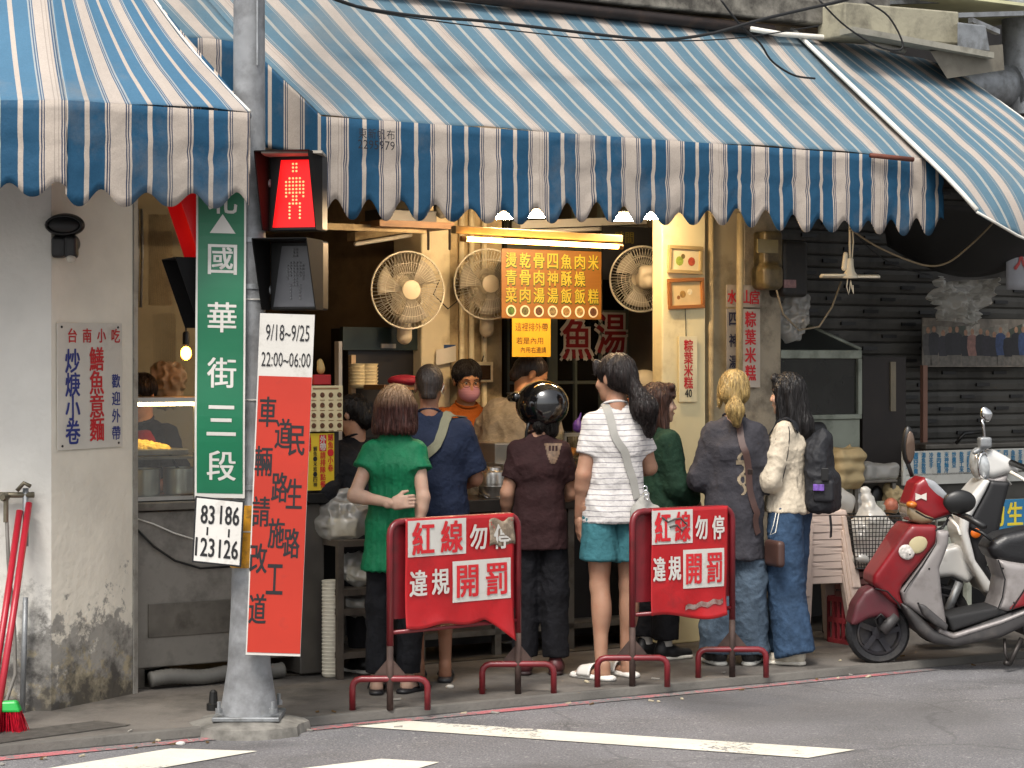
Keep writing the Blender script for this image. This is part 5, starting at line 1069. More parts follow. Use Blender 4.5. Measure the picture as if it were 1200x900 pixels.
o = thing('wall_mirror', 'small framed mirror hung at the edge of the inner pillar', 'mirror', P_(568, 442, 1.13)); m = MB(); fb(m, 559, 578, 1.12, 1.148, 424, 448); m.build('frame', CREAM, o, bevel=.003); m = MB(); fb(m, 562, 575, 1.115, 1.119, 428, 445); m.build('glass', mat('brown mirror', '3a2a20', .15), o)
o = thing('power_cord', 'black cord hanging down the inner pillar behind the menu board', 'cord', P_(570, 400, 1.16)); MB().tube([P_(x, y, 1.16) for x, y in ((563, 368), (566, 390), (569, 410), (564, 426))], .004, 6).build('cord', CABLE, o, smooth=True)
# pictures and price sign on the clean pillar
def pic(x0, x1, y0, y1, rot, frame, art, lab, blobs):
    o = thing('picture_frame', lab, 'picture', P_((x0 + x1) / 2, (y0 + y1) / 2, 0)); c = P_((x0 + x1) / 2, (y0 + y1) / 2, -.01); w_ = (P_(x1, y0, 0) - P_(x0, y0, 0)).length; h_ = (y1 - y0) * c.y / 2500; Rr = M.Rotation(rot, 3, N)
    q = Plane(c, Rr @ U, Rr @ Z); m = MB(); b = .022
    for a in ((-w_ / 2, w_ / 2, h_ / 2 - b, h_ / 2), (-w_ / 2, w_ / 2, -h_ / 2, -h_ / 2 + b), (-w_ / 2, -w_ / 2 + b, -h_ / 2 + b, h_ / 2 - b), (w_ / 2 - b, w_ / 2, -h_ / 2 + b, h_ / 2 - b)): card(m, q, *a, .018)
    m.build('frame', frame, o, bevel=.003); m = MB(); card(m, q, -w_ / 2 + b, w_ / 2 - b, -h_ / 2 + b, h_ / 2 - b, .004); m.build('picture', art, o)
    for k, (x, y, rx, ry, cc) in enumerate(blobs): m = MB(); m.ball(q.p(x * w_, y * h_, .004), (rx, rx, .001), 12, 6, M((q.ex, q.ey, q.n)).transposed()); m.build('painted_shape', mat('paint ' + cc, cc, .6, var=.3, vs=60), o)
pic(782, 822, 288, 321, -.02, mat('pale wood frame', 'a08a5c', .5), mat('cream picture', 'd3c39a', .6), 'upper framed picture with green and red figures on the cream pillar', ((-.15, -.05, .028, 1, '8a9a3a'), (.2, -.05, .026, 1, 'a5452c'), (-.05, .12, .015, 1, '6a5a30')))
pic(782, 824, 326, 362, .05, ORANGE_WOOD, mat('beige picture', 'cdb27e', .6), 'lower framed picture in a brown frame tilted on the cream pillar', ((-.08, -.02, .022, 1, 'a07a3a'), (.12, .05, .018, 1, 'e0d0a8'), (-.2, -.12, .012, 1, '8a5a2a')))
tl, tr = P_(795, 394, -.012), P_(816, 394, -.012); plq = Plane(tl, U, Z); W_ = (tr - tl).length; k = tl.y / 2500
o = thing('price_sign', 'white vertical price sign with red characters on the cream pillar', 'sign', tl); m = MB(); card(m, plq, 0, W_, -77 * k, 0, .008); m.build('board', mat('warm white board', 'e2d6ae', .5), o, bevel=.001)
m = MB(); column(m, plq, '粽葉米糕', W_ / 2, -11 * k, 14.5 * k, .068, .062, .022, up=.0105); split(m, 'character', INKR, o); m = MB(); write(m, plq, '40', W_ / 2, -67 * k, .045, .05, .012, up=.0105); split(m, 'character', INK, o)
MB().tube([P_(803, 362, -.006), P_(804, 394, -.006)], .002, 5).build('string', CABLE, o)
# signs on the worn pillar
o = thing('pillar_sign', 'faded board with red and black characters on the worn beige pillar', 'sign', P_(870, 400, -.03)); tl = P_(868, 334, -.035); plq = Plane(tl, U, Z); k = tl.y / 2500; kx = (P_(893, 334, -.035) - tl).length / 25
m = MB(); card(m, plq, -17 * kx, 22 * kx, -26 * k, 0, .006); m.build('top_board', mat('faded board', 'a89a88', .6, dirt=(.3, '6e6252', 8)), o); m = MB(); card(m, plq, 0, 22 * kx, -120 * k, -28 * k, .006); m.build('board', mat('pale sign board', 'b5a99a', .6, dirt=(.3, '7d715f', 8)), o); m = MB(); card(m, plq, -17 * kx, -1.5 * kx, -120 * k, -28 * k, .006); m.build('narrow_board', mat('faded grey board', '9a9082', .6, dirt=(.3, '6e6252', 8)), o)
m = MB()
for ch, x in (('水', -11), ('山', 6), ('宮', 16)): write(m, plq, ch, x * kx, -14 * k, .08, .062, .025, up=.008)
column(m, plq, '粽葉米糕', 10.5 * kx, -40 * k, 21 * k, .09, .078, .025, up=.008); split(m, 'character', INKR, o); m = MB(); column(m, plq, '四神湯', -9.5 * kx, -40 * k, 25 * k, .075, .06, .02, up=.008); split(m, 'character', mat('dark blue print', '23233a', .6), o)
o = thing('conduit_pipe', 'bent grey conduit in front of the faded pillar sign', 'pipe', P_(866, 400, -.09)); MB().tube([P_(868, 250, -.09), P_(867, 340, -.09), P_(866, 480, -.09)], .022, 8).build('pipe', CREAM_D, o, smooth=True)
# meter boxes
METER = mat('grimy meter glass', '6b5c3c', .35, var=.3, vs=12, dirt=(.5, '2e261a', 10))
o = thing('electricity_meter', 'grimy brass coloured electricity meter with rounded glass on the worn pillar', 'meter', P_(902, 320, -.06)); c = P_(899, 305, -.1)
sd = SDF(.007); sd.rbox(P_(900, 293, -.08), (.07, .06, .11), .02, R=R32); sd.rbox(P_(899, 325, -.1), (.075, .08, .075), .04, R=R32); solid(sd, 'case', METER, o)
m = MB(); fb(m, 888, 912, -.17, -.16, 281, 296); m.build('dial_window', mat('dial glass', '8d8058', .2, spec=.8), o)
o = thing('junction_box', 'black junction box to the right of the electricity meter', 'box', P_(925, 320, -.05)); sd = SDF(.008); sd.rbox(P_(923, 315, -.06), (.1, .08, .17), .03, R=R32); solid(sd, 'case', mat('black box', '1b1917', .45, dirt=(.4, '3d352a', 10)), o)
m = MB(); fb(m, 919, 933, -.15, -.142, 328, 337); m.build('sticker', mat('red white sticker', '8a6a6a', .5, var=.3, vs=40), o)
o = thing('power_cord', 'dark cord looping below the meter boxes to the hanging fan', 'cord', P_(940, 370, -.1)); MB().tube([P_(x, y, -.2) for x, y in ((910, 340), (918, 368), (936, 387), (960, 383), (975, 360), (986, 330))], .006, 6).build('cord', mat('pale brown cord', '7d725e', .6), o, smooth=True)
o = thing('plastic_bag', 'crumpled clear plastic bag hanging below the meter boxes', 'bag', P_(932, 370, -.03)); sd = SDF(.008); sd.ell(P_(930, 372, .02), (.1, .06, .13)); sd.cone(P_(928, 350, .02), P_(925, 335, .02), .05, .02); solid(sd, 'bag', BAG, o, disp=lambda v, n: .04 * vnoise(v * 11, 1) + .02 * (1 - 2 * np.abs(vnoise(v * 26, 5))))
# hanging fly fan
c = P_(996, 324, -.5); o = thing('hanging_fan', 'small white hanging fly fan with flat blades under the awning', 'fan', c); WH = mat('ivory plastic', 'e2d8c0', .45, var=.05)
MB().lathe(c, Z, [(.012, -.012), (.045, -.01), (.048, .0), (.028, .03), (.022, .06), (.02, .1), (.016, .105)], 20).build('motor_cone', WH, o, smooth=40)
for q in (0, math.pi):
    m = MB(); d = V((math.cos(q + .1), math.sin(q + .1), 0)); m.grid(lambda u, v: c + d * lerp(.03, .175, u) + V((-d.y, d.x, 0)) * lerp(-.028, .028, v) * (1 - .35 * u) + Z * (-.004 + .012 * v), 6, 3); m.build('blade', WH, o, smooth=True, solid=.012)
sd = SDF(.005); sd.cone(c + V((-.03, 0, .05)), c + V((-.025, 0, .13)), .02, .014); solid(sd, 'grip', WH, o)
MB().tube([c + Z * .1, c + V((0, 0, .32))], .007, 8).build('stem', WH, o, smooth=True); MB().tube([c + V((.012, 0, .1)), c + V((.02, 0, .2)), c + V((.015, 0, .3))], .004, 6).build('pull_cord', WH, o, smooth=True)
MB().tube([c + V((-.012, 0, -.01)), c + V((-.02, -.01, -.06)), c + V((-.01, -.01, -.105)), c + V((0, 0, -.06)), c + V((.004, 0, -.02)), c + V((.012, 0, -.07)), c + V((.02, 0, -.1)), c + V((.018, 0, -.05))], .003, 6).build('looped_cord', WH, o, smooth=True)
cable('hanging_cable', 'pale cord sagging from the awning rail to the right edge', [FP(x, y, -.55) for x, y in ((996, 268), (1030, 290), (1080, 310), (1110, 308), (1140, 285), (1163, 262))], .006, mat('tan cord', '8d7c60', .6))
cable('hanging_cable', 'thin dark cord sagging deeper below the pale cord', [FP(x, y, -.3) for x, y in ((1002, 275), (1030, 300), (1060, 315), (1090, 322))], .004)
# steel cart with hood
o = thing('food_cart', 'grey steel food cart with sloped hood and glass front by the shutter', 'cart', P_(960, 500, .1)); s0, z0 = ST(914, 490, .12); s1, z1 = ST(1009, 410, .12); CART = mat('greenish steel', '8d9285', .45, .5, var=.15, vs=4, dirt=(.45, '3d3c34', 5))
zt = ST(960, 378, .3)[1]; zg = ST(960, 486, .12)[1]
m = MB(); a = [F(s0, .12, z1), F(s1, .12, z1), F(s1, .6, z1), F(s0, .6, z1)]; b = [F(s0, .35, zt), F(s1 - .28, .35, zt), F(s1 - .28, .5, zt), F(s0, .5, zt)]; m.hexa(a + b); m.build('hood', mat('dark hood', '2f312e', .5, .3), o, bevel=.004)
m = MB(); m.fbox(s0, s1, .11, .6, z1 - .055, z1 - .002); m.build('upper_rail', CART, o, bevel=.004); m = MB(); m.fbox(s0, s1, .11, .6, zg - .03, zg); m.build('lower_rail', CART, o, bevel=.004)
m = MB(); m.fbox(s0, s1, .13, .6, .3, zg - .03); m.build('body', CART, o, bevel=.004); m = MB(); m.fbox(s1 - .03, s1, .11, .14, zg, z1 - .055); m.build('post', CART, o); m = MB(); m.fbox(s0, s1 - .032, .13, .136, zg + .002, z1 - .057); m.build('glass', mat('dark dusty glass', '252521', .15, var=.3, vs=5), o)
m = MB(); m.tube([F(s1, .12, z1), F(s1 - .28, .35, zt)], .014, 8); m.build('hood_edge', CART, o, smooth=True)
o = thing('dark_cabinet', 'dark wooden cabinet between the food cart and the shutter', 'cabinet', P_(1030, 470, .2)); m = MB(); fb(m, 1011, 1062, .25, .6, 418, 640); m.build('cabinet', mat('dark brown cabinet', '241d19', .6, var=.2), o, bevel=.006); m = MB(); fb(m, 1044, 1050, .24, .25, 424, 482); m.build('edge_strip', mat('pale strip', '7a705c', .5), o)
o = thing('wooden_post', 'thin brown post under the left edge of the group poster', 'post', P_(1085, 470, .4)); m = MB(); fb(m, 1082, 1087, .4, .43, 428, 530); m.build('post', mat('pinkish post', '7d5a4a', .6), o)
# poster of a group of people (flat print)
t_ = .45; tl, tr = P_(1080, 376, t_), P_(1230, 370, t_); plq = Plane(tl, U, Z); W_ = (tr - tl).length; k = tl.y / 2500; H_ = 54 * k
o = thing('group_poster', 'wide dim poster showing a row of standing people on the shutter', 'poster', tl); m = MB(); card(m, plq, 0, W_, -H_, 0.02, .006); m.build('print_sheet', mat('poster print', '6d655a', .5, var=.45, vs=10, dirt=(.5, '2e2a26', 7)), o)
rr = random.Random(11); figs = {}
for i in range(9): x_ = W_ * i / 9; figs.setdefault(('5d5a50', '7a7468', '3a4034', '8a8478')[i % 4], MB()).add([plq.p(x_ + a_, b_, .0068) for a_, b_ in ((0, -H_ * .45), (W_ / 9.5, -H_ * .45), (W_ / 9.5, -H_ * rr.uniform(.02, .15)), (0, -H_ * rr.uniform(.02, .2)))], [(0, 1, 2, 3)])
for i in range(17):
    x = W_ * (.04 + i * .057); h = H_ * rr.uniform(.72, .86); cc = ('17161a', '1d1c20', '3d3a38', '221f26', '7d5a50', '17161a', '2a3a5a', '3d3a38', '1d1c20')[rr.randrange(9)]; x += W_ * rr.uniform(-.012, .012); sk = '8d6a52'
    figs.setdefault(cc, MB()); mm = figs[cc]; w2 = .058
    mm.add([plq.p(x + a * w2, -H_ * .95 + b * h, .0075 + i * .0001) for a, b in ((-.6, .25), (.6, .25), (.85, .5), (.75, .78), (.3, .84), (-.3, .84), (-.75, .78), (-.85, .5))], [tuple(range(8))])
    figs.setdefault('5d5850', MB()).add([plq.p(x + a * w2, -H_ * .97 + b * h, .0075) for a, b in ((-.55, 0), (.55, 0), (.6, .27), (-.6, .27))], [(0, 1, 2, 3)])
    figs.setdefault(sk, MB()).add([plq.p(x + .018 * math.cos(a * .785), -H_ * .95 + h * .92 + .022 * math.sin(a * .785), .0075) for a in range(8)], [tuple(range(8))])
for cc, mm in figs.items(): mm.build('printed_figures', mat('print ' + cc, cc, .5, var=.3, vs=40), o, kind='stuff')
o = thing('plastic_sheet', 'crumpled translucent plastic sheet hanging over the poster', 'plastic sheet', P_(1130, 350, .1)); tp = [P_(x, y, .1) for x, y in ((1092, 325), (1172, 322), (1140, 385), (1088, 360))]
def ps(u, v):
    a = lerp(P_(1093, 324, .2), P_(1171, 322, .2), u); b = lerp(P_(1100, 372, .2), P_(1146, 384, .2), u); q = lerp(a, b, v); n1 = vnoise(np.array([[u * 4, v * 4, 1]]), 3)[0]; n2 = vnoise(np.array([[u * 11, v * 9, 1]]), 5)[0]
    return q + N * (.08 * n1 + .045 * (1 - 2 * abs(n2))) + U * (-.05 * math.sin(math.pi * v) * (1 - u))
MB().grid(ps, 40, 32).build('sheet', BAGW, o, solid=.002)
o = thing('cloth_banner', 'pale hanging cloth with a red mark at the right edge', 'banner', P_(1190, 310, .0)); plq = Plane(P_(1179, 272, -.0), U, Z, bend=lambda x, y: .015 * math.sin(x * 25)); m = MB(); m.grid(lambda u, v: plq.p(u * .3, -.37 * v), 14, 8); m.build('cloth', mat('grey white cloth', '8f8f92', .8, var=.1), o, smooth=True, solid=.002); m = MB(); write(m, plq, '大', .13, -.16, .16, .15, .03, up=.006); split(m, 'character', mat('faded red print', 'a8403c', .7), o)
# freezer box with blue characters, rack and blue sign behind the scooters
t_ = -.1; tl, tr = P_(1056, 529, t_), P_(1260, 520, t_); plq = Plane(tl, U, Z); W_ = (tr - tl).length; k = tl.y / 2500
o = thing('white_banner_board', 'long white board printed with columns of blue characters behind the scooters', 'sign', tl); m = MB(); card(m, plq, 0, W_, -40 * k, 0, .02); m.build('board', mat('white board', 'b9b8b0', .5, var=.08, dirt=(.3, '7d796c', 6)), o, bevel=.003)
m = MB(); ch_ = '現做手工肉圓米糕四神湯炒麵魚羹冷飲豆花'; kx = W_ / 204
for i in range(20):
    for j in range(4 if i % 3 else 3): write(m, plq, ch_[(i * 5 + j * 3) % len(ch_)], (5 + i * 8.6) * kx, -(5 + j * 6.2) * k, .032, .034, .03, up=.0225)
split(m, 'character', mat('blue print', '1c6d94', .5), o)
o = thing('display_counter', 'low dark stall counter with glassware behind the parked scooters', 'counter', P_(1120, 590, 0)); m = MB(); m.fbox(ST(1056, 560, -.08)[0], ST(1290, 560, -.08)[0], -.07, .45, .55, .92); m.build('body', mat('grey stall body', '55524c', .5, .2, dirt=(.5, '2d2a26', 5)), o, bevel=.006)
m = MB(); m.fbox(ST(1056, 560, -.08)[0], ST(1290, 560, -.08)[0], -.12, .5, .925, .945); m.build('top', STEEL_D, o, bevel=.004)
o = thing('flat_steel_cover', 'long steel lid lying on the stall counter above the blue lettered board', 'lid', P_(1150, 522, .1)); m = MB(); fb(m, 1085, 1240, .1, .4, 517, 527); m.build('lid', STEEL_D, o, bevel=.006); m = MB(); m.tube([P_(1120, 520, .08), P_(1130, 508, .05), P_(1150, 506, .05)], .012, 6); m.build('handle', BLACK, o, smooth=True)
o = thing('slatted_rack', 'pale green slatted rack between the two scooters', 'rack', P_(1080, 640, -.15)); SLT = mat('pale green slat', '9da194', .5, var=.1, dirt=(.3, '5d6056', 8)); s0 = ST(1035, 620, -.25)[0]; s1 = ST(1240, 620, -.25)[0]
for i in range(6): z_ = ST(1080, 594 + i * 14, -.25)[1]; MB().fbox(s0, s1, -.25, -.22, z_ - .022, z_ + .022).build('slat', SLT, o, bevel=.004)
for q in (s0 + .03, (s0 + s1) / 2, s1 - .03): MB().fbox(q - .02, q + .02, -.215, -.18, .002, ST(1080, 586, -.25)[1]).build('post', SLT, o)
t_ = -.3; tl = P_(1163, 586, t_); plq = Plane(tl, U, Z); k = tl.y / 2500; o = thing('blue_sign', 'blue board with yellow characters behind the white scooter', 'sign', tl); m = MB(); card(m, plq, 0, .65, -54 * k, 0, .012); m.build('board', mat('bright blue board', '2e7ba6', .5, var=.06), o, bevel=.003)
m = MB()
for i, ch in enumerate('的生魚'): write(m, plq, ch, .02 + i * .16, -17 * k, .14, .125, .03, up=.015)
split(m, 'character', INKY, o)
# stacked stools, bags, crates
STO = mat('pale pink plastic', 'b9a79c', .5, var=.06, dirt=(.3, '7d6c60', 7))
def stool():
    o = thing('plastic_stool', 'x', 'stool'); m = MB(); hw = .135
    bot = [V((x, y, .445)) for x, y in ((-hw, -hw), (hw, -hw), (hw, hw), (-hw, hw))]; m.hexa([p - Z * .035 for p in bot] + [V((p.x * .95, p.y * .95, p.z)) for p in bot]); m.build('seat', STO, o, bevel=.012)
    for x, y in ((-1, -1), (1, -1), (1, 1), (-1, 1)):
        m = MB(); a = V((x * .118, y * .118, .41)); b = V((x * .165, y * .165, 0)); w_ = .026
        m.hexa([b + V(p) * w_ for p in ((-1, -1, 0), (1, -1, 0), (1, 1, 0), (-1, 1, 0))] + [a + V(p) * w_ for p in ((-1, -1, 0), (1, -1, 0), (1, 1, 0), (-1, 1, 0))]); m.build('leg', STO, o, bevel=.006)
    for q in range(4):
        R = M.Rotation(q * math.pi / 2, 3, 'Z'); m = MB(); m.hexa([R @ V(p) for p in ((-.13, -.135, .36), (.13, -.135, .36), (.13, -.128, .36), (-.13, -.128, .36), (-.122, -.13, .41), (.122, -.13, .41), (.122, -.123, .41), (-.122, -.123, .41))]); m.build('apron', STO, o, bevel=.003)
    return o
nth = ('lowest', 'second from the bottom', 'third from the bottom', 'fourth from the bottom', 'fifth from the bottom', 'middle one', 'fifth from the top', 'fourth from the top', 'third from the top', 'second from the top', 'topmost')
sp = FP(957, 700, -.42); st0 = stool()
for i in range(9):
    o = st0 if i == 0 else copy_tree(st0); o.location = (sp.x, sp.y, .0 + i * .042); o.rotation_euler = (0, 0, FA - .25 + .03 * math.sin(i * 2)); tag(o, 'pale pink plastic stool, %s of the stack beside the blue jeans' % (nth[i] if i < 5 else ('fourth from the top', 'third from the top', 'second from the top', 'topmost')[i - 5]), 'stool', 'stacked pink stools')
o = thing('black_chair_back', 'black padded chair back behind the white jacket', 'chair', P_(955, 530, -.15)); sd = SDF(.008); sd.rbox(P_(950, 540, -.1), (.13, .035, .24), .06, R=R32); solid(sd, 'backrest', mat('black vinyl', '191a1c', .5, var=.2), o)
m = MB(); fb(m, 951, 962, -.155, -.145, 508, 521); m.build('label_plate', mat('dim label', '4d5052', .5, var=.4, vs=40), o)
MB().tube([P_(943, 575, -.1), F(ST(943, 575, -.1)[0], -.1, .01)], .014, 8).build('leg', BLACK, o); MB().tube([P_(966, 575, -.1), F(ST(966, 575, -.1)[0], -.1, .01)], .014, 8).build('leg', BLACK, o)
TAN = mat('tan paper bag', '94835f', .7, var=.2, vs=6, bump=.4, bs=20)
o = thing('bulging_bag', 'tan bulging sack standing behind the backpack', 'bag', P_(990, 560, -.15)); c = P_(989, 548, -.15); sd = SDF(.008); sd.rbox(c + Z * -.01, (.11, .09, .115), .05, R=R32); sd.rbox(c + Z * .085, (.095, .085, .035), .03, k=.03, R=R32); sd.cone(c + V((.02, 0, .12)), c + V((.04, 0, .145)), .014, .006); solid(sd, 'sack', TAN, o, disp=lambda v, n: .014 * vnoise(v * 14, 3) + .005 * np.sin(v[:, 2] * 90))
o = thing('plastic_bag', 'milky white plastic bag wedged below the tan sack', 'bag', P_(985, 590, -.2)); sd = SDF(.008); sd.ell(P_(984, 588, -.2), (.085, .08, .09)); solid(sd, 'bag', BAGW, o, disp=lambda v, n: .018 * vnoise(v * 16, 2))
for i, (x, y, w_, h_, mm, lab) in enumerate(((975, 575, .07, .06, BAGW, 'milky bag squeezed between the backpack and the tan sack'), (1006, 590, .07, .07, BAGW, 'milky bag sagging over the dark side table edge'), (1046, 582, .05, .05, TAN, 'small tan bundle behind the snack bowl'))):
    c = P_(x, y, -.1 - .03 * i); o = thing('bag', lab, 'bag', c); sd = SDF(.008); sd.rbox(c, (w_, .06, h_), .035, R=R32); sd.cone(c + V((-.02, 0, h_)), c + V((.02, 0, h_ + .012)), .03, .012, k=.03); solid(sd, 'sack', mm, o, disp=lambda v, n: .016 * vnoise(v * 17, i + 20) + .008 * (1 - 2 * np.abs(vnoise(v * 34, i + 30))))
o = thing('side_table', 'dark side table carrying bags and trays behind the wire basket', 'table', P_(1010, 620, -.1)); s0 = ST(972, 610, -.3)[0]; s1 = ST(1056, 610, -.3)[0]; zt = ST(1000, 606, -.3)[1]; m = MB(); m.fbox(s0, s1, -.3, .1, zt - .03, zt); m.build('table_top', WOOD, o, bevel=.004)
for a in (s0 + .03, s1 - .03):
    for b in (-.27, .07): MB().fbox(a - .018, a + .018, b - .018, b + .018, .002, zt - .03).build('leg', DARK, o)
o = thing('tray', 'long tray wrapped in clear film on the side table', 'tray', P_(1030, 555, -.15)); m = MB(); fb(m, 1000, 1052, -.2, .05, 562, 567); m.build('tray', STEEL_D, o, bevel=.004); sd = SDF(.008); sd.rbox(P_(1024, 552, -.08), (.14, .09, .05), .03, R=R32); solid(sd, 'film', BAG, o, disp=lambda v, n: .015 * vnoise(v * 18, 4))
for a in (1004, 1048): m = MB(); fb(m, a - 2, a + 2, -.19, -.17, 566, 606); m.build('support', STEEL_D, o)
o = thing('snack_bowl', 'small bowl with reddish snacks under the wrapped tray', 'bowl', P_(1042, 600, -.25)); c = P_(1044, 604, -.25); c.z = zt + .002; MB().lathe(c, Z, [(.03, 0), (.06, .03), (.055, .03), (.03, .008)], 16).build('bowl', STEEL, o, smooth=40); sd = SDF(.006); sd.ell(c + Z * .05, (.045, .045, .05)); solid(sd, 'snacks', mat('reddish snacks', '9a5a44', .5, var=.3, vs=40), o)
o = thing('dark_bowl', 'black bowl standing on edge under the wrapped tray', 'bowl', P_(1027, 590, -.1)); sd = SDF(.006); sd.ell(P_(1027, 584, -.1), (.05, .03, .08), R=R32); solid(sd, 'bowl', BLACK, o)
def crate(px, pyb, t, sz, lab, m_):
    c = FP(px, pyb, t); o = thing('plastic_crate', lab, 'crate', c); R = M.Rotation(FA, 3, 'Z'); w_, d_, h_ = sz
    for a in range(2):
        for sg in (-1, 1):
            for kx in range(7):
                q = V((lerp(-w_, w_, kx / 6) / 2, sg * d_ / 2, h_ / 2)) if a == 0 else V((sg * w_ / 2, lerp(-d_, d_, kx / 6) / 2, h_ / 2)); MB().box(c + R @ q, (.014, .014, h_), R).build('upright', m_, o)
            for kz in (.03, .5, .97): q = V((0, sg * d_ / 2, h_ * kz)) if a == 0 else V((sg * w_ / 2, 0, h_ * kz)); MB().box(c + R @ q, (w_, .012, .03) if a == 0 else (.012, d_, .03), R).build('rail', m_, o)
    MB().box(c + R @ V((0, 0, .01)), (w_, d_, .01), R).build('bottom', m_, o)
CR = mat('dull red plastic', '8a2b33', .5, var=.1, dirt=(.4, '4a2022', 8)); gq = FP(1013, 750, -.5)
crate(1013, 752, -.52, (.32, .26, .26), 'dull red crate on the ground behind the red scooter wheel', CR)
o = thing('styrofoam_crate', 'pinkish ribbed box standing on the red crate behind the basket', 'box', P_(1012, 690, -.5)); c = P_(1012, 690, -.5); m = MB(); prof = []
for i in range(8): m.box(V((c.x, c.y, .28 + i * .042)), (.27, .2, .034), R32)
m.build('ribbed_box', mat('dusty pink plastic', '9a6a64', .6, var=.1, dirt=(.4, '6a3f3c', 6)), o, bevel=.004)
# wire basket with bag
c = P_(1020, 636, -.62); o = thing('wire_basket', 'black wire basket holding a plastic wrapped bundle in front of the red scooter', 'basket', c); R = M.Rotation(.12, 3, 'Z')
m = MB(); a, b = .15, .12; zt_, zb_ = .16, -.14
def bk(u, z): # perimeter
    f = lerp(.72, 1.02, (z - zb_) / (zt_ - zb_)); p = [(-a, -b), (a, -b), (a, b), (-a, b)]; i = int(u) % 4; q = u - int(u); x, y = lerp(p[i][0], p[(i + 1) % 4][0], q), lerp(p[i][1], p[(i + 1) % 4][1], q); return c + R @ V((x * f, y * f, z))
for i in range(56): u = i / 14; m.tube([bk(u, zb_), bk(u, zt_)], .0022, 4)
for j in range(14): z_ = lerp(zb_, zt_, j / 13); m.tube([bk(i / 4, z_) for i in range(16)], .0045 if j in (0, 13) else .0022, 4, closed=True)
m.build('wires', BLACK, o, kind='stuff'); MB().box(c + Z * zb_, (a * 1.4, b * 1.4, .006), R).build('floor_plate', BLACK, o)
o = thing('plastic_bundle', 'bundle wrapped in milky plastic tied at the top inside the wire basket', 'bag', c); sd = SDF(.008); sd.rbox(c + Z * .0, (.12, .09, .13), .05, R=R); sd.cone(c + V((0, 0, .12)), c + V((-.02, 0, .24)), .1, .035, k=.05); sd.cone(c + V((-.02, 0, .23)), c + V((-.035, 0, .3)), .022, .03, fq=.4, q=(0, 1, 0)); solid(sd, 'bundle', BAGW, o, disp=lambda v, n: .015 * vnoise(v * 16, 6) + .006 * vnoise(v * 45, 7))

# kitchen clutter seen between the customers, lit by the tubes
for i, (x, y) in enumerate(((598, 582), (607, 585), (616, 580), (652, 586))):
    c = P_(x, y, .2 + .05 * (i % 2)); c.z = .872; o = thing('sauce_bottle', ('red sauce bottle just right of the steel milk can', 'brown sauce bottle second from the milk can', 'yellow sauce bottle third from the milk can', 'pale sauce bottle beside the middle glass case')[i], 'bottle', c, 'sauce bottles on the counter'); MB().lathe(c, Z, [(.026, 0), (.028, .01), (.028, .1), (.012, .13), (.011, .15)], 14).build('bottle', mat('sauce ' + str(i), ('8a1a14', '4a2a16', 'b58a2a', 'b5a88a')[i], .3), o, smooth=40); MB().lathe(c + Z * .15, Z, [(.013, 0), (.012, .025), (.003, .04)], 12).build('cap', REDP if i % 2 == 0 else WHITE, o, smooth=40)
c = P_(455, 560, .95); o = thing('stock_pot', 'large steel stock pot behind the counter on the left', 'pot', c); c.z = .8; MB().lathe(c, Z, [(.2, 0), (.21, .02), (.21, .36), (.22, .37), (.2, .375), (.19, .1)], 28).build('pot', STEEL, o, smooth=40)
for i, x in enumerate((602, 612, 622, 634)):
    p_ = P_(x, 462, 1.42); o = thing('ladle', ('ladle hanging leftmost on the rail in the shop', 'ladle hanging second from the left on the rail', 'slotted spoon hanging third on the rail', 'strainer hanging rightmost on the rail')[i], 'ladle', p_, 'utensils on the rail'); MB().tube([p_, p_ - Z * .28], .005, 6).build('handle', STEEL, o, smooth=True); MB().ball(p_ - Z * .3, (.04, .03, .035), 12, 8).build('bowl', STEEL, o, smooth=True)
o = thing('hanging_rail', 'steel utensil rail on the window wall behind the cook', 'rail', P_(615, 461, 1.43)); MB().tube([P_(594, 461, 1.43), P_(642, 461, 1.43)], .008, 8).build('rail', STEEL, o, smooth=True)
for i, (x, y, t_) in enumerate(((420, 455, 1.18), (432, 455, 1.16), (470, 575, .25), (505, 575, .25))):
    c = P_(x, y, t_); o = thing('bowl_stack', ('stack of pale bowls on the black refrigerator ledge', 'second stack of pale bowls on the refrigerator ledge', 'stack of bowls on the counter behind the green blouse', 'stack of bowls on the counter behind the navy T-shirt')[i], 'bowls', c); m = MB(); pf = [(.035, 0)]
    for q in range(7): pf += [(.05, .01 + q * .02), (.058, .024 + q * .02), (.05, .026 + q * .02)]
    m.lathe(c, Z, pf, 16); m.build('bowls', mat('pale melamine', 'cfc39f', .35, var=.08), o, smooth=35)
o = thing('shelf', 'steel shelf with jars on the inner wall right of the fans', 'shelf', P_(600, 500, 1.4)); m = MB(); fb(m, 594, 646, 1.3, 1.47, 520, 524); m.build('board', STEEL, o)
for i in range(5): c = P_(599 + i * 10, 519, 1.38); c.z += .004; m = MB(); m.lathe(c, Z, [(.03, 0), (.032, .01), (.032, .09), (.024, .1), (.024, .115)], 12); m.build('jar', mat('jar %d' % i, ('a8742c', '8a3a20', 'b59a5c', '6a4a2a', 'a5552c')[i], .3, var=.2), o, smooth=40)
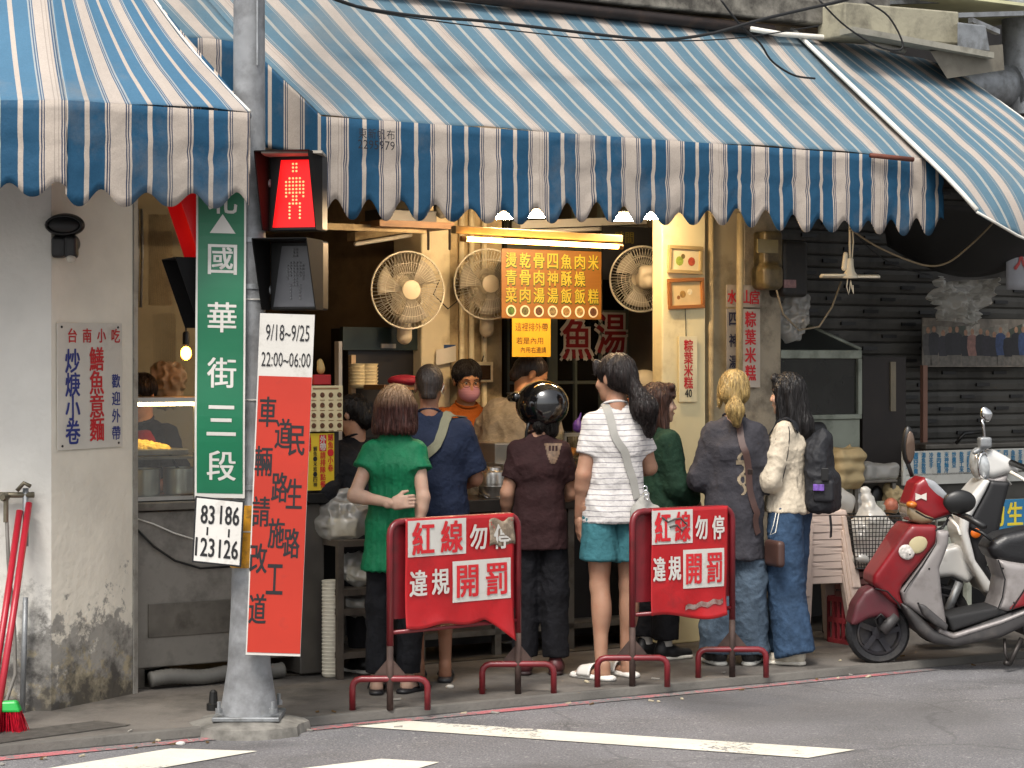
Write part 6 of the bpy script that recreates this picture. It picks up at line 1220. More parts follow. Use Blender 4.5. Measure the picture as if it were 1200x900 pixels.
# ================================================================== people
def skin(name, c): return mat(name, c, .52, var=.13, vs=9, bump=.12, bs=90, sss=.12, spec=.3, dirt=(.3, tuple(q * f_ for q, f_ in zip(srgb(c), (1.0, .78, .72))), 11))
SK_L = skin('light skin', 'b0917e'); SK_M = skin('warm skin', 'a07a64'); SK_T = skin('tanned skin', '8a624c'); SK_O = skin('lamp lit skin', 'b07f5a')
def cloth(name, c, var=.14, rough=.85, bump=.35, bs=55, **k): k.setdefault('dirt', (.3, tuple(q * .72 for q in srgb(c)), 26)); return mat(name, c, rough, var=var * 1.3, vs=12, bump=max(bump, .5), bs=bs, spec=.2, **k)
def hair(name, c, c2=None, z0=None, z1=None, var=.45):
    m = mat(name, c, .45, var=min(.85, var * 1.6), vs=7, stretch=(14, 14, .7), spec=.45, bump=1, bs=8)
    if c2:
        nt = m.node_tree; b = nt.nodes['Principled BSDF']; L = nt.links.new; prev = b.inputs['Base Color'].links[0].from_socket; tc = nt.nodes.new('ShaderNodeTexCoord'); sp = nt.nodes.new('ShaderNodeSeparateXYZ'); L(tc.outputs['Object'], sp.inputs[0])
        mr = nt.nodes.new('ShaderNodeMapRange'); mr.inputs[1].default_value = z0; mr.inputs[2].default_value = z1; L(sp.outputs[2], mr.inputs[0]); mx = nt.nodes.new('ShaderNodeMix'); mx.data_type = 'RGBA'; L(mr.outputs[0], mx.inputs[0]); L(prev, mx.inputs[6])
        hs = nt.nodes.new('ShaderNodeMix'); hs.data_type = 'RGBA'; hs.blend_type = 'MULTIPLY'; hs.inputs[0].default_value = .0; hs.inputs[6].default_value = (*srgb(c2), 1); L(hs.outputs[2], mx.inputs[7]); L(mx.outputs[2], b.inputs['Base Color'])
    return m
def fold(a=.008, f=9., seed=0, vert=.55, fine=.002):
    """soft drape plus sharp creases running askew, like worn cloth"""
    def d(v, n):
        w = v + .05 * np.stack([vnoise(v * 5, seed + 9), vnoise(v * 5, seed + 10), vnoise(v * 5, seed + 11)], 1)
        q = np.stack([w[:, 0] * f + w[:, 2] * f * .35, w[:, 1] * f, w[:, 2] * f * vert * 1.2 - w[:, 0] * f * .3], 1)
        r1 = 1 - np.abs(vnoise(q * .9, seed)); r2 = 1 - np.abs(vnoise(q * 1.9 + 7, seed + 1)); r3 = 1 - np.abs(vnoise(q * 3.6 + 3, seed + 2))
        return a * (1.5 * (r1 ** 3 - .45) + .95 * (r2 ** 3 - .45) + .5 * (r3 ** 3 - .45)) * .72 + fine * vnoise(v * 45, seed + 3)
    return d
def A3(*a): return np.array(a, np.float32)
class Person:
    """standing figure: faces +y, x to its right, z up (metres); joints can be overridden"""
    def __init__(s, label, px, py, d=None, t=None, H=1.6, rot=0., wide=1., head=(0, 0, 0), lean=0., sway=0., slim=1., group='people queueing at the food counter', floor=0.):
        if t is not None: g = FP(px, 430, t)
        elif d is None: g = G(px, py)
        else: g = P(px, 430, d); g.z = floor
        s.o = thing('person', label, 'person', (g.x, g.y, floor), group); s.g = g; s.rot = rot; k = s.k = H / 1.65; s.wide = wide; s.slim = slim
        s.J = J = {}
        J['pel'] = V((0, 0, .90)) * k; J['waist'] = V((0, lean * .3, 1.04)) * k; J['chest'] = V((sway * .5, lean * .75, 1.21)) * k
        J['nb'] = V((sway, lean + .0, 1.385)) * k
        for q, sg in (('L', -1), ('R', 1)):
            J['sh' + q] = V((sg * .148 * wide + sway, lean * .97 - .01, 1.305)) * k; J['hip' + q] = V((sg * .085, 0, .87)) * k; J['kn' + q] = V((sg * .09, .015, .475)) * k; J['an' + q] = V((sg * .09, -.01, .085)) * k
            J['el' + q] = V((sg * .215 * wide + sway, lean - .04, 1.06)) * k; J['wr' + q] = V((sg * .225 * wide, lean + .03, .83)) * k; J['hd' + q] = V((sg * .01, .02, -1)).normalized(); J['toe' + q] = V((sg * .02, 1, 0)).normalized()
        yaw, pitch, roll = head; s.Rh = M.Rotation(-RAD(yaw), 3, 'Z') @ M.Rotation(-RAD(pitch), 3, 'X') @ M.Rotation(RAD(roll), 3, 'Y'); J['head'] = J['nb'] + V((0, .03 + .08 * math.sin(RAD(pitch)) * -1 * .0 + .0, .155)) * k
    def set(s, **kw):
        for n, v in kw.items(): s.J[n] = V(v) * s.k if n[:2] not in ('hd', 'to') else V(v).normalized()
        return s
    def h(s, x, y, z): return s.J['head'] + s.Rh @ (V((x, y, z)) * s.k)
    def done(s, sx=1, sy=1): s.o.rotation_euler = (0, 0, s.rot); s.o.scale = (sx, sy, 1)
    def add(s, sd, name, m, **kw): return solid(sd, name, m, s.o_(), **kw)
    def o_(s): return s.Local
    @property
    def Local(s): return _Loc(s.o)
    # ---- body
    def hand(s, q, curl=.5, grip=None):
        J = s.J; k = s.k; w = J['wr' + q]; d = J['hd' + q]; sg = -1 if q == 'L' else 1
        pn = V(grip).normalized() if grip else V((-sg, .1, 0)); pn = (pn - d * pn.dot(d)).normalized(); side = d.cross(pn).normalized()  # palm normal and across-palm
        if side.dot(V((0, 1, 0))) < 0 and not grip: side = -side
        sd = SDF(.0042); pc = w + d * .05 * k
        sd.cone(w - d * .03 * k, w + d * .03 * k, .024 * k, .027 * k, k=.01, q=pn, fq=.75); sd.rbox(pc, (.036 * k, .013 * k, .044 * k), .011 * k, k=.018, R=M((side, pn, d)).transposed())
        for i, (off, ln) in enumerate(((.028, .068), (.0095, .076), (-.0095, .071), (-.027, .056))):
            b = w + d * .09 * k + side * off * k; c1 = (d * math.cos(curl * .7) + pn * math.sin(curl * .7)); c2 = (d * math.cos(curl * 1.7) + pn * math.sin(curl * 1.7)); c3 = (d * math.cos(curl * 2.4) + pn * math.sin(curl * 2.4))
            p1 = b + c1 * ln * .48 * k; p2 = p1 + c2 * ln * .32 * k; p3 = p2 + c3 * ln * .24 * k
            sd.cone(b, p1, .0093 * k, .0085 * k, k=.003); sd.cone(p1, p2, .0085 * k, .0078 * k, k=.003); sd.cone(p2, p3, .0078 * k, .0066 * k, k=.003)
        t0 = w + d * .035 * k + side * .03 * k; t1 = t0 + (d * .7 + side * .6 + pn * .25).normalized() * .035 * k; t2 = t1 + (d * .85 + side * .15 + pn * .4).normalized() * .03 * k
        sd.cone(t0, t1, .0125 * k, .0105 * k, k=.01); sd.cone(t1, t2, .0105 * k, .008 * k, k=.003); v, f = sd.mesh(); return relax(v, f, 1, .3), f
    def body(s, m, legs=True, curl=(.45, .45), grip=(None, None), fat=1., face=True, hands=True):
        J = s.J; k = s.k; sd = SDF(.0072)
        sd.cone(J['hipL'], J['hipR'], .068 * k, .068 * k, k=.02); sd.cone(J['pel'], J['waist'], .088 * k, .085 * k, k=.03, q=(0, 1, 0), fq=.8); sd.cone(J['waist'], J['chest'], .085 * k, .1 * k, k=.03, q=(0, 1, 0), fq=.75)
        sd.cone(J['shL'], J['shR'], .05 * k, .05 * k, k=.05); sd.cone(J['chest'], J['nb'], .09 * k, .05 * k, k=.04)
        for q in 'LR':
            sd.cone(J['hip' + q], J['kn' + q], (.082 if legs else .068) * k * (fat if legs else 1), .05 * k, k=.03); a, b = J['kn' + q], J['an' + q]; sd.cone(a, b, .05 * k, .033 * k, k=.02); bk = -J['toe' + q]
            sd.ell(lerp(a, b, .3) + bk * .018 * k, (.042 * k * fat, .047 * k * fat, .11 * k), k=.03)
            t = J['toe' + q]; sd.cone(b - t * .02 * k - Z * .045 * k, b - t * .02 * k - Z * .01, .034 * k, .034 * k, k=.02); sd.cone(b - Z * .05 * k, b + t * .15 * k - Z * .063 * k, .032 * k, .024 * k, k=.02, q=(0, 0, 1), fq=.75)
            sdv = V((t.y, -t.x, 0))
            for i in range(5): c = b + t * (.165 - abs(i - 1.2) * .012) * k + sdv * (i - 2) * .015 * k - Z * .068 * k; sd.ell(c, (.0105 * k, .014 * k, .0095 * k), k=.006)
            sd.cone(J['sh' + q], J['el' + q], .047 * k * fat, .036 * k * fat, k=.03); sd.cone(J['el' + q], J['wr' + q], .037 * k * fat, .0245 * k, k=.015); fa = lerp(J['el' + q], J['wr' + q], .28); sd.cone(J['el' + q], fa, .034 * k, .037 * k * fat, k=.015)
        h = s.h; Rh = s.Rh
        sd.cone(J['nb'] - V((0, .0, .03)) * k, h(0, -.022, -.05), .056 * k, .05 * k, k=.03)
        sd.ell(h(0, -.012, .03), V((.074, .094, .083)) * k, k=.02, R=Rh); sd.ell(h(0, .03, -.02), V((.061, .062, .088)) * k, k=.02, R=Rh); sd.ell(h(0, .045, -.075), V((.044, .042, .038)) * k, k=.025, R=Rh)
        sd.ell(h(0, .068, .03), V((.05, .025, .014)) * k, k=.015, R=Rh); sd.cone(h(0, .087, .012), h(0, .108, -.028), .009 * k, .0125 * k, k=.012)
        for sg in (-1, 1):
            sd.ell(h(sg * .013, .098, -.032), V((.008, .009, .007)) * k, k=.006, R=Rh); sd.ell(h(sg * .04, .066, -.03), V((.024, .022, .022)) * k, k=.02, R=Rh)
            sd.ell(h(sg * .029, .088, .008), V((.016, .012, .0085)) * k, k=.008, R=Rh, op='s'); sd.ell(h(sg * .078, -.008, -.005), V((.009, .019, .031)) * k, k=.008, R=Rh)
        sd.ell(h(0, .091, -.056), V((.021, .011, .0055)) * k, k=.005, R=Rh); sd.ell(h(0, .089, -.068), V((.018, .012, .0065)) * k, k=.005, R=Rh); sd.ell(h(0, .074, -.098), V((.02, .018, .016)) * k, k=.015, R=Rh)
        ex = [s.hand(q, curl[i], grip[i]) for i, q in enumerate('LR')] if hands else None
        s.b = solid(sd, 'body', m, s.o, extra=ex, label=None); s.fix(s.b)
        if face:
            for sg in (-1, 1):
                mb = MB(); mb.ball(h(sg * .029, .0765, .006), .0105 * k, 10, 7); s.fix(mb.build('eye', mat('eye white', '8f8880', .25, var=.03), s.o, smooth=True))
                mb = MB(); f = Rh @ V((0, 1, 0)); mb.lathe(h(sg * .029, .0835, .0045), f, [(.006 * k, 0), (.0055 * k, .0035), (.001, .0042)], 10); s.fix(mb.build('iris', mat('dark iris', '1c120c', .2), s.o, smooth=True))
                mb = MB(); mb.tube([h(sg * .014, .094, .028), h(sg * .03, .094, .033), h(sg * .046, .083, .028)], [.0022, .003, .0015], 6); s.fix(mb.build('eyebrow', mat('dark brow', '1f1612', .7), s.o, smooth=True))
            mb = MB(); mb.ball(h(0, .1, -.061), V((.017, .004, .0035)) * k, 10, 6, Rh); s.fix(mb.build('lips', mat('lips', '9a5048', .45), s.o, smooth=True))
        return s
    def fix(s, o):
        o.matrix_parent_inverse = M(); return o
    def strands(s, o, m, v, f, N_):
        """loose locks lying on the hair, following it downwards"""
        B_ = bvh(v, f); n = vnormals(v, f); rr = random.Random(len(v)); mb = MB(); top = s.J['head']
        for i in rr.sample(range(len(v)), min(N_, len(v))):
            p = V(map(float, v[i])); nn = V(map(float, n[i])); pts = []; st = rr.uniform(.012, .02); off = rr.uniform(.0008, .0055); sw = V((rr.uniform(-.35, .35), rr.uniform(-.35, .35), 0))
            for j in range(7):
                pts.append(p + nn * off); g = Z * -1 + sw * .5; rad = p - top; rad.z = 0; d = g - nn * g.dot(nn)
                if d.length < .35: d = d + (rad.normalized() if rad.length > .01 else V((sw.x, sw.y, 0))) * .6; d = d - nn * d.dot(nn)
                q = p + d.normalized() * st; c, n2, _, dist = B_.find_nearest(q)
                if dist > .009: pts.append(q + sw * .01); break
                p, nn = c, n2
            if len(pts) > 2: k_ = len(pts); mb.tube(pts, [max(.0004, .0015 * math.sin(math.pi * (.12 + .88 * t / (k_ - 1)) * .97)) for t in range(k_)], 3)
        q = mb.build('loose_locks', m, o, smooth=True, kind='stuff'); q.matrix_parent_inverse = M()
    def part(s, sd, name, m, disp=None, rel=1, strands=800, **kw):
        o = solid(sd, name, m, s.o, disp=disp, rel=rel, **kw); s.fix(o); s.last = solid.last
        if name in ('hair', 'ponytail') and strands: s.strands(o, m, *solid.last, strands)
        return o
    def mpart(s, mb, name, m, **kw): return s.fix(mb.build(name, m, s.o, **kw))
    # ---- clothes
    def shirt(s, m, name='shirt', loose=.0, hem=.80, hemr=1., sleeve=.6, sr=(.066, .075), disp=None, open_neck=.0, belly=0., long=False, hunch=0., vox=.0078, collar=True):
        J = s.J; k = s.k; w = s.wide; sd = SDF(vox); e = loose; g_ = s.slim
        c, wa, pe = J['chest'], J['waist'], J['pel']
        sx = lambda p, hw, dy=0, dz=0: (p + V((-hw * w, dy, dz)) * k, p + V((hw * w, dy, dz)) * k)
        sd.cone(*sx(c, .06), (.102 * g_ + e) * k, (.102 * g_ + e) * k, k=.05); sd.cone(*sx(wa, .045, belly * .5), (.095 * g_ + e + belly) * k, (.095 * g_ + e + belly) * k, k=.05); sd.cone(*sx(pe, .06), (.103 * g_ + e) * k, (.103 * g_ + e) * k, k=.05)
        hz = V((pe.x, pe.y, hem * k)); sd.cone(*sx(hz, .062 * hemr), (.104 * g_ + e * 1.3) * k * hemr, (.104 * g_ + e * 1.3) * k * hemr, k=.06)
        [sd.cone(pa + V((sg * xa * w, 0, 0)) * k, pb + V((sg * xb * w, 0, 0)) * k, ra * k, rb * k, k=.03) for sg in (-1, 1) for pa, xa, ra, pb, xb, rb in ((c, .06, .1 * g_ + e, wa, .045, .095 * g_ + e + belly), (wa, .045, .095 * g_ + e + belly, pe, .06, .105 * g_ + e), (pe, .06, .105 * g_ + e, hz, .066 * hemr, (.106 * g_ + e * 1.3) * hemr))]
        sd.cone(J['shL'], J['shR'], (.05 + e * .4) * k, (.05 + e * .4) * k, k=.04); sd.cone(lerp(J['shL'], J['nb'], .62), lerp(J['shR'], J['nb'], .62), .055 * k, .055 * k, k=.03)
        sd.cone(c, J['nb'] - Z * .03 * k, (.09 + e) * k, .058 * k, k=.04)
        sd.cut(V((0, 0, hem * k)), -Z)
        for q in 'LR':
            a, b, r = J['sh' + q], J['el' + q], J['wr' + q]; sw = sleeve if not isinstance(sleeve, dict) else sleeve[q]
            if sw <= 1: sd.cone(a, lerp(a, b, sw), (sr[0] + e * .5) * k, (sr[1] + e * .5) * k, k=.035, cap=True)
            else: sd.cone(a, b, (sr[0] + e * .5) * k, (lerp(*sr, .5) + e * .4) * k, k=.04); sd.cone(b, lerp(b, r, sw - 1), (lerp(*sr, .5) + e * .4) * k, sr[1] * k, k=.03, cap=True)
        o = s.part(sd, name, m, disp or fold(), rel=1); s.sv, s.sf = solid.last; s._b = None; s.hemz = hem * k
        if collar:
            mb = MB(); nb = J['nb'] + V((0, .012, .008)) * k; mb.tube([nb + V((.066 * math.cos(a), .06 * math.sin(a), .012 - .022 * math.sin(a))) * k for a in [i * math.pi / 14 for i in range(28)]], .0075 * k, 6, closed=True); q = mb.build('collar', m, o, smooth=True); q.matrix_parent_inverse = M()
        return o
    def bv(s):
        if s._b is None: s._b = bvh(s.sv, s.sf)
        return s._b
    def pants(s, m, name='trousers', r=(.098, .075, .062), cut=1., loose=0., disp=None, waist=.98, skirt=0.):
        J = s.J; k = s.k; sd = SDF(.0078)
        sd.cone(J['hipL'] + V((.025, 0, .03)) * k, J['hipR'] + V((-.025, 0, .03)) * k, (.103 * s.slim + loose) * k, (.103 * s.slim + loose) * k, k=.03); sd.cone(V((-.045, 0, waist)) * k, V((.045, 0, waist)) * k, .09 * k, .09 * k, k=.05)
        for q in 'LR':
            a, b, c = J['hip' + q], J['kn' + q], J['an' + q]
            if cut < .6: sd.cone(a, lerp(a, b, cut / .5), (r[0] * s.slim + loose) * k, (r[1] + loose) * k, k=.025, cap=True)
            else: sd.cone(a, b, (r[0] * s.slim + loose) * k, (r[1] + loose) * k, k=.025); sd.cone(b, lerp(b, c, (cut - .5) / .5), (r[1] + loose) * k, (r[2] + loose) * k, k=.02, cap=cut < 1.15)
        if getattr(s, 'hemz', None): sd.cut(V((0, 0, s.hemz + .04)), Z)
        return s.part(sd, name, m, disp or fold(.007, 8, 5), rel=1)
    def shoes(s, m, kind='sneaker', sole=None):
        J = s.J; k = s.k
        for q in 'LR':
            b = J['an' + q]; t = J['toe' + q]; R = M((V((t.y, -t.x, 0)), t, Z)).transposed(); z0 = b.z - .085 * k
            g = lambda x, y, z: V((b.x, b.y, z0)) + R @ (V((x, y, z)) * k)
            sd = SDF(.005)
            if kind == 'sneaker':
                sd.cone(g(0, -.035, .05), g(0, .05, .045), .042 * k, .045 * k, k=.02); sd.cone(g(0, .05, .04), g(0, .175, .032), .044 * k, .035 * k, k=.03, q=(0, 0, 1), fq=.8); sd.cone(g(0, -.03, .06), g(0, -.02, .1), .042 * k, .038 * k, k=.02); sd.cut(g(0, 0, .018), -Z); so = s.part(sd, 'shoe', m)
                sd = SDF(.005); sd.cone(g(0, -.035, .012), g(0, .17, .012), .046 * k, .043 * k, k=.01, q=(0, 0, 1), fq=.5); sd.cut(g(0, 0, .024), Z); sd.cut(g(0, 0, .001), -Z); s2 = solid(sd, 'sole', sole or WHITE, so)
                mb = MB()
                for i in range(4): mb.tube([g(-.022, .06 + i * .018, .078 - i * .007), g(.022, .065 + i * .018, .078 - i * .007)], .003, 5)
                mb.build('laces', sole or WHITE, so, smooth=True, kind='stuff')
            else:
                sd.cone(g(0, -.05, .012), g(0, .16, .012), .042 * k, .046 * k, k=.01, q=(0, 0, 1), fq=.5); sd.cut(g(0, 0, .028), Z); sd.cut(g(0, 0, .001), -Z); so = s.part(sd, 'slipper' if kind != 'flipflop' else 'flip_flop', sole or m)
                mb = MB()
                if kind == 'flipflop':
                    for sg in (-1, 1): mb.tube([g(0, .14, .03), g(sg * .025, .1, .062), g(sg * .044, .04, .03)], .006, 6)
                    mb.build('strap', m, so, smooth=True)
                else: mb.grid(lambda u, v: g(-.052 * math.cos(math.pi * u), lerp(.04, .13, v), .02 + (.062 - .018 * v) * math.sin(math.pi * u)), 14, 5); mb.build('strap', m, so, smooth=True, solid=.006)
    def band(s, pts, wd, m, th=.004, name='strap', parent=None, off=.004, lift=0.):
        """flat strap laid on the shirt: pts given as (x, y, z) outside the body, pulled on to the cloth"""
        B_ = s.bv(); out = []; nn = []; P2 = []
        for i in range(len(pts) - 1):
            for j in range(6): P2.append(lerp(V(pts[i]), V(pts[i + 1]), j / 6))
        P2.append(V(pts[-1]))
        for p in P2:
            c, n, _, _ = B_.find_nearest(p); n = (p - c).normalized() if (p - c).length > 1e-4 else n; out.append(c + n * off); nn.append(n)
        for _ in range(2): out = [out[0]] + [(out[i - 1] + out[i] * 2 + out[i + 1]) / 4 for i in range(1, len(out) - 1)] + [out[-1]]
        mb = MB(); mb.strip(out, nn, wd, th); return mb
class _Loc: pass
def hstr(amp=.004, f=64, c=None, seed=0):
    def d(v, n): q = v.copy(); q[:, :2] *= f; q[:, 2] *= 6; return amp * .9 * (1 - 2 * np.abs(vnoise(q, seed))) + amp * .7 * vnoise(q * 2.1, seed + 1)
    return d

# 1 green blouse
p = Person('woman in a green cap sleeve blouse with a brown bob, hands clasped behind her back', 463, 812, H=1.50, rot=-.12, wide=.84, slim=.9)
p.set(elL=(-.215, -.10, 1.07), wrL=(.02, -.185, 1.035), hdL=(1, -.02, .12), elR=(.175, -.075, 1.06), wrR=(.145, -.11, .86), hdR=(-.1, .0, -1), anL=(-.10, -.03, .085), anR=(.07, .03, .085), knL=(-.09, 0, .475), toeL=(-.15, 1, 0), toeR=(.45, 1, 0))
p.body(SK_L, legs=False, curl=(.9, .4), grip=((.0, 1, -.1), None))
GREEN = cloth('green chiffon', '0f6542', .12, .6)
def gf(v, n): 
    a = fold(.006, 7, 1, .3)(v, n); pl_ = np.exp(-(v[:, 0] / .08) ** 2) * (v[:, 1] < -.02); return a + .006 * pl_ * np.sin(v[:, 0] * 170) * (v[:, 2] < 1.12)
p.shirt(GREEN, 'blouse', loose=.012, hem=.665, hemr=1.14, sleeve=.42, sr=(.048, .07), disp=gf)
p.pants(cloth('black sparkle trousers', '15161a', .4, bump=.5), r=(.092, .078, .07), cut=.97); p.shoes(mat('black sandal', '17171a', .5), 'slipper')
sd = SDF(.006); h = p.h; k = p.k
sd.ell(h(0, -.015, .035), V((.098, .108, .092)) * k, k=.02); sd.cone(h(-.05, -.045, .0), h(-.06, -.06, -.105), .062 * k, .062 * k, k=.03); sd.cone(h(.05, -.045, .0), h(.06, -.06, -.105), .062 * k, .062 * k, k=.03); sd.cone(h(0, -.06, 0), h(0, -.075, -.115), .065 * k, .06 * k, k=.03)
for sg in (-1, 1): sd.cone(h(sg * .07, .01, .0), h(sg * .085, .0, -.105), .045 * k, .038 * k, k=.03)
sd.cut(h(0, 0, -.135), -Z); sd.ell(h(0, .1, -.04), V((.055, .06, .08)) * k, k=.01, op='s')
p.part(sd, 'hair', hair('brown bob hair', '40211a', '8f7355', 1.40, 1.50), hstr(.0045, 64)); p.done(.95)
mb = p  # dish
# 2 navy man
p = Person('broad man in a navy T-shirt with an olive sling strap and bare calves', 503, 798, H=1.605, rot=.0, wide=1.22, slim=1.1, head=(0, 8, 0))
p.set(anL=(-.06, -.02, .085), anR=(.09, 0, .085), knL=(-.08, 0, .475), knR=(.09, 0, .475), elL=(-.255, .04, 1.06), elR=(.26, .04, 1.06), wrL=(-.1, .24, 1.0), wrR=(.1, .24, 1.0)); p.body(SK_T, fat=1.12)
NAVY = cloth('navy jersey', '1b2336', .12); p.shirt(NAVY, 't_shirt', loose=.026, hem=.72, hemr=1.05, sleeve=.85, sr=(.06, .07), belly=.012, disp=fold(.007, 7, 11, .7))
p.pants(cloth('navy shorts', '1c2230'), 'shorts', r=(.105, .108, .1), cut=.5, loose=.008); p.shoes(mat('dark rubber', '26272b', .5), 'flipflop')
sd = SDF(.006); h = p.h; k = p.k; sd.ell(h(0, -.014, .036), V((.079, .098, .084)) * k, R=p.Rh); sd.cone(h(0, -.06, .0), h(0, -.068, -.05), .056 * k, .046 * k, k=.03); sd.cut(h(0, .05, .03), p.Rh @ V((0, 1, -.35))); sd.cut(h(0, 0, -.062), -Z)
m_ = hair('short greying hair', '2a211c', var=.35); p.part(sd, 'hair', m_, lambda v, n: .0015 * vnoise(v * 160, 1), strands=0)
mb = p.band([(.19, .03, 1.34), (.13, -.05, 1.42), (.09, -.16, 1.34), (.0, -.25, 1.18), (-.12, -.25, 1.02), (-.24, -.1, .9), (-.2, .15, .86)], .05, None); p.mpart(mb, 'sling_strap', mat('olive webbing', '6d6c58', .8, var=.1, bump=.4, bs=200), smooth=40)
mb = MB(); mb.tube([h(.083, -.02, .005), h(.07, -.045, -.03), h(.08, .03, -.04)], .0018, 5); p.mpart(mb, 'mask_loop', WHITE); p.done(.93)
# 3 helmet woman
p = Person('woman in a black motorcycle helmet and dark brown T-shirt with black trousers', 632, 790, H=1.47, rot=-.05, wide=.84, slim=.9, head=(-62, 2, 0))
p.set(elL=(-.195, -.02, 1.06), wrL=(-.21, .1, .86), elR=(.2, .06, 1.06), wrR=(.1, .2, 1.0), hdL=(.1, .5, -1), anL=(-.09, 0, .085), anR=(.1, .01, .085)); p.body(SK_M, fat=1.12, legs=False)
p.shirt(cloth('dark brown jersey', '2c1a1b', .12), 't_shirt', loose=.02, hem=.735, hemr=1.0, sleeve=.68, sr=(.054, .06), disp=fold(.006, 7, 21, .7)); shv, shf = p.sv, p.sf
p.pants(cloth('black trousers', '16161a', .3), r=(.1, .09, .082), cut=.98); p.shoes(mat('dark red shoe', '4d1f22', .5), 'sneaker', mat('dark sole', '2a1a1a', .6))
h = p.h; k = p.k; Rh = p.Rh; HEL = mat('glossy black helmet', '0b0b0c', .12, var=.02, coat=1.)
sd = SDF(.006); sd.ell(h(0, -.02, .035), V((.15, .168, .143)) * k, R=Rh); sd.ell(h(0, .155, -.075), V((.1, .1, .1)) * k, k=0, R=Rh, op='s'); sd.cut(h(0, 0, -.085), Rh @ V((0, .15, -1))); he = p.part(sd, 'helmet', HEL, rel=2)
Q = lambda a, z, r=1.0: h(.151 * r * math.sin(a), -.02 + .169 * r * math.cos(a), z)
sd = SDF(.005); sd.cone(h(-.09, .11, .085), h(.09, .11, .085), .03 * k, .03 * k); sd.cone(h(-.075, .165, .078), h(.075, .165, .078), .016 * k, .016 * k, k=.05); solid(sd, 'peak', HEL, he)
mb = MB(); mb.strip([Q(a, .045, .985) for a in [1.0 + i * .12 for i in range(3)]], [V((0, 0, 1))] * 3, .02, .004); mb.build('side_clip', mat('silver clip', '9b9b9b', .3, .8), he)
mb = MB(); mb.tube([h(-.095, .02, -.07), h(-.09, .045, -.12), h(-.085, .05, -.17), h(-.088, .04, -.215)], .009, 8); mb.build('chin_strap', BLACK, he, smooth=True)
sd = SDF(.006); sd.cone(h(0, -.06, -.05), h(0, -.07, -.11), .07 * k, .05 * k, k=.02); sd.ell(h(-.06, -.03, -.08), V((.035, .05, .05)) * k); sd.ell(h(.06, -.03, -.08), V((.035, .05, .05)) * k); p.part(sd, 'hair', hair('black hair', '17120f'), hstr(.003))
B_ = bvh(shv, shf)
def patch(p, B_, x0, x1, z0, z1, y, dirn, shape, name, m, nu=16, nv=16, off=.003):
    mb = MB(); vs = []; ok = []
    for j in range(nv + 1):
        for i in range(nu + 1):
            x, z = lerp(x0, x1, i / nu), lerp(z0, z1, j / nv); c = B_.ray_cast(V((x, y, z)), V(dirn))[0]; vs.append(c - V(dirn) * off if c else V((x, y, z))); ok.append(bool(c))
    fs = [(j * (nu + 1) + i, j * (nu + 1) + i + 1, (j + 1) * (nu + 1) + i + 1, (j + 1) * (nu + 1) + i) for j in range(nv) for i in range(nu) if shape((i + .5) / nu, (j + .5) / nv) and all(ok[q] for q in (j * (nu + 1) + i, j * (nu + 1) + i + 1, (j + 1) * (nu + 1) + i + 1, (j + 1) * (nu + 1) + i))]
    mb.add(vs, fs); return p.mpart(mb, name, m, smooth=True)
patch(p, B_, .03, .125, 1.10, 1.205, -.6, (0, 1, 0), lambda u, v: abs(u - .5) < .08 + .42 * v ** .6 and not (.62 < v < .85 and abs(u - .5) < .3 and (int(u * 16) % 3)), 'back_emblem', mat('faded tan print', '5e4a38', .7, var=.4, vs=60)); p.done(.96)
# 4 striped shirt woman
def striped():
    m = cloth('white striped jersey', 'c9c5c2', .05); nt = m.node_tree; b = nt.nodes['Principled BSDF']; L = nt.links.new; prev = b.inputs['Base Color'].links[0].from_socket
    tc = nt.nodes.new('ShaderNodeTexCoord'); n = nt.nodes.new('ShaderNodeTexNoise'); n.inputs['Scale'].default_value = 4; L(tc.outputs['Object'], n.inputs[0]); sp = nt.nodes.new('ShaderNodeSeparateXYZ'); L(tc.outputs['Object'], sp.inputs[0])
    a = nt.nodes.new('ShaderNodeMath'); a.operation = 'MULTIPLY_ADD'; a.inputs[1].default_value = .03; L(n.outputs[0], a.inputs[0]); L(sp.outputs[2], a.inputs[2]); d = nt.nodes.new('ShaderNodeMath'); d.operation = 'DIVIDE'; d.inputs[1].default_value = .0275; L(a.outputs[0], d.inputs[0]); f = nt.nodes.new('ShaderNodeMath'); f.operation = 'FRACT'; L(d.outputs[0], f.inputs[0]); l = nt.nodes.new('ShaderNodeMath'); l.operation = 'LESS_THAN'; l.inputs[1].default_value = .15; L(f.outputs[0], l.inputs[0])
    mx = nt.nodes.new('ShaderNodeMix'); mx.data_type = 'RGBA'; L(l.outputs[0], mx.inputs[0]); L(prev, mx.inputs[6]); mx.inputs[7].default_value = (*srgb('858286'), 1); L(mx.outputs[2], b.inputs['Base Color']); return m
p = Person('woman in a white pinstriped T-shirt and teal shorts with a long dark ponytail', 721, 795, H=1.65, rot=.18, wide=.8, slim=.9, head=(-38, 4, 0))
p.set(elL=(-.18, -.03, 1.05), wrL=(-.185, .05, .83), hdL=(.05, .15, -1), elR=(.2, .05, 1.08), wrR=(.12, .22, 1.05), anL=(-.085, -.04, .085), anR=(.075, .06, .085), knL=(-.085, .0, .475), knR=(.08, .03, .475), toeL=(-.75, 1, 0), toeR=(-.5, 1, 0)); p.body(SK_M, fat=1.1, curl=(.35, .4))
p.shirt(striped(), 't_shirt', loose=.016, hem=.80, hemr=1.02, sleeve=.62, sr=(.05, .057), disp=fold(.0055, 7, 31, .8)); p4 = p
p.pants(cloth('teal cotton', '37676f', .1), 'shorts', r=(.096, .108, .1), cut=.33, loose=.002, disp=fold(.006, 9, 33, .4)); p.shoes(mat('white slipper', 'cfccc6', .5, var=.05), 'slide', mat('white sole', 'd6d3cd', .5))
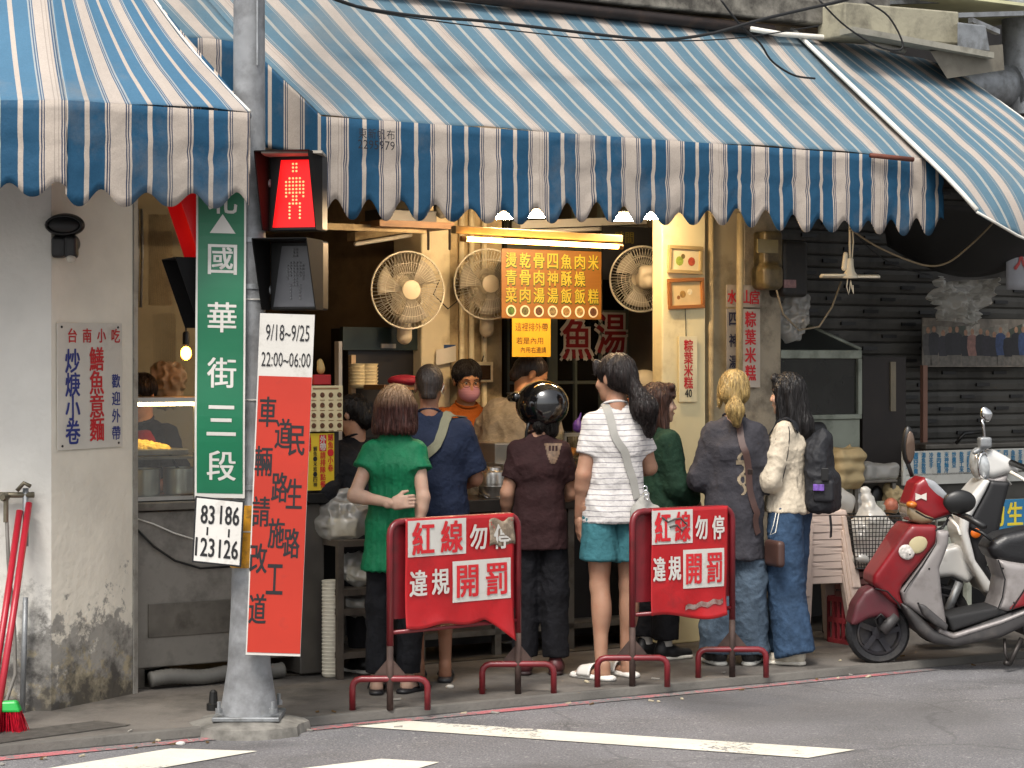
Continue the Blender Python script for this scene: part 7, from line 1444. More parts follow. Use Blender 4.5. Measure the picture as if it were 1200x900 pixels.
h = p.h; k = p.k; Rh = p.Rh; DK = hair('dark brown hair', '1d1412', var=.5)
sd = SDF(.006); sd.ell(h(0, -.02, .04), V((.09, .107, .09)) * k, k=.02, R=Rh); sd.cone(h(-.03, -.06, .0), h(.03, -.06, .0), .062 * k, .062 * k, k=.03); sd.cone(h(0, -.07, -.01), h(0, -.12, -.05), .06 * k, .042 * k, k=.03); sd.ell(h(0, .11, -.035), V((.08, .07, .088)) * k, k=.01, R=Rh, op='s'); sd.ell(h(-.08, -.002, -.01), V((.02, .022, .035)) * k, k=.01, R=Rh, op='s')
for sg in (-1,): sd.cone(h(sg * .05, .075, .085), h(sg * .066, .07, .035), .02 * k, .01 * k, k=.01)
p.part(sd, 'hair', DK, hstr(.004)); ti = h(0, -.135, -.06)
sd = SDF(.006); sd.cone(ti, ti + V((.045, -.03, -.1)) * k, .036 * k, .062 * k, k=.02); sd.cone(ti + V((.045, -.03, -.1)) * k, ti + V((.075, -.03, -.22)) * k, .062 * k, .022 * k, k=.03); p.part(sd, 'ponytail', DK, hstr(.006, 64)); p.done(.97)
# 5 dark green woman
p = Person('woman in a dark green top with shoulder length brown hair facing right', 768, 772, H=1.50, rot=-1.0, wide=1.0, head=(22, 0, 0))
p.set(elR=(.21, .02, 1.05), wrR=(.17, .2, .95), elL=(-.2, .06, 1.05), wrL=(-.1, .24, 1.0), anR=(.08, .02, .085), anL=(-.08, -.02, .085)); p.body(SK_L, legs=False)
p.shirt(cloth('dark green knit', '1c3326', .2), 'top', loose=.03, hem=.72, hemr=1.08, sleeve=1.85, sr=(.07, .06), disp=fold(.009, 7, 41, .6)); p.pants(cloth('charcoal trousers', '1b1b1e', .3), r=(.1, .09, .085), cut=.95)
p.shoes(mat('black white sneaker', '1c1c1e', .5), 'sneaker', WHITE); mb = MB()
for q in 'LR': mb.lathe(p.J['an' + q] - Z * .0, Z, [(.043, 0), (.041, .1), (.038, .1)], 14)
p.mpart(mb, 'socks', mat('white socks', 'c9c6c0', .8), smooth=40)
h = p.h; k = p.k; Rh = p.Rh; sd = SDF(.006); sd.ell(h(0, -.018, .038), V((.09, .106, .09)) * k, k=.02, R=Rh); sd.ell(h(0, .11, -.045), V((.07, .075, .085)) * k, k=.01, R=Rh, op='s')
for sg in (-1, 1): sd.cone(h(sg * .068, .005, .03), h(sg * .085, .01, -.16), .035 * k, .03 * k, k=.02)
sd.cone(h(0, -.06, .02), h(0, -.085, -.17), .07 * k, .055 * k, k=.03); sd.cone(h(-.05, -.06, 0), h(-.06, -.07, -.17), .045 * k, .045 * k, k=.02); sd.cone(h(.05, -.06, 0), h(.06, -.07, -.17), .045 * k, .045 * k, k=.02); sd.cone(h(-.045, .065, .1), h(.045, .072, .1), .022 * k, .022 * k, k=.02); sd.cone(h(.02, .09, .085), h(.05, .088, .045), .014 * k, .009 * k, k=.01); sd.cone(h(-.02, .09, .085), h(-.05, .088, .045), .014 * k, .009 * k, k=.01)
p.part(sd, 'hair', hair('chestnut brown hair', '3a231a', var=.55), hstr(.0045)); p.done(.93, .93)
# 6 blonde
p = Person('person with a low blonde ponytail in an oversized charcoal T-shirt with a brown strap', 860, 779, H=1.57, rot=-.12, wide=.82, slim=.9, head=(-4, 2, 0))
p.set(elL=(-.205, .0, 1.05), wrL=(-.15, .2, 1.03), elR=(.2, .02, 1.05), wrR=(.16, .22, 1.02), anL=(-.1, 0, .085), anR=(.1, .02, .085), toeL=(-.55, 1, 0), toeR=(.3, 1, 0)); p.body(SK_L, legs=False)
CH = cloth('washed charcoal cotton', '37363b', .16); p.shirt(CH, 't_shirt', loose=.03, hem=.60, hemr=1.0, sleeve=1.12, sr=(.056, .072), disp=fold(.009, 6, 51, .7)); shv, shf = p.sv, p.sf; B_ = bvh(shv, shf)
p.pants(cloth('grey blue denim', '4a5866', .25, vs=9) if False else cloth('grey blue denim', '4a5866', .25), 'jeans', r=(.11, .108, .112), cut=1.02, loose=.004, disp=fold(.009, 5, 55, 1.2)); p.shoes(mat('black sneaker', '202022', .5), 'sneaker', WHITE)
h = p.h; k = p.k; Rh = p.Rh; BL = hair('blonde hair', 'a38a58', '3a2a1c', 1.595, 1.64, var=.35)
sd = SDF(.006); sd.ell(h(0, -.016, .036), V((.088, .106, .09)) * k, k=.02, R=Rh); sd.cone(h(-.03, -.07, -.01), h(.03, -.07, -.01), .056 * k, .056 * k, k=.03); sd.cone(h(0, -.09, -.03), h(0, -.125, -.055), .05 * k, .026 * k, k=.02); sd.cone(h(-.078, .01, .02), h(-.086, .025, -.075), .02 * k, .008 * k, k=.015); sd.ell(h(0, .11, -.04), V((.08, .08, .085)) * k, k=.01, R=Rh, op='s'); p.part(sd, 'hair', BL, hstr(.0035))
ti = h(0, -.135, -.06); sd = SDF(.006); sd.cone(ti, ti + V((0, -.02, -.045)) * k, .03 * k, .044 * k, k=.02); sd.cone(ti + V((0, -.02, -.045)) * k, ti + V((.01, -.015, -.1)) * k, .044 * k, .026 * k, k=.03); p.part(sd, 'ponytail', BL, hstr(.0055, 64)); mb = MB(); mb.lathe(ti, V((0, -.5, -.6)), [(.03 * k, -.008), (.034 * k, 0), (.03 * k, .008)], 14); p.mpart(mb, 'hair_tie', BLACK, smooth=True)
patch(p, B_, .015, .085, .92, 1.15, -.6, (0, 1, 0), lambda u, v: abs(u - .5 - .28 * math.sin(v * 13)) < .13 or (abs(v - .75) < .05) or ((u - .5) ** 2 + ((v - .35) * 2.6) ** 2 < .12 and (u - .5) ** 2 + ((v - .35) * 2.6) ** 2 > .04), 'back_print', mat('beige ornamental print', '8a7c66', .8, var=.3, vs=60), 22, 40)
mb = p.band([(-.02, .1, 1.36), (-.005, -.02, 1.44), (.03, -.14, 1.33), (.09, -.3, 1.15), (.16, -.3, .98), (.215, -.25, .82), (.22, -.2, .72)], .038, None, off=.006); p6 = p; strap6 = mb; p.done(.93)
# 7 white jacket
p = Person('long haired woman in a cream jacket and wide blue jeans turned to the left', 926, 776, H=1.555, rot=1.12, wide=1.0, head=(0, 2, 0))
p.set(elL=(-.22, .05, 1.06), wrL=(-.1, .24, 1.03), elR=(.2, .06, 1.06), wrR=(.08, .24, 1.02), anL=(-.1, -.07, .085), anR=(.1, .09, .085), knL=(-.09, 0, .475), knR=(.1, .06, .475), hdL=(.5, 1, .1), hdR=(-.5, 1, .1), toeL=(-.1, 1, 0), toeR=(.15, 1, 0)); p.body(SK_L, legs=False)
JK = cloth('cream nylon', 'c0b4a0', .06, .6); p.shirt(JK, 'jacket', loose=.03, hem=.865, hemr=.93, sleeve=1.88, sr=(.066, .058), disp=fold(.010, 8, 61, .8)); p7 = p; B7 = bvh(p.sv, p.sf)
p.pants(cloth('blue denim', '33475f', .28), 'jeans', r=(.118, .125, .135), cut=1.03, loose=.004, disp=fold(.009, 5, 65, 1.1)); p.shoes(mat('cream sneaker', 'bdb4a4', .6, var=.15, vs=30), 'sneaker', mat('cream sole', 'cfc9bc', .6))
h = p.h; k = p.k; Rh = p.Rh; BK = hair('long black hair', '14100f', var=.4)
sd = SDF(.006); sd.ell(h(0, -.018, .038), V((.088, .107, .09)) * k, k=.02, R=Rh); sd.ell(h(0, .112, -.045), V((.066, .07, .085)) * k, k=.01, R=Rh, op='s')
for sg in (-1, 1): sd.cone(h(sg * .07, .02, .03), h(sg * .085, .0, -.18), .03 * k, .032 * k, k=.02)
sd.cone(h(0, -.065, .02), h(0, -.115, -.2), .075 * k, .066 * k, k=.03); sd.cone(h(0, -.11, -.18), h(.02, -.15, -.32), .07 * k, .025 * k, k=.04); sd.cone(h(-.05, -.05, 0), h(-.07, -.08, -.22), .045 * k, .04 * k, k=.02); sd.cone(h(.05, -.05, 0), h(.06, -.08, -.22), .045 * k, .04 * k, k=.02); sd.cone(h(-.045, .07, .095), h(.045, .075, .095), .022 * k, .022 * k, k=.02); p.part(sd, 'hair', BK, hstr(.0045, 64))
mb = MB(); PIP = mat('black piping', '1c1b1c', .7)
def pipe7(pts):
    out = []
    for q in pts:
        c, n, _, _ = B7.find_nearest(V(q) * p7.k); out.append(c + (V(q) * p7.k - c).normalized() * .003)
    mb.tube(out, .0035, 6)
for sx in (-1, 1):
    for dy in (-.035, .045): pipe7([(sx * (.2 + .02 * t), -.04 + dy + .05 * t * t, 1.37 - .33 * t) for t in [i / 8 for i in range(9)]] + [(sx * (.26 - .1 * t), dy + .1 + .16 * t, 1.03) for t in (.3, .6, .9)])
p.mpart(mb, 'piping', PIP, smooth=True, kind='stuff')
sd = SDF(.006); sd.cone(V((-.08, 0, .93)) * k, V((.08, 0, .93)) * k, .12 * k, .12 * k); sd.cut(V((0, 0, .955)) * k, Z); sd.cut(V((0, 0, .9)) * k, -Z); mb = MB(); q0 = V((.02, -.16, .87)) * k; a_ = V((-.2, .05, .88)) * k
mb.tube([V((-.205, .02, .88)) * k, V((-.225, .035, .80)) * k, V((-.222, .06, .745)) * k, V((-.222, .02, .76)) * k, V((-.21, .0, .87)) * k], .003, 6); p.mpart(mb, 'drawstring', WHITE, smooth=True); p.done(.95, .82)
# 8 masked vendor
p = Person('vendor in an orange shirt with a pink face mask and glasses facing the queue', 546, 0, t=.98, H=1.625, rot=math.pi + .3, head=(0, 14, 0), group='vendors behind the counter')
p.set(elL=(-.23, .05, 1.08), wrL=(-.16, .25, 1.05), elR=(.23, .05, 1.08), wrR=(.16, .25, 1.05)); p.body(SK_O, legs=False)
p.shirt(cloth('orange jersey', 'a0541d', .1), 't_shirt', loose=.014, hem=.78, sleeve=.6, disp=fold(.006, 8, 71)); p.pants(cloth('dark trousers', '1d1d22'), r=(.095, .08, .07)); p.shoes(BLACK, 'sneaker')
h = p.h; k = p.k; Rh = p.Rh; sd = SDF(.006); sd.ell(h(0, -.022, .04), V((.086, .103, .088)) * k, k=.02, R=Rh); sd.ell(h(0, .115, -.02), V((.068, .07, .075)) * k, k=.01, R=Rh, op='s'); sd.cone(h(0, -.09, .0), h(0, -.12, -.03), .045 * k, .04 * k); p.part(sd, 'hair', hair('vendor black hair', '171110'), hstr(.003)); p8 = p
sd = SDF(.004); sd.ell(h(0, .058, -.055), V((.066, .066, .062)) * k, R=Rh); sd.ell(h(0, .04, -.05), V((.06, .06, .1)) * k, k=0, R=Rh, op='s'); sd.cut(h(0, .0, -.02), Rh @ V((0, -.3, 1))); sd.cut(h(0, .035, 0), Rh @ V((0, -1, 0))); p.part(sd, 'face_mask', mat('pink face mask', 'b5808a', .8, var=.06), lambda v, n: .0006 * np.sin(v[:, 2] * 420))
mb = MB()
for sg in (-1, 1): mb.tube([h(sg * .032 + .024 * math.cos(a), .101, .004 + .019 * math.sin(a)) for a in [i * .524 for i in range(12)]], .0018, 6, closed=True); mb.tube([h(sg * .056, .1, .008), h(sg * .078, .0, .012)], .0016, 6); mb.tube([h(sg * .055, .08, -.03), h(sg * .076, .005, .0)], .0015, 5)
p.mpart(mb, 'glasses', mat('thin metal frame', '5d4a38', .3, .8), smooth=True, kind='stuff'); p.done()
# 9 grey vendor
p = Person('vendor in a grey T-shirt bending over the food to the right', 584, 0, t=.64, H=1.68, rot=-.6, wide=1.1, head=(45, 34, 0), lean=.17, sway=.06, group='vendors behind the counter')
p.set(elL=(-.26, .14, 1.06), wrL=(-.12, .36, 1.09), elR=(.26, .14, 1.04), wrR=(.1, .38, 1.06), hdL=(.5, 1, .1), hdR=(-.4, 1, .0)); p.J['head'] += V((0, .045, -.015)); p.body(SK_O, fat=1.1, legs=False)
p.shirt(cloth('heather grey jersey', '8d8372', .1), 't_shirt', loose=.03, hem=.75, sleeve=.85, sr=(.072, .09), disp=fold(.009, 7, 81)); p.pants(cloth('dark grey trousers', '26262a'), r=(.1, .085, .075)); p.shoes(BLACK, 'sneaker')
h = p.h; k = p.k; Rh = p.Rh; sd = SDF(.006); sd.ell(h(0, -.014, .036), V((.079, .098, .085)) * k, R=Rh); sd.cone(h(0, -.06, 0), h(0, -.068, -.045), .056 * k, .046 * k, k=.03); sd.cut(h(0, .05, .035), Rh @ V((0, 1, -.45))); sd.ell(h(.08, .0, -.02), V((.02, .03, .035)) * k, k=.005, R=Rh, op='s'); p.part(sd, 'hair', hair('cropped dark hair', '2d2018', var=.35), lambda v, n: .0015 * vnoise(v * 160, 1), strands=0); p.done()
# 10 bent person in black
p = Person('customer in a black shirt leaning over the counter behind the green blouse', 436, 0, t=-.05, H=1.44, rot=.75, wide=1.1, head=(-20, 25, 0), lean=.16)
p.set(elL=(-.27, .1, 1.08), wrL=(-.2, .3, .99), elR=(.27, .08, 1.08), wrR=(.2, .3, 1.0), hdL=(.3, 1, 0), hdR=(-.3, 1, 0)); p.body(SK_M, legs=False)
p.shirt(cloth('black cotton', '18191d', .15), 'shirt', loose=.03, hem=.75, sleeve=1.25, sr=(.074, .078), disp=fold(.009, 7, 91)); p.pants(cloth('black slacks', '17171a'), r=(.1, .085, .075)); p.shoes(BLACK, 'sneaker')
h = p.h; k = p.k; sd = SDF(.006); sd.ell(h(0, -.018, .036), V((.085, .102, .088)) * k, R=p.Rh); sd.cone(h(0, -.06, 0), h(0, -.075, -.06), .06 * k, .055 * k, k=.03); sd.ell(h(0, .11, -.03), V((.07, .07, .085)) * k, k=.01, R=p.Rh, op='s'); p.part(sd, 'hair', hair('plain black hair', '15110f'), hstr(.003)); p.done()
# 11 left kitchen worker
p = Person('kitchen worker in a black and red top behind the left glass case', 168, 0, t=.75, H=1.55, rot=math.pi - .5, head=(0, 15, 0), group='vendors behind the counter'); p.set(wrL=(-.14, .25, 1.0), wrR=(.14, .25, 1.0)); p.body(SK_O, legs=False)
p.shirt(cloth('black work top', '1b1b1f', .2), 'top', loose=.02, hem=.78, sleeve=.9, disp=fold(.008, 8, 95)); sd = SDF(.007); sd.cone(V((-.06, .04, 1.25)) * p.k, V((.06, .04, 1.25)) * p.k, .1 * p.k, .1 * p.k); sd.cone(V((-.06, .05, .95)) * p.k, V((.06, .05, .95)) * p.k, .11 * p.k, .11 * p.k, k=.1); p.part(sd, 'apron', cloth('red apron', '8a1a22', .15)); p.pants(cloth('dark work trousers', '1d1d20')); p.shoes(BLACK, 'sneaker')
h = p.h; k = p.k; sd = SDF(.006); sd.ell(h(0, -.018, .036), V((.085, .102, .088)) * k, R=p.Rh); sd.ell(h(0, .11, -.03), V((.07, .07, .085)) * k, k=.01, R=p.Rh, op='s'); p.part(sd, 'hair', hair('worker black hair', '16110f'), hstr(.003)); p.done()
# 12 white cap person
p = Person('vendor in a white cap mostly hidden behind the striped T-shirt woman', 758, 0, t=.8, H=1.56, rot=1.6, group='vendors behind the counter'); p.set(wrL=(-.14, .25, 1.0), wrR=(.14, .25, 1.0)); p.body(SK_O, legs=False); p.shirt(cloth('dark vendor shirt', '2a2523', .15), 'shirt', loose=.02, sleeve=.7); p.pants(cloth('dark vendor trousers', '1d1d20')); p.shoes(BLACK, 'sneaker')
h = p.h; k = p.k; sd = SDF(.006); sd.ell(h(0, -.012, .05), V((.09, .108, .085)) * k, R=p.Rh); sd.cut(h(0, 0, .02), -Z); p.part(sd, 'cap', mat('white cotton cap', 'cfc4a8', .8)); p.done()
# ---- bags carried
def attach(p, name, label, cat):
    o = thing(name, label, cat, p.o.location); o.rotation_euler = (0, 0, p.rot); o.scale = p.o.scale; return o
def fixl(o): o.matrix_parent_inverse = M(); return o
p = p4; k = p.k; o = attach(p, 'shoulder_bag', 'slouchy pale grey shoulder bag hanging at the striped shirt woman\'s hip', 'bag'); GB = mat('pale grey nylon', '8f8d87', .6, var=.08, bump=.25, bs=20)
c = V((.15, -.14, .81)) * k; sd = SDF(.007); sd.ell(c, (.1, .055, .09), k=.03); sd.cone(c + V((-.05, 0, .06)), c + V((-.02, .0, .14)), .055, .025, k=.03, q=(0, 1, 0), fq=.6); sd.ell(c + V((0, 0, -.06)), (.09, .06, .05), k=.04); fixl(solid(sd, 'pouch', GB, o, disp=fold(.010, 11, 3, .4)))
mb = p.band([(-.03, .14, 1.33), (-.06, .0, 1.42), (-.055, -.14, 1.34), (-.0, -.24, 1.2), (.07, -.26, 1.06), (.115, -.22, .96)], .042, None, off=.006); fixl(mb.build('strap', GB, o, smooth=40)); mb = MB()
for i in range(3): mb.tube([V((.112 + .004 * i, -.192, .985 - .022 * i)) * k + V((.012 * math.cos(a), -.004, .014 * math.sin(a))) for a in [j * .785 for j in range(8)]], .0035, 6, closed=True)
fixl(mb.build('metal_rings', CHROME, o, smooth=True, kind='stuff'))
p = p6; o = attach(p, 'sling_bag', 'brown leather sling bag on the blonde customer\'s right hip', 'bag'); BRN = mat('brown leather', '46302a', .5, var=.15); fixl(strap6.build('strap', BRN, o, smooth=40)); k = p.k
sd = SDF(.007); sd.rbox(V((.245, -.1, .64)) * k, (.025, .09, .07), .02, R=M.Rotation(.5, 3, 'Z')); fixl(solid(sd, 'pouch', BRN, o)); mb = MB(); mb.box(V((.1, -.205, 1.1)) * k, (.03, .01, .03)); fixl(mb.build('buckle', mat('dark buckle', '2a1f1a', .3, .5), o, bevel=.002))
p = p7; k = p.k; o = attach(p, 'backpack', 'black backpack with a purple tag worn by the woman in the cream jacket', 'backpack'); BP = mat('black nylon', '15161b', .7, var=.25, bump=.4, bs=40)
c = V((0, -.215, 1.06)) * k; sd = SDF(.007); sd.rbox(c, (.125, .08, .19), .07, k=.03); sd.rbox(c + V((0, -.07, -.07)), (.11, .05, .11), .04, k=.03); sd.cone(c + V((0, .02, .17)), c + V((0, -.02, .2)), .08, .07, k=.04); fixl(solid(sd, 'pack', BP, o, disp=fold(.009, 9, 7, .7)))
sd = SDF(.006); sd.rbox(c + V((-.11, -.07, -.06)), (.03, .07, .06), .02); fixl(solid(sd, 'side_pocket', BP, o)); mb = MB(); mb.box(c + V((-.155, -.05, -.04)), (.008, .075, .035)); fixl(mb.build('purple_tag', mat('purple tag', '6a4a9a', .5, var=.4, vs=60), o, bevel=.003)); mb = MB(); mb.box(c + V((-.15, -.09, .03)), (.01, .05, .07)); fixl(mb.build('pouch', BLACK, o, bevel=.006))
mb = p.band([(-.12, -.15, 1.28), (-.12, -.03, 1.42), (-.12, .12, 1.3), (-.14, .17, 1.15), (-.18, .06, 1.0)], .045, None, off=.008, th=.008); fixl(mb.build('strap', BP, o, smooth=40)); mb = p.band([(.12, -.15, 1.28), (.12, -.03, 1.42), (.12, .12, 1.3), (.14, .17, 1.15), (.18, .06, 1.0)], .045, None, off=.008, th=.008); fixl(mb.build('strap', BP, o, smooth=40))
mb = MB(); mb.strip([c + V((-.06, -.09, -.19)), c + V((-.065, -.1, -.26)), c + V((-.06, -.095, -.31))], V((0, -1, 0)), .035, .004); fixl(mb.build('loose_strap', BP, o))
# ================================================================== scooters (facing left); outlines measured in picture units around the front wheel
SR = mat('dusty red scooter paint', '7a131b', .38, var=.18, vs=6, coat=.15, dirt=(.5, '5d3032', 5), bump=.08, bs=25); SRD = mat('dull red mudguard', '501c24', .5, var=.15, vs=8, dirt=(.5, '4a3030', 9))
SRB = mat('bright red cowl', '7d1119', .35, var=.12, coat=.15, dirt=(.25, '6a2226', 8)); SG = mat('silver grey scooter plastic', '8d8886', .42, .15, var=.06, vs=6, dirt=(.5, '5d5653', 5), bump=.1, bs=60); SD = mat('dark grey scooter plastic', '3a3838', .55, var=.15, dirt=(.4, '5d5954', 8)); SW = mat('white scooter paint', 'c9c8c4', .25, var=.04, coat=.4, dirt=(.2, '8a8780', 7))
TYRE = mat('tyre rubber', '17171a', .8, var=.2, bump=.5, bs=50, dirt=(.4, '35322e', 9)); SEAT = mat('black seat vinyl', '18181a', .38, var=.15, bump=.15, bs=90); LAMP = mat('headlamp glass', 'b9bcbc', .12, .3, var=.2, vs=40, coat=.8)
def scooter(kind, label, base, sc, rot):
    o = thing('scooter', label, 'scooter', base, 'parked scooters'); k = 1 / sc
    X = lambda zx, zy: ((980 + zx / 3 - 1028) * k, (776 - (490 + zy / 3)) * k)      # from zoomed picture units
    PT = lambda pts: [X(*p) for p in pts]
    V3 = lambda zx, zy, y=0.: V((X(zx, zy)[0], y, X(zx, zy)[1]))
    def sol(sd, name, m, par=None, **kw): q = solid(sd, name, m, par or o, **kw); q.matrix_parent_inverse = M(); return q
    def mb_(mb, name, m, par=None, **kw): q = mb.build(name, m, par or o, **kw); q.matrix_parent_inverse = M(); return q
    def poly(name, pts, w, m, r=.02, y=0., par=None, taper=None, h=.008, sm=1, **kw): sd = SDF(h); sd.poly(PT(pts), w, r, y, k=0, taper=taper); return sol(sd, name, m, par, rel=sm, **kw)
    def wheel(c, R, w=.05):
        mb = MB(); prof = [(R - .05, -w * .7), (R - .02, -w), (R - .004, -w * .7), (R, 0), (R - .004, w * .7), (R - .02, w), (R - .05, w * .7), (R - .055, 0)]
        n = 40; vs = []; fs = []; q = len(prof)
        for i in range(n):
            a = 2 * math.pi * i / n
            for r_, y in prof: vs.append(c + V((r_ * math.cos(a), y, r_ * math.sin(a))))
        for i in range(n):
            for j in range(q): fs.append((i * q + j, i * q + (j + 1) % q, ((i + 1) % n) * q + (j + 1) % q, ((i + 1) % n) * q + j))
        mb.add(vs, fs); wo = mb_(mb, 'wheel', TYRE, smooth=50)
        mb = MB(); mb.lathe(c, V((0, -1, 0)), [(R - .05, -.03), (R - .052, .04), (R - .062, .042), (R - .07, .02), (.04, .012), (.036, .035), (.012, .04)], 28); mb_(mb, 'rim', mat('dark alloy', '343337', .5, .6, var=.3, dirt=(.5, '4d4842', 9)), wo, smooth=35)
        mb = MB()
        for i in range(5): a = i * 1.2566; mb.strip([c + V((.03 * math.cos(a), -.03, .03 * math.sin(a))), c + V(((R - .06) * math.cos(a + .2), -.034, (R - .06) * math.sin(a + .2)))], V((0, -1, 0)), .028, .008)
        mb_(mb, 'spokes', mat('dark alloy', '47464a'), wo, kind='stuff'); return wo
    if kind == 'red':
        wheel(V3(145, 752), .172); wheel(V3(905, 745), .178, .06)
        poly('mudguard', [(38, 722), (55, 650), (85, 605), (120, 585), (165, 600), (200, 640), (215, 700), (190, 715), (150, 690), (100, 700), (60, 722)], .085, SRD, .022)
        poly('leg_shield', [(110, 575), (112, 545), (150, 490), (215, 395), (240, 368), (330, 370), (328, 430), (262, 520), (215, 580), (208, 610), (225, 660), (180, 640), (135, 600)], .175, SR, .026, taper=lambda x, z: .62 + .38 * np.clip((z - .25) * 2.2, 0, 1) + 0 * x)
        poly('inner_shield', [(325, 385), (372, 388), (368, 440), (340, 520), (352, 615), (378, 745), (300, 700), (222, 645), (206, 600), (222, 580), (272, 512), (326, 432)], .19, SG, .03, taper=lambda x, z: .7 + .3 * np.clip((z - .2) * 2.2, 0, 1) + 0 * x)
        poly('glovebox_vent', [(262, 642), (285, 645), (368, 715), (362, 738), (320, 715), (280, 680)], .185, SD, .015)
        poly('floor_board', [(205, 640), (232, 650), (330, 735), (385, 752), (590, 680), (700, 640), (900, 600), (900, 700), (660, 720), (560, 765), (400, 795), (320, 780), (262, 735)], .15, SD, .03)
        poly('deck_edge', [(345, 725), (388, 750), (560, 700), (680, 655), (680, 668), (560, 716), (390, 768), (335, 742)], .158, SG, .008)
        poly('foot_mat', [(372, 690), (560, 655), (588, 680), (392, 742)], .13, mat('black floor mat', '1f1f20', .8), .012)
        poly('body_panel', [(548, 490), (640, 505), (900, 500), (960, 520), (900, 590), (700, 640), (585, 675), (545, 665), (562, 620), (572, 560)], .15, SG, .04)
        poly('side_panel', [(585, 668), (640, 590), (720, 560), (900, 540), (905, 580), (700, 640)], .157, SR, .012)
        poly('seat', [(518, 455), (535, 425), (575, 402), (660, 385), (800, 372), (900, 380), (905, 430), (860, 470), (760, 500), (640, 520), (575, 510), (535, 485)], .135, SEAT, .055)
        poly('tail', [(860, 470), (960, 450), (1000, 480), (960, 540), (880, 520)], .13, SR, .03)
        wc = poly('handlebar_cowl', [(236, 300), (262, 225), (295, 203), (335, 225), (378, 268), (402, 315), (385, 340), (345, 352), (318, 362), (290, 340), (262, 322)], .115, SRB, .032)
        poly('cowl_lower', [(234, 296), (262, 312), (296, 330), (338, 340), (322, 366), (285, 370), (250, 360), (236, 335)], .119, mat('smoked lamp', '77684f', .25, coat=.5), .03)
        poly('gauge_cover', [(294, 205), (332, 218), (380, 266), (366, 292), (330, 268), (302, 240)], .118, mat('grey gauge cover', '8f9194', .2, coat=.5), .02)
        c = V3(280, 272, -.118); mb = MB(); mb.prism([c + V((a, 0, b)) for a, b in ((-.03, -.02), (.0, -.008), (.03, -.02), (.03, .02), (0, .008), (-.03, .02))], [c + V((a, -.004, b)) for a, b in ((-.03, -.02), (.0, -.008), (.03, -.02), (.03, .02), (0, .008), (-.03, .02))]); mb_(mb, 'cowl_emblem', mat('white sticker', 'c9c2b8', .4))
        for (x, y, rx, rz, mm) in ((263, 430, .05, .06, mat('cream sticker', 'b5a985', .5)), (222, 462, .045, .04, mat('white ornate sticker', 'b9b3ad', .5, var=.4, vs=70))): c = V3(x, y, -.166); mb = MB(); mb.ball(c, (rx * 1.0, .01, rz * 1.0), 16, 8, M.Rotation(.5, 3, 'Y')); mb_(mb, 'sticker', mm, smooth=True)
        for sy in (-1, 1):
            mb = MB(); mb.tube([V3(385, 320, sy * .1), V3(425, 340, sy * .24), V3(465, 368, sy * .34)], [.014, .018, .018], 10); mb_(mb, 'grip', BLACK, smooth=True)
            mb = MB(); mb.tube([V3(375, 345, sy * .16), V3(392, 372, sy * .22), V3(396, 400, sy * .25)], [.01, .008, .007], 8); mb_(mb, 'brake_lever', WHITE, smooth=True)
        sd = SDF(.006); sd.ell(V3(402, 287, -.2), (.09, .035, .065)); sol(sd, 'mirror', BLACK)
        mb = MB(); mb.tube([V3(288, 210, .12), V3(276, 165, .14), V3(274, 150, .14)], .012, 8); mb_(mb, 'mirror_stem', BLACK, smooth=True); sd = SDF(.006); sd.ell(V3(276, 100, .14), (.036, .03, .11)); sol(sd, 'mirror', BLACK); mb = MB(); mb.ball(V3(280, 104, .11), (.026, .008, .085), 14, 9); mb_(mb, 'mirror_glass', mat('mirror brown reflect', '6b5a4e', .1, .6), smooth=True)
        mb = MB(); mb.tube([V3(200, 690, -.07), V3(150, 745, -.075)], .03, 10); mb_(mb, 'fork', SD, smooth=True)
        mb = MB(); mb.tube([V3(640, 770, -.1), V3(590, 855, -.14)], .014, 8); mb.tube([V3(590, 855, -.14), V3(570, 850, -.16)], .014, 8); mb.tube([V3(580, 770, -.1), V3(578, 820, -.12), V3(590, 850, -.13)], .009, 8); mb_(mb, 'kick_stand', mat('dark stand', '3a3634', .5, .6), smooth=True)
        mb = MB(); mb.tube([V3(465, 385, -.05), V3(500, 400, -.1), V3(530, 425, -.12)], .009, 8); mb_(mb, 'seat_hook', BLACK, smooth=True); GAP = mat('black panel gap', '0c0c0d', .8)
        for pts, y_ in ((((212, 600), (225, 580), (275, 512), (328, 432), (330, 388)), -.168), (((548, 492), (572, 560), (562, 622), (546, 664)), -.15), (((590, 668), (642, 590), (722, 560)), -.158), (((118, 590), (160, 600), (196, 640), (206, 660)), -.13), (((262, 322), (296, 342), (330, 352), (384, 336)), -.118)): mb = MB(); mb.tube([V3(x, y, y_) for x, y in pts], .004, 6); mb_(mb, 'panel_gap', GAP)
        for x, y in ((232, 470), (300, 520), (262, 640), (332, 720), (560, 520), (600, 640)): mb = MB(); mb.lathe(V3(x, y, -.168), V((0, -1, 0)), [(.006, 0), (.006, .006), (.003, .008)], 8); mb_(mb, 'screw', GAP)
        for q in (0, 1): mb = MB(); mb.tube([V3(385, 330 + 6 * q, -.13), V3(352, 372 + 8 * q, -.16), V3(300, 400, -.17 + .03 * q), V3(250, 375 + 8 * q, -.15)], .0045, 6); mb_(mb, 'control_cable', CABLE, smooth=True)
        mb = MB(); mb.tube([V3(160, 700, -.1), V3(140, 680, -.11), V3(120, 700, -.11), V3(140, 750, -.1)], .005, 6); mb_(mb, 'brake_hose', CABLE, smooth=True)
        sd = SDF(.005); sd.ell(V3(250, 300, -.1), (.03, .035, .02)); sol(sd, 'turn_signal', mat('amber lens', 'b0641c', .25, coat=.5))
        poly('engine', [(620, 680), (880, 640), (930, 760), (760, 790), (650, 760)], .12, SD, .03)
    else:
        X2 = 0
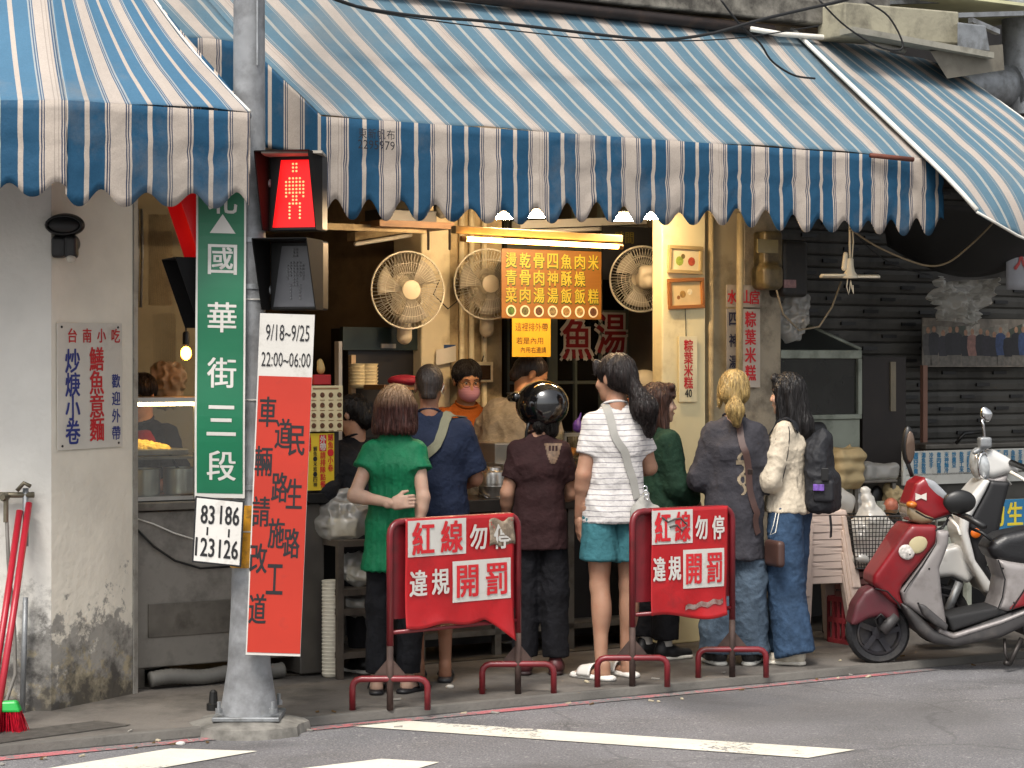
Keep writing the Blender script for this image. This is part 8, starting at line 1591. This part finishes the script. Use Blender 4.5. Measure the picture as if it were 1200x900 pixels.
        wheel(V3(362, 735), .17); wheel(V3(1150, 735), .175, .06)
        poly('mudguard', [(318, 605), (332, 535), (375, 500), (420, 488), (455, 510), (478, 600), (455, 625), (400, 600), (350, 605)], .09, SW, .03)
        mb = MB(); mb.tube([V3(425, 620, -.07), V3(375, 735, -.08)], .025, 10); mb.tube([V3(425, 620, .07), V3(375, 735, .08)], .025, 10); mb_(mb, 'fork', GALV, smooth=True)
        poly('leg_shield', [(500, 258), (522, 262), (505, 300), (450, 400), (445, 440), (470, 540), (540, 640), (530, 662), (500, 650), (440, 540), (410, 440), (415, 390), (455, 310)], .17, SW, .03)
        poly('inner_shield', [(522, 262), (592, 268), (570, 350), (555, 430), (510, 560), (560, 650), (540, 655), (472, 540), (446, 440), (452, 400), (506, 300)], .155, mat('black scooter plastic', '161618', .5), .02)
        c = V3(467, 444, -.165); mb = MB(); mb.lathe(c, V((0, -1, 0)), [(.028, 0), (.028, .006), (.02, .012)], 18); mb_(mb, 'reflector', mat('amber reflector', 'd0661a', .3, coat=.5), smooth=40)
        poly('handlebar_cowl', [(484, 190), (500, 165), (545, 155), (600, 185), (640, 215), (630, 240), (585, 245), (540, 258), (500, 245)], .1, SW, .045); poly('stem_cover', [(500, 245), (545, 255), (600, 240), (585, 290), (525, 272)], .08, SG, .025)
        sd = SDF(.006); sd.ell(V3(503, 210, -.03), (.06, .09, .1), R=M.Rotation(-.2, 3, 'Y')); sol(sd, 'headlight', LAMP)
        mb = MB(); mb.tube([V3(503 + 19 * math.cos(a), 210 - 44 * math.sin(a), -.105 + .02 * math.cos(a)) for a in [i * .4189 for i in range(15)]], .008, 6, closed=True); mb_(mb, 'headlight_rim', CHROME, smooth=True)
        for sy in (-1, 1):
            mb = MB(); mb.tube([V3(600, 200, sy * .1), V3(650, 225, sy * .25), V3(670, 235, sy * .33)], .017, 10); mb_(mb, 'grip', BLACK, smooth=True); mb = MB(); mb.tube([V3(590, 232, sy * .16), V3(625, 255, sy * .22), V3(655, 290, sy * .25)], [.01, .008, .008], 8); mb_(mb, 'brake_lever', WHITE, smooth=True)
        mb = MB(); mb.tube([V3(512, 155, -.1), V3(505, 120, -.12), V3(498, 70, -.14), V3(492, 50, -.14)], .008, 8); mb_(mb, 'mirror_stem', CHROME, smooth=True); sd = SDF(.005); sd.ell(V3(508, 32, -.14), (.036, .025, .032)); sd.cone(V3(498, 15, -.14), V3(512, 50, -.14), .018, .015); sol(sd, 'mirror', CHROME)
        sd = SDF(.006); sd.rbox(V3(508, 130, -.1), (.035, .04, .03), .012); sd.cone(V3(470, 165, -.12), V3(520, 140, -.1), .014, .012); sol(sd, 'switch_block', GALV)
        poly('floor_board', [(500, 640), (560, 650), (760, 600), (1100, 560), (1100, 680), (800, 740), (560, 700)], .14, SD, .03); poly('body_panel', [(760, 430), (1100, 420), (1180, 470), (1120, 560), (800, 620), (760, 580)], .15, SW, .05); poly('seat', [(740, 400), (800, 350), (1000, 330), (1150, 340), (1140, 400), (900, 440), (780, 440)], .13, SEAT, .05)
    o.rotation_euler = (0, 0, rot); return o
b = G(1028, 776); scooter('red', 'dusty red and grey scooter with stickers and a grey floor shield', (b.x, b.y, ZR * 0), 2500 / b.y, .06)
b2 = P(1028, 430, b.y + .55); scooter('white', 'white and black scooter with a chrome mirror behind the red one', (b2.x, b2.y + .0, 0), 2500 / (b.y + .55), .02)
bpy.data.objects.remove(_to); bpy.data.curves.remove(_tc)
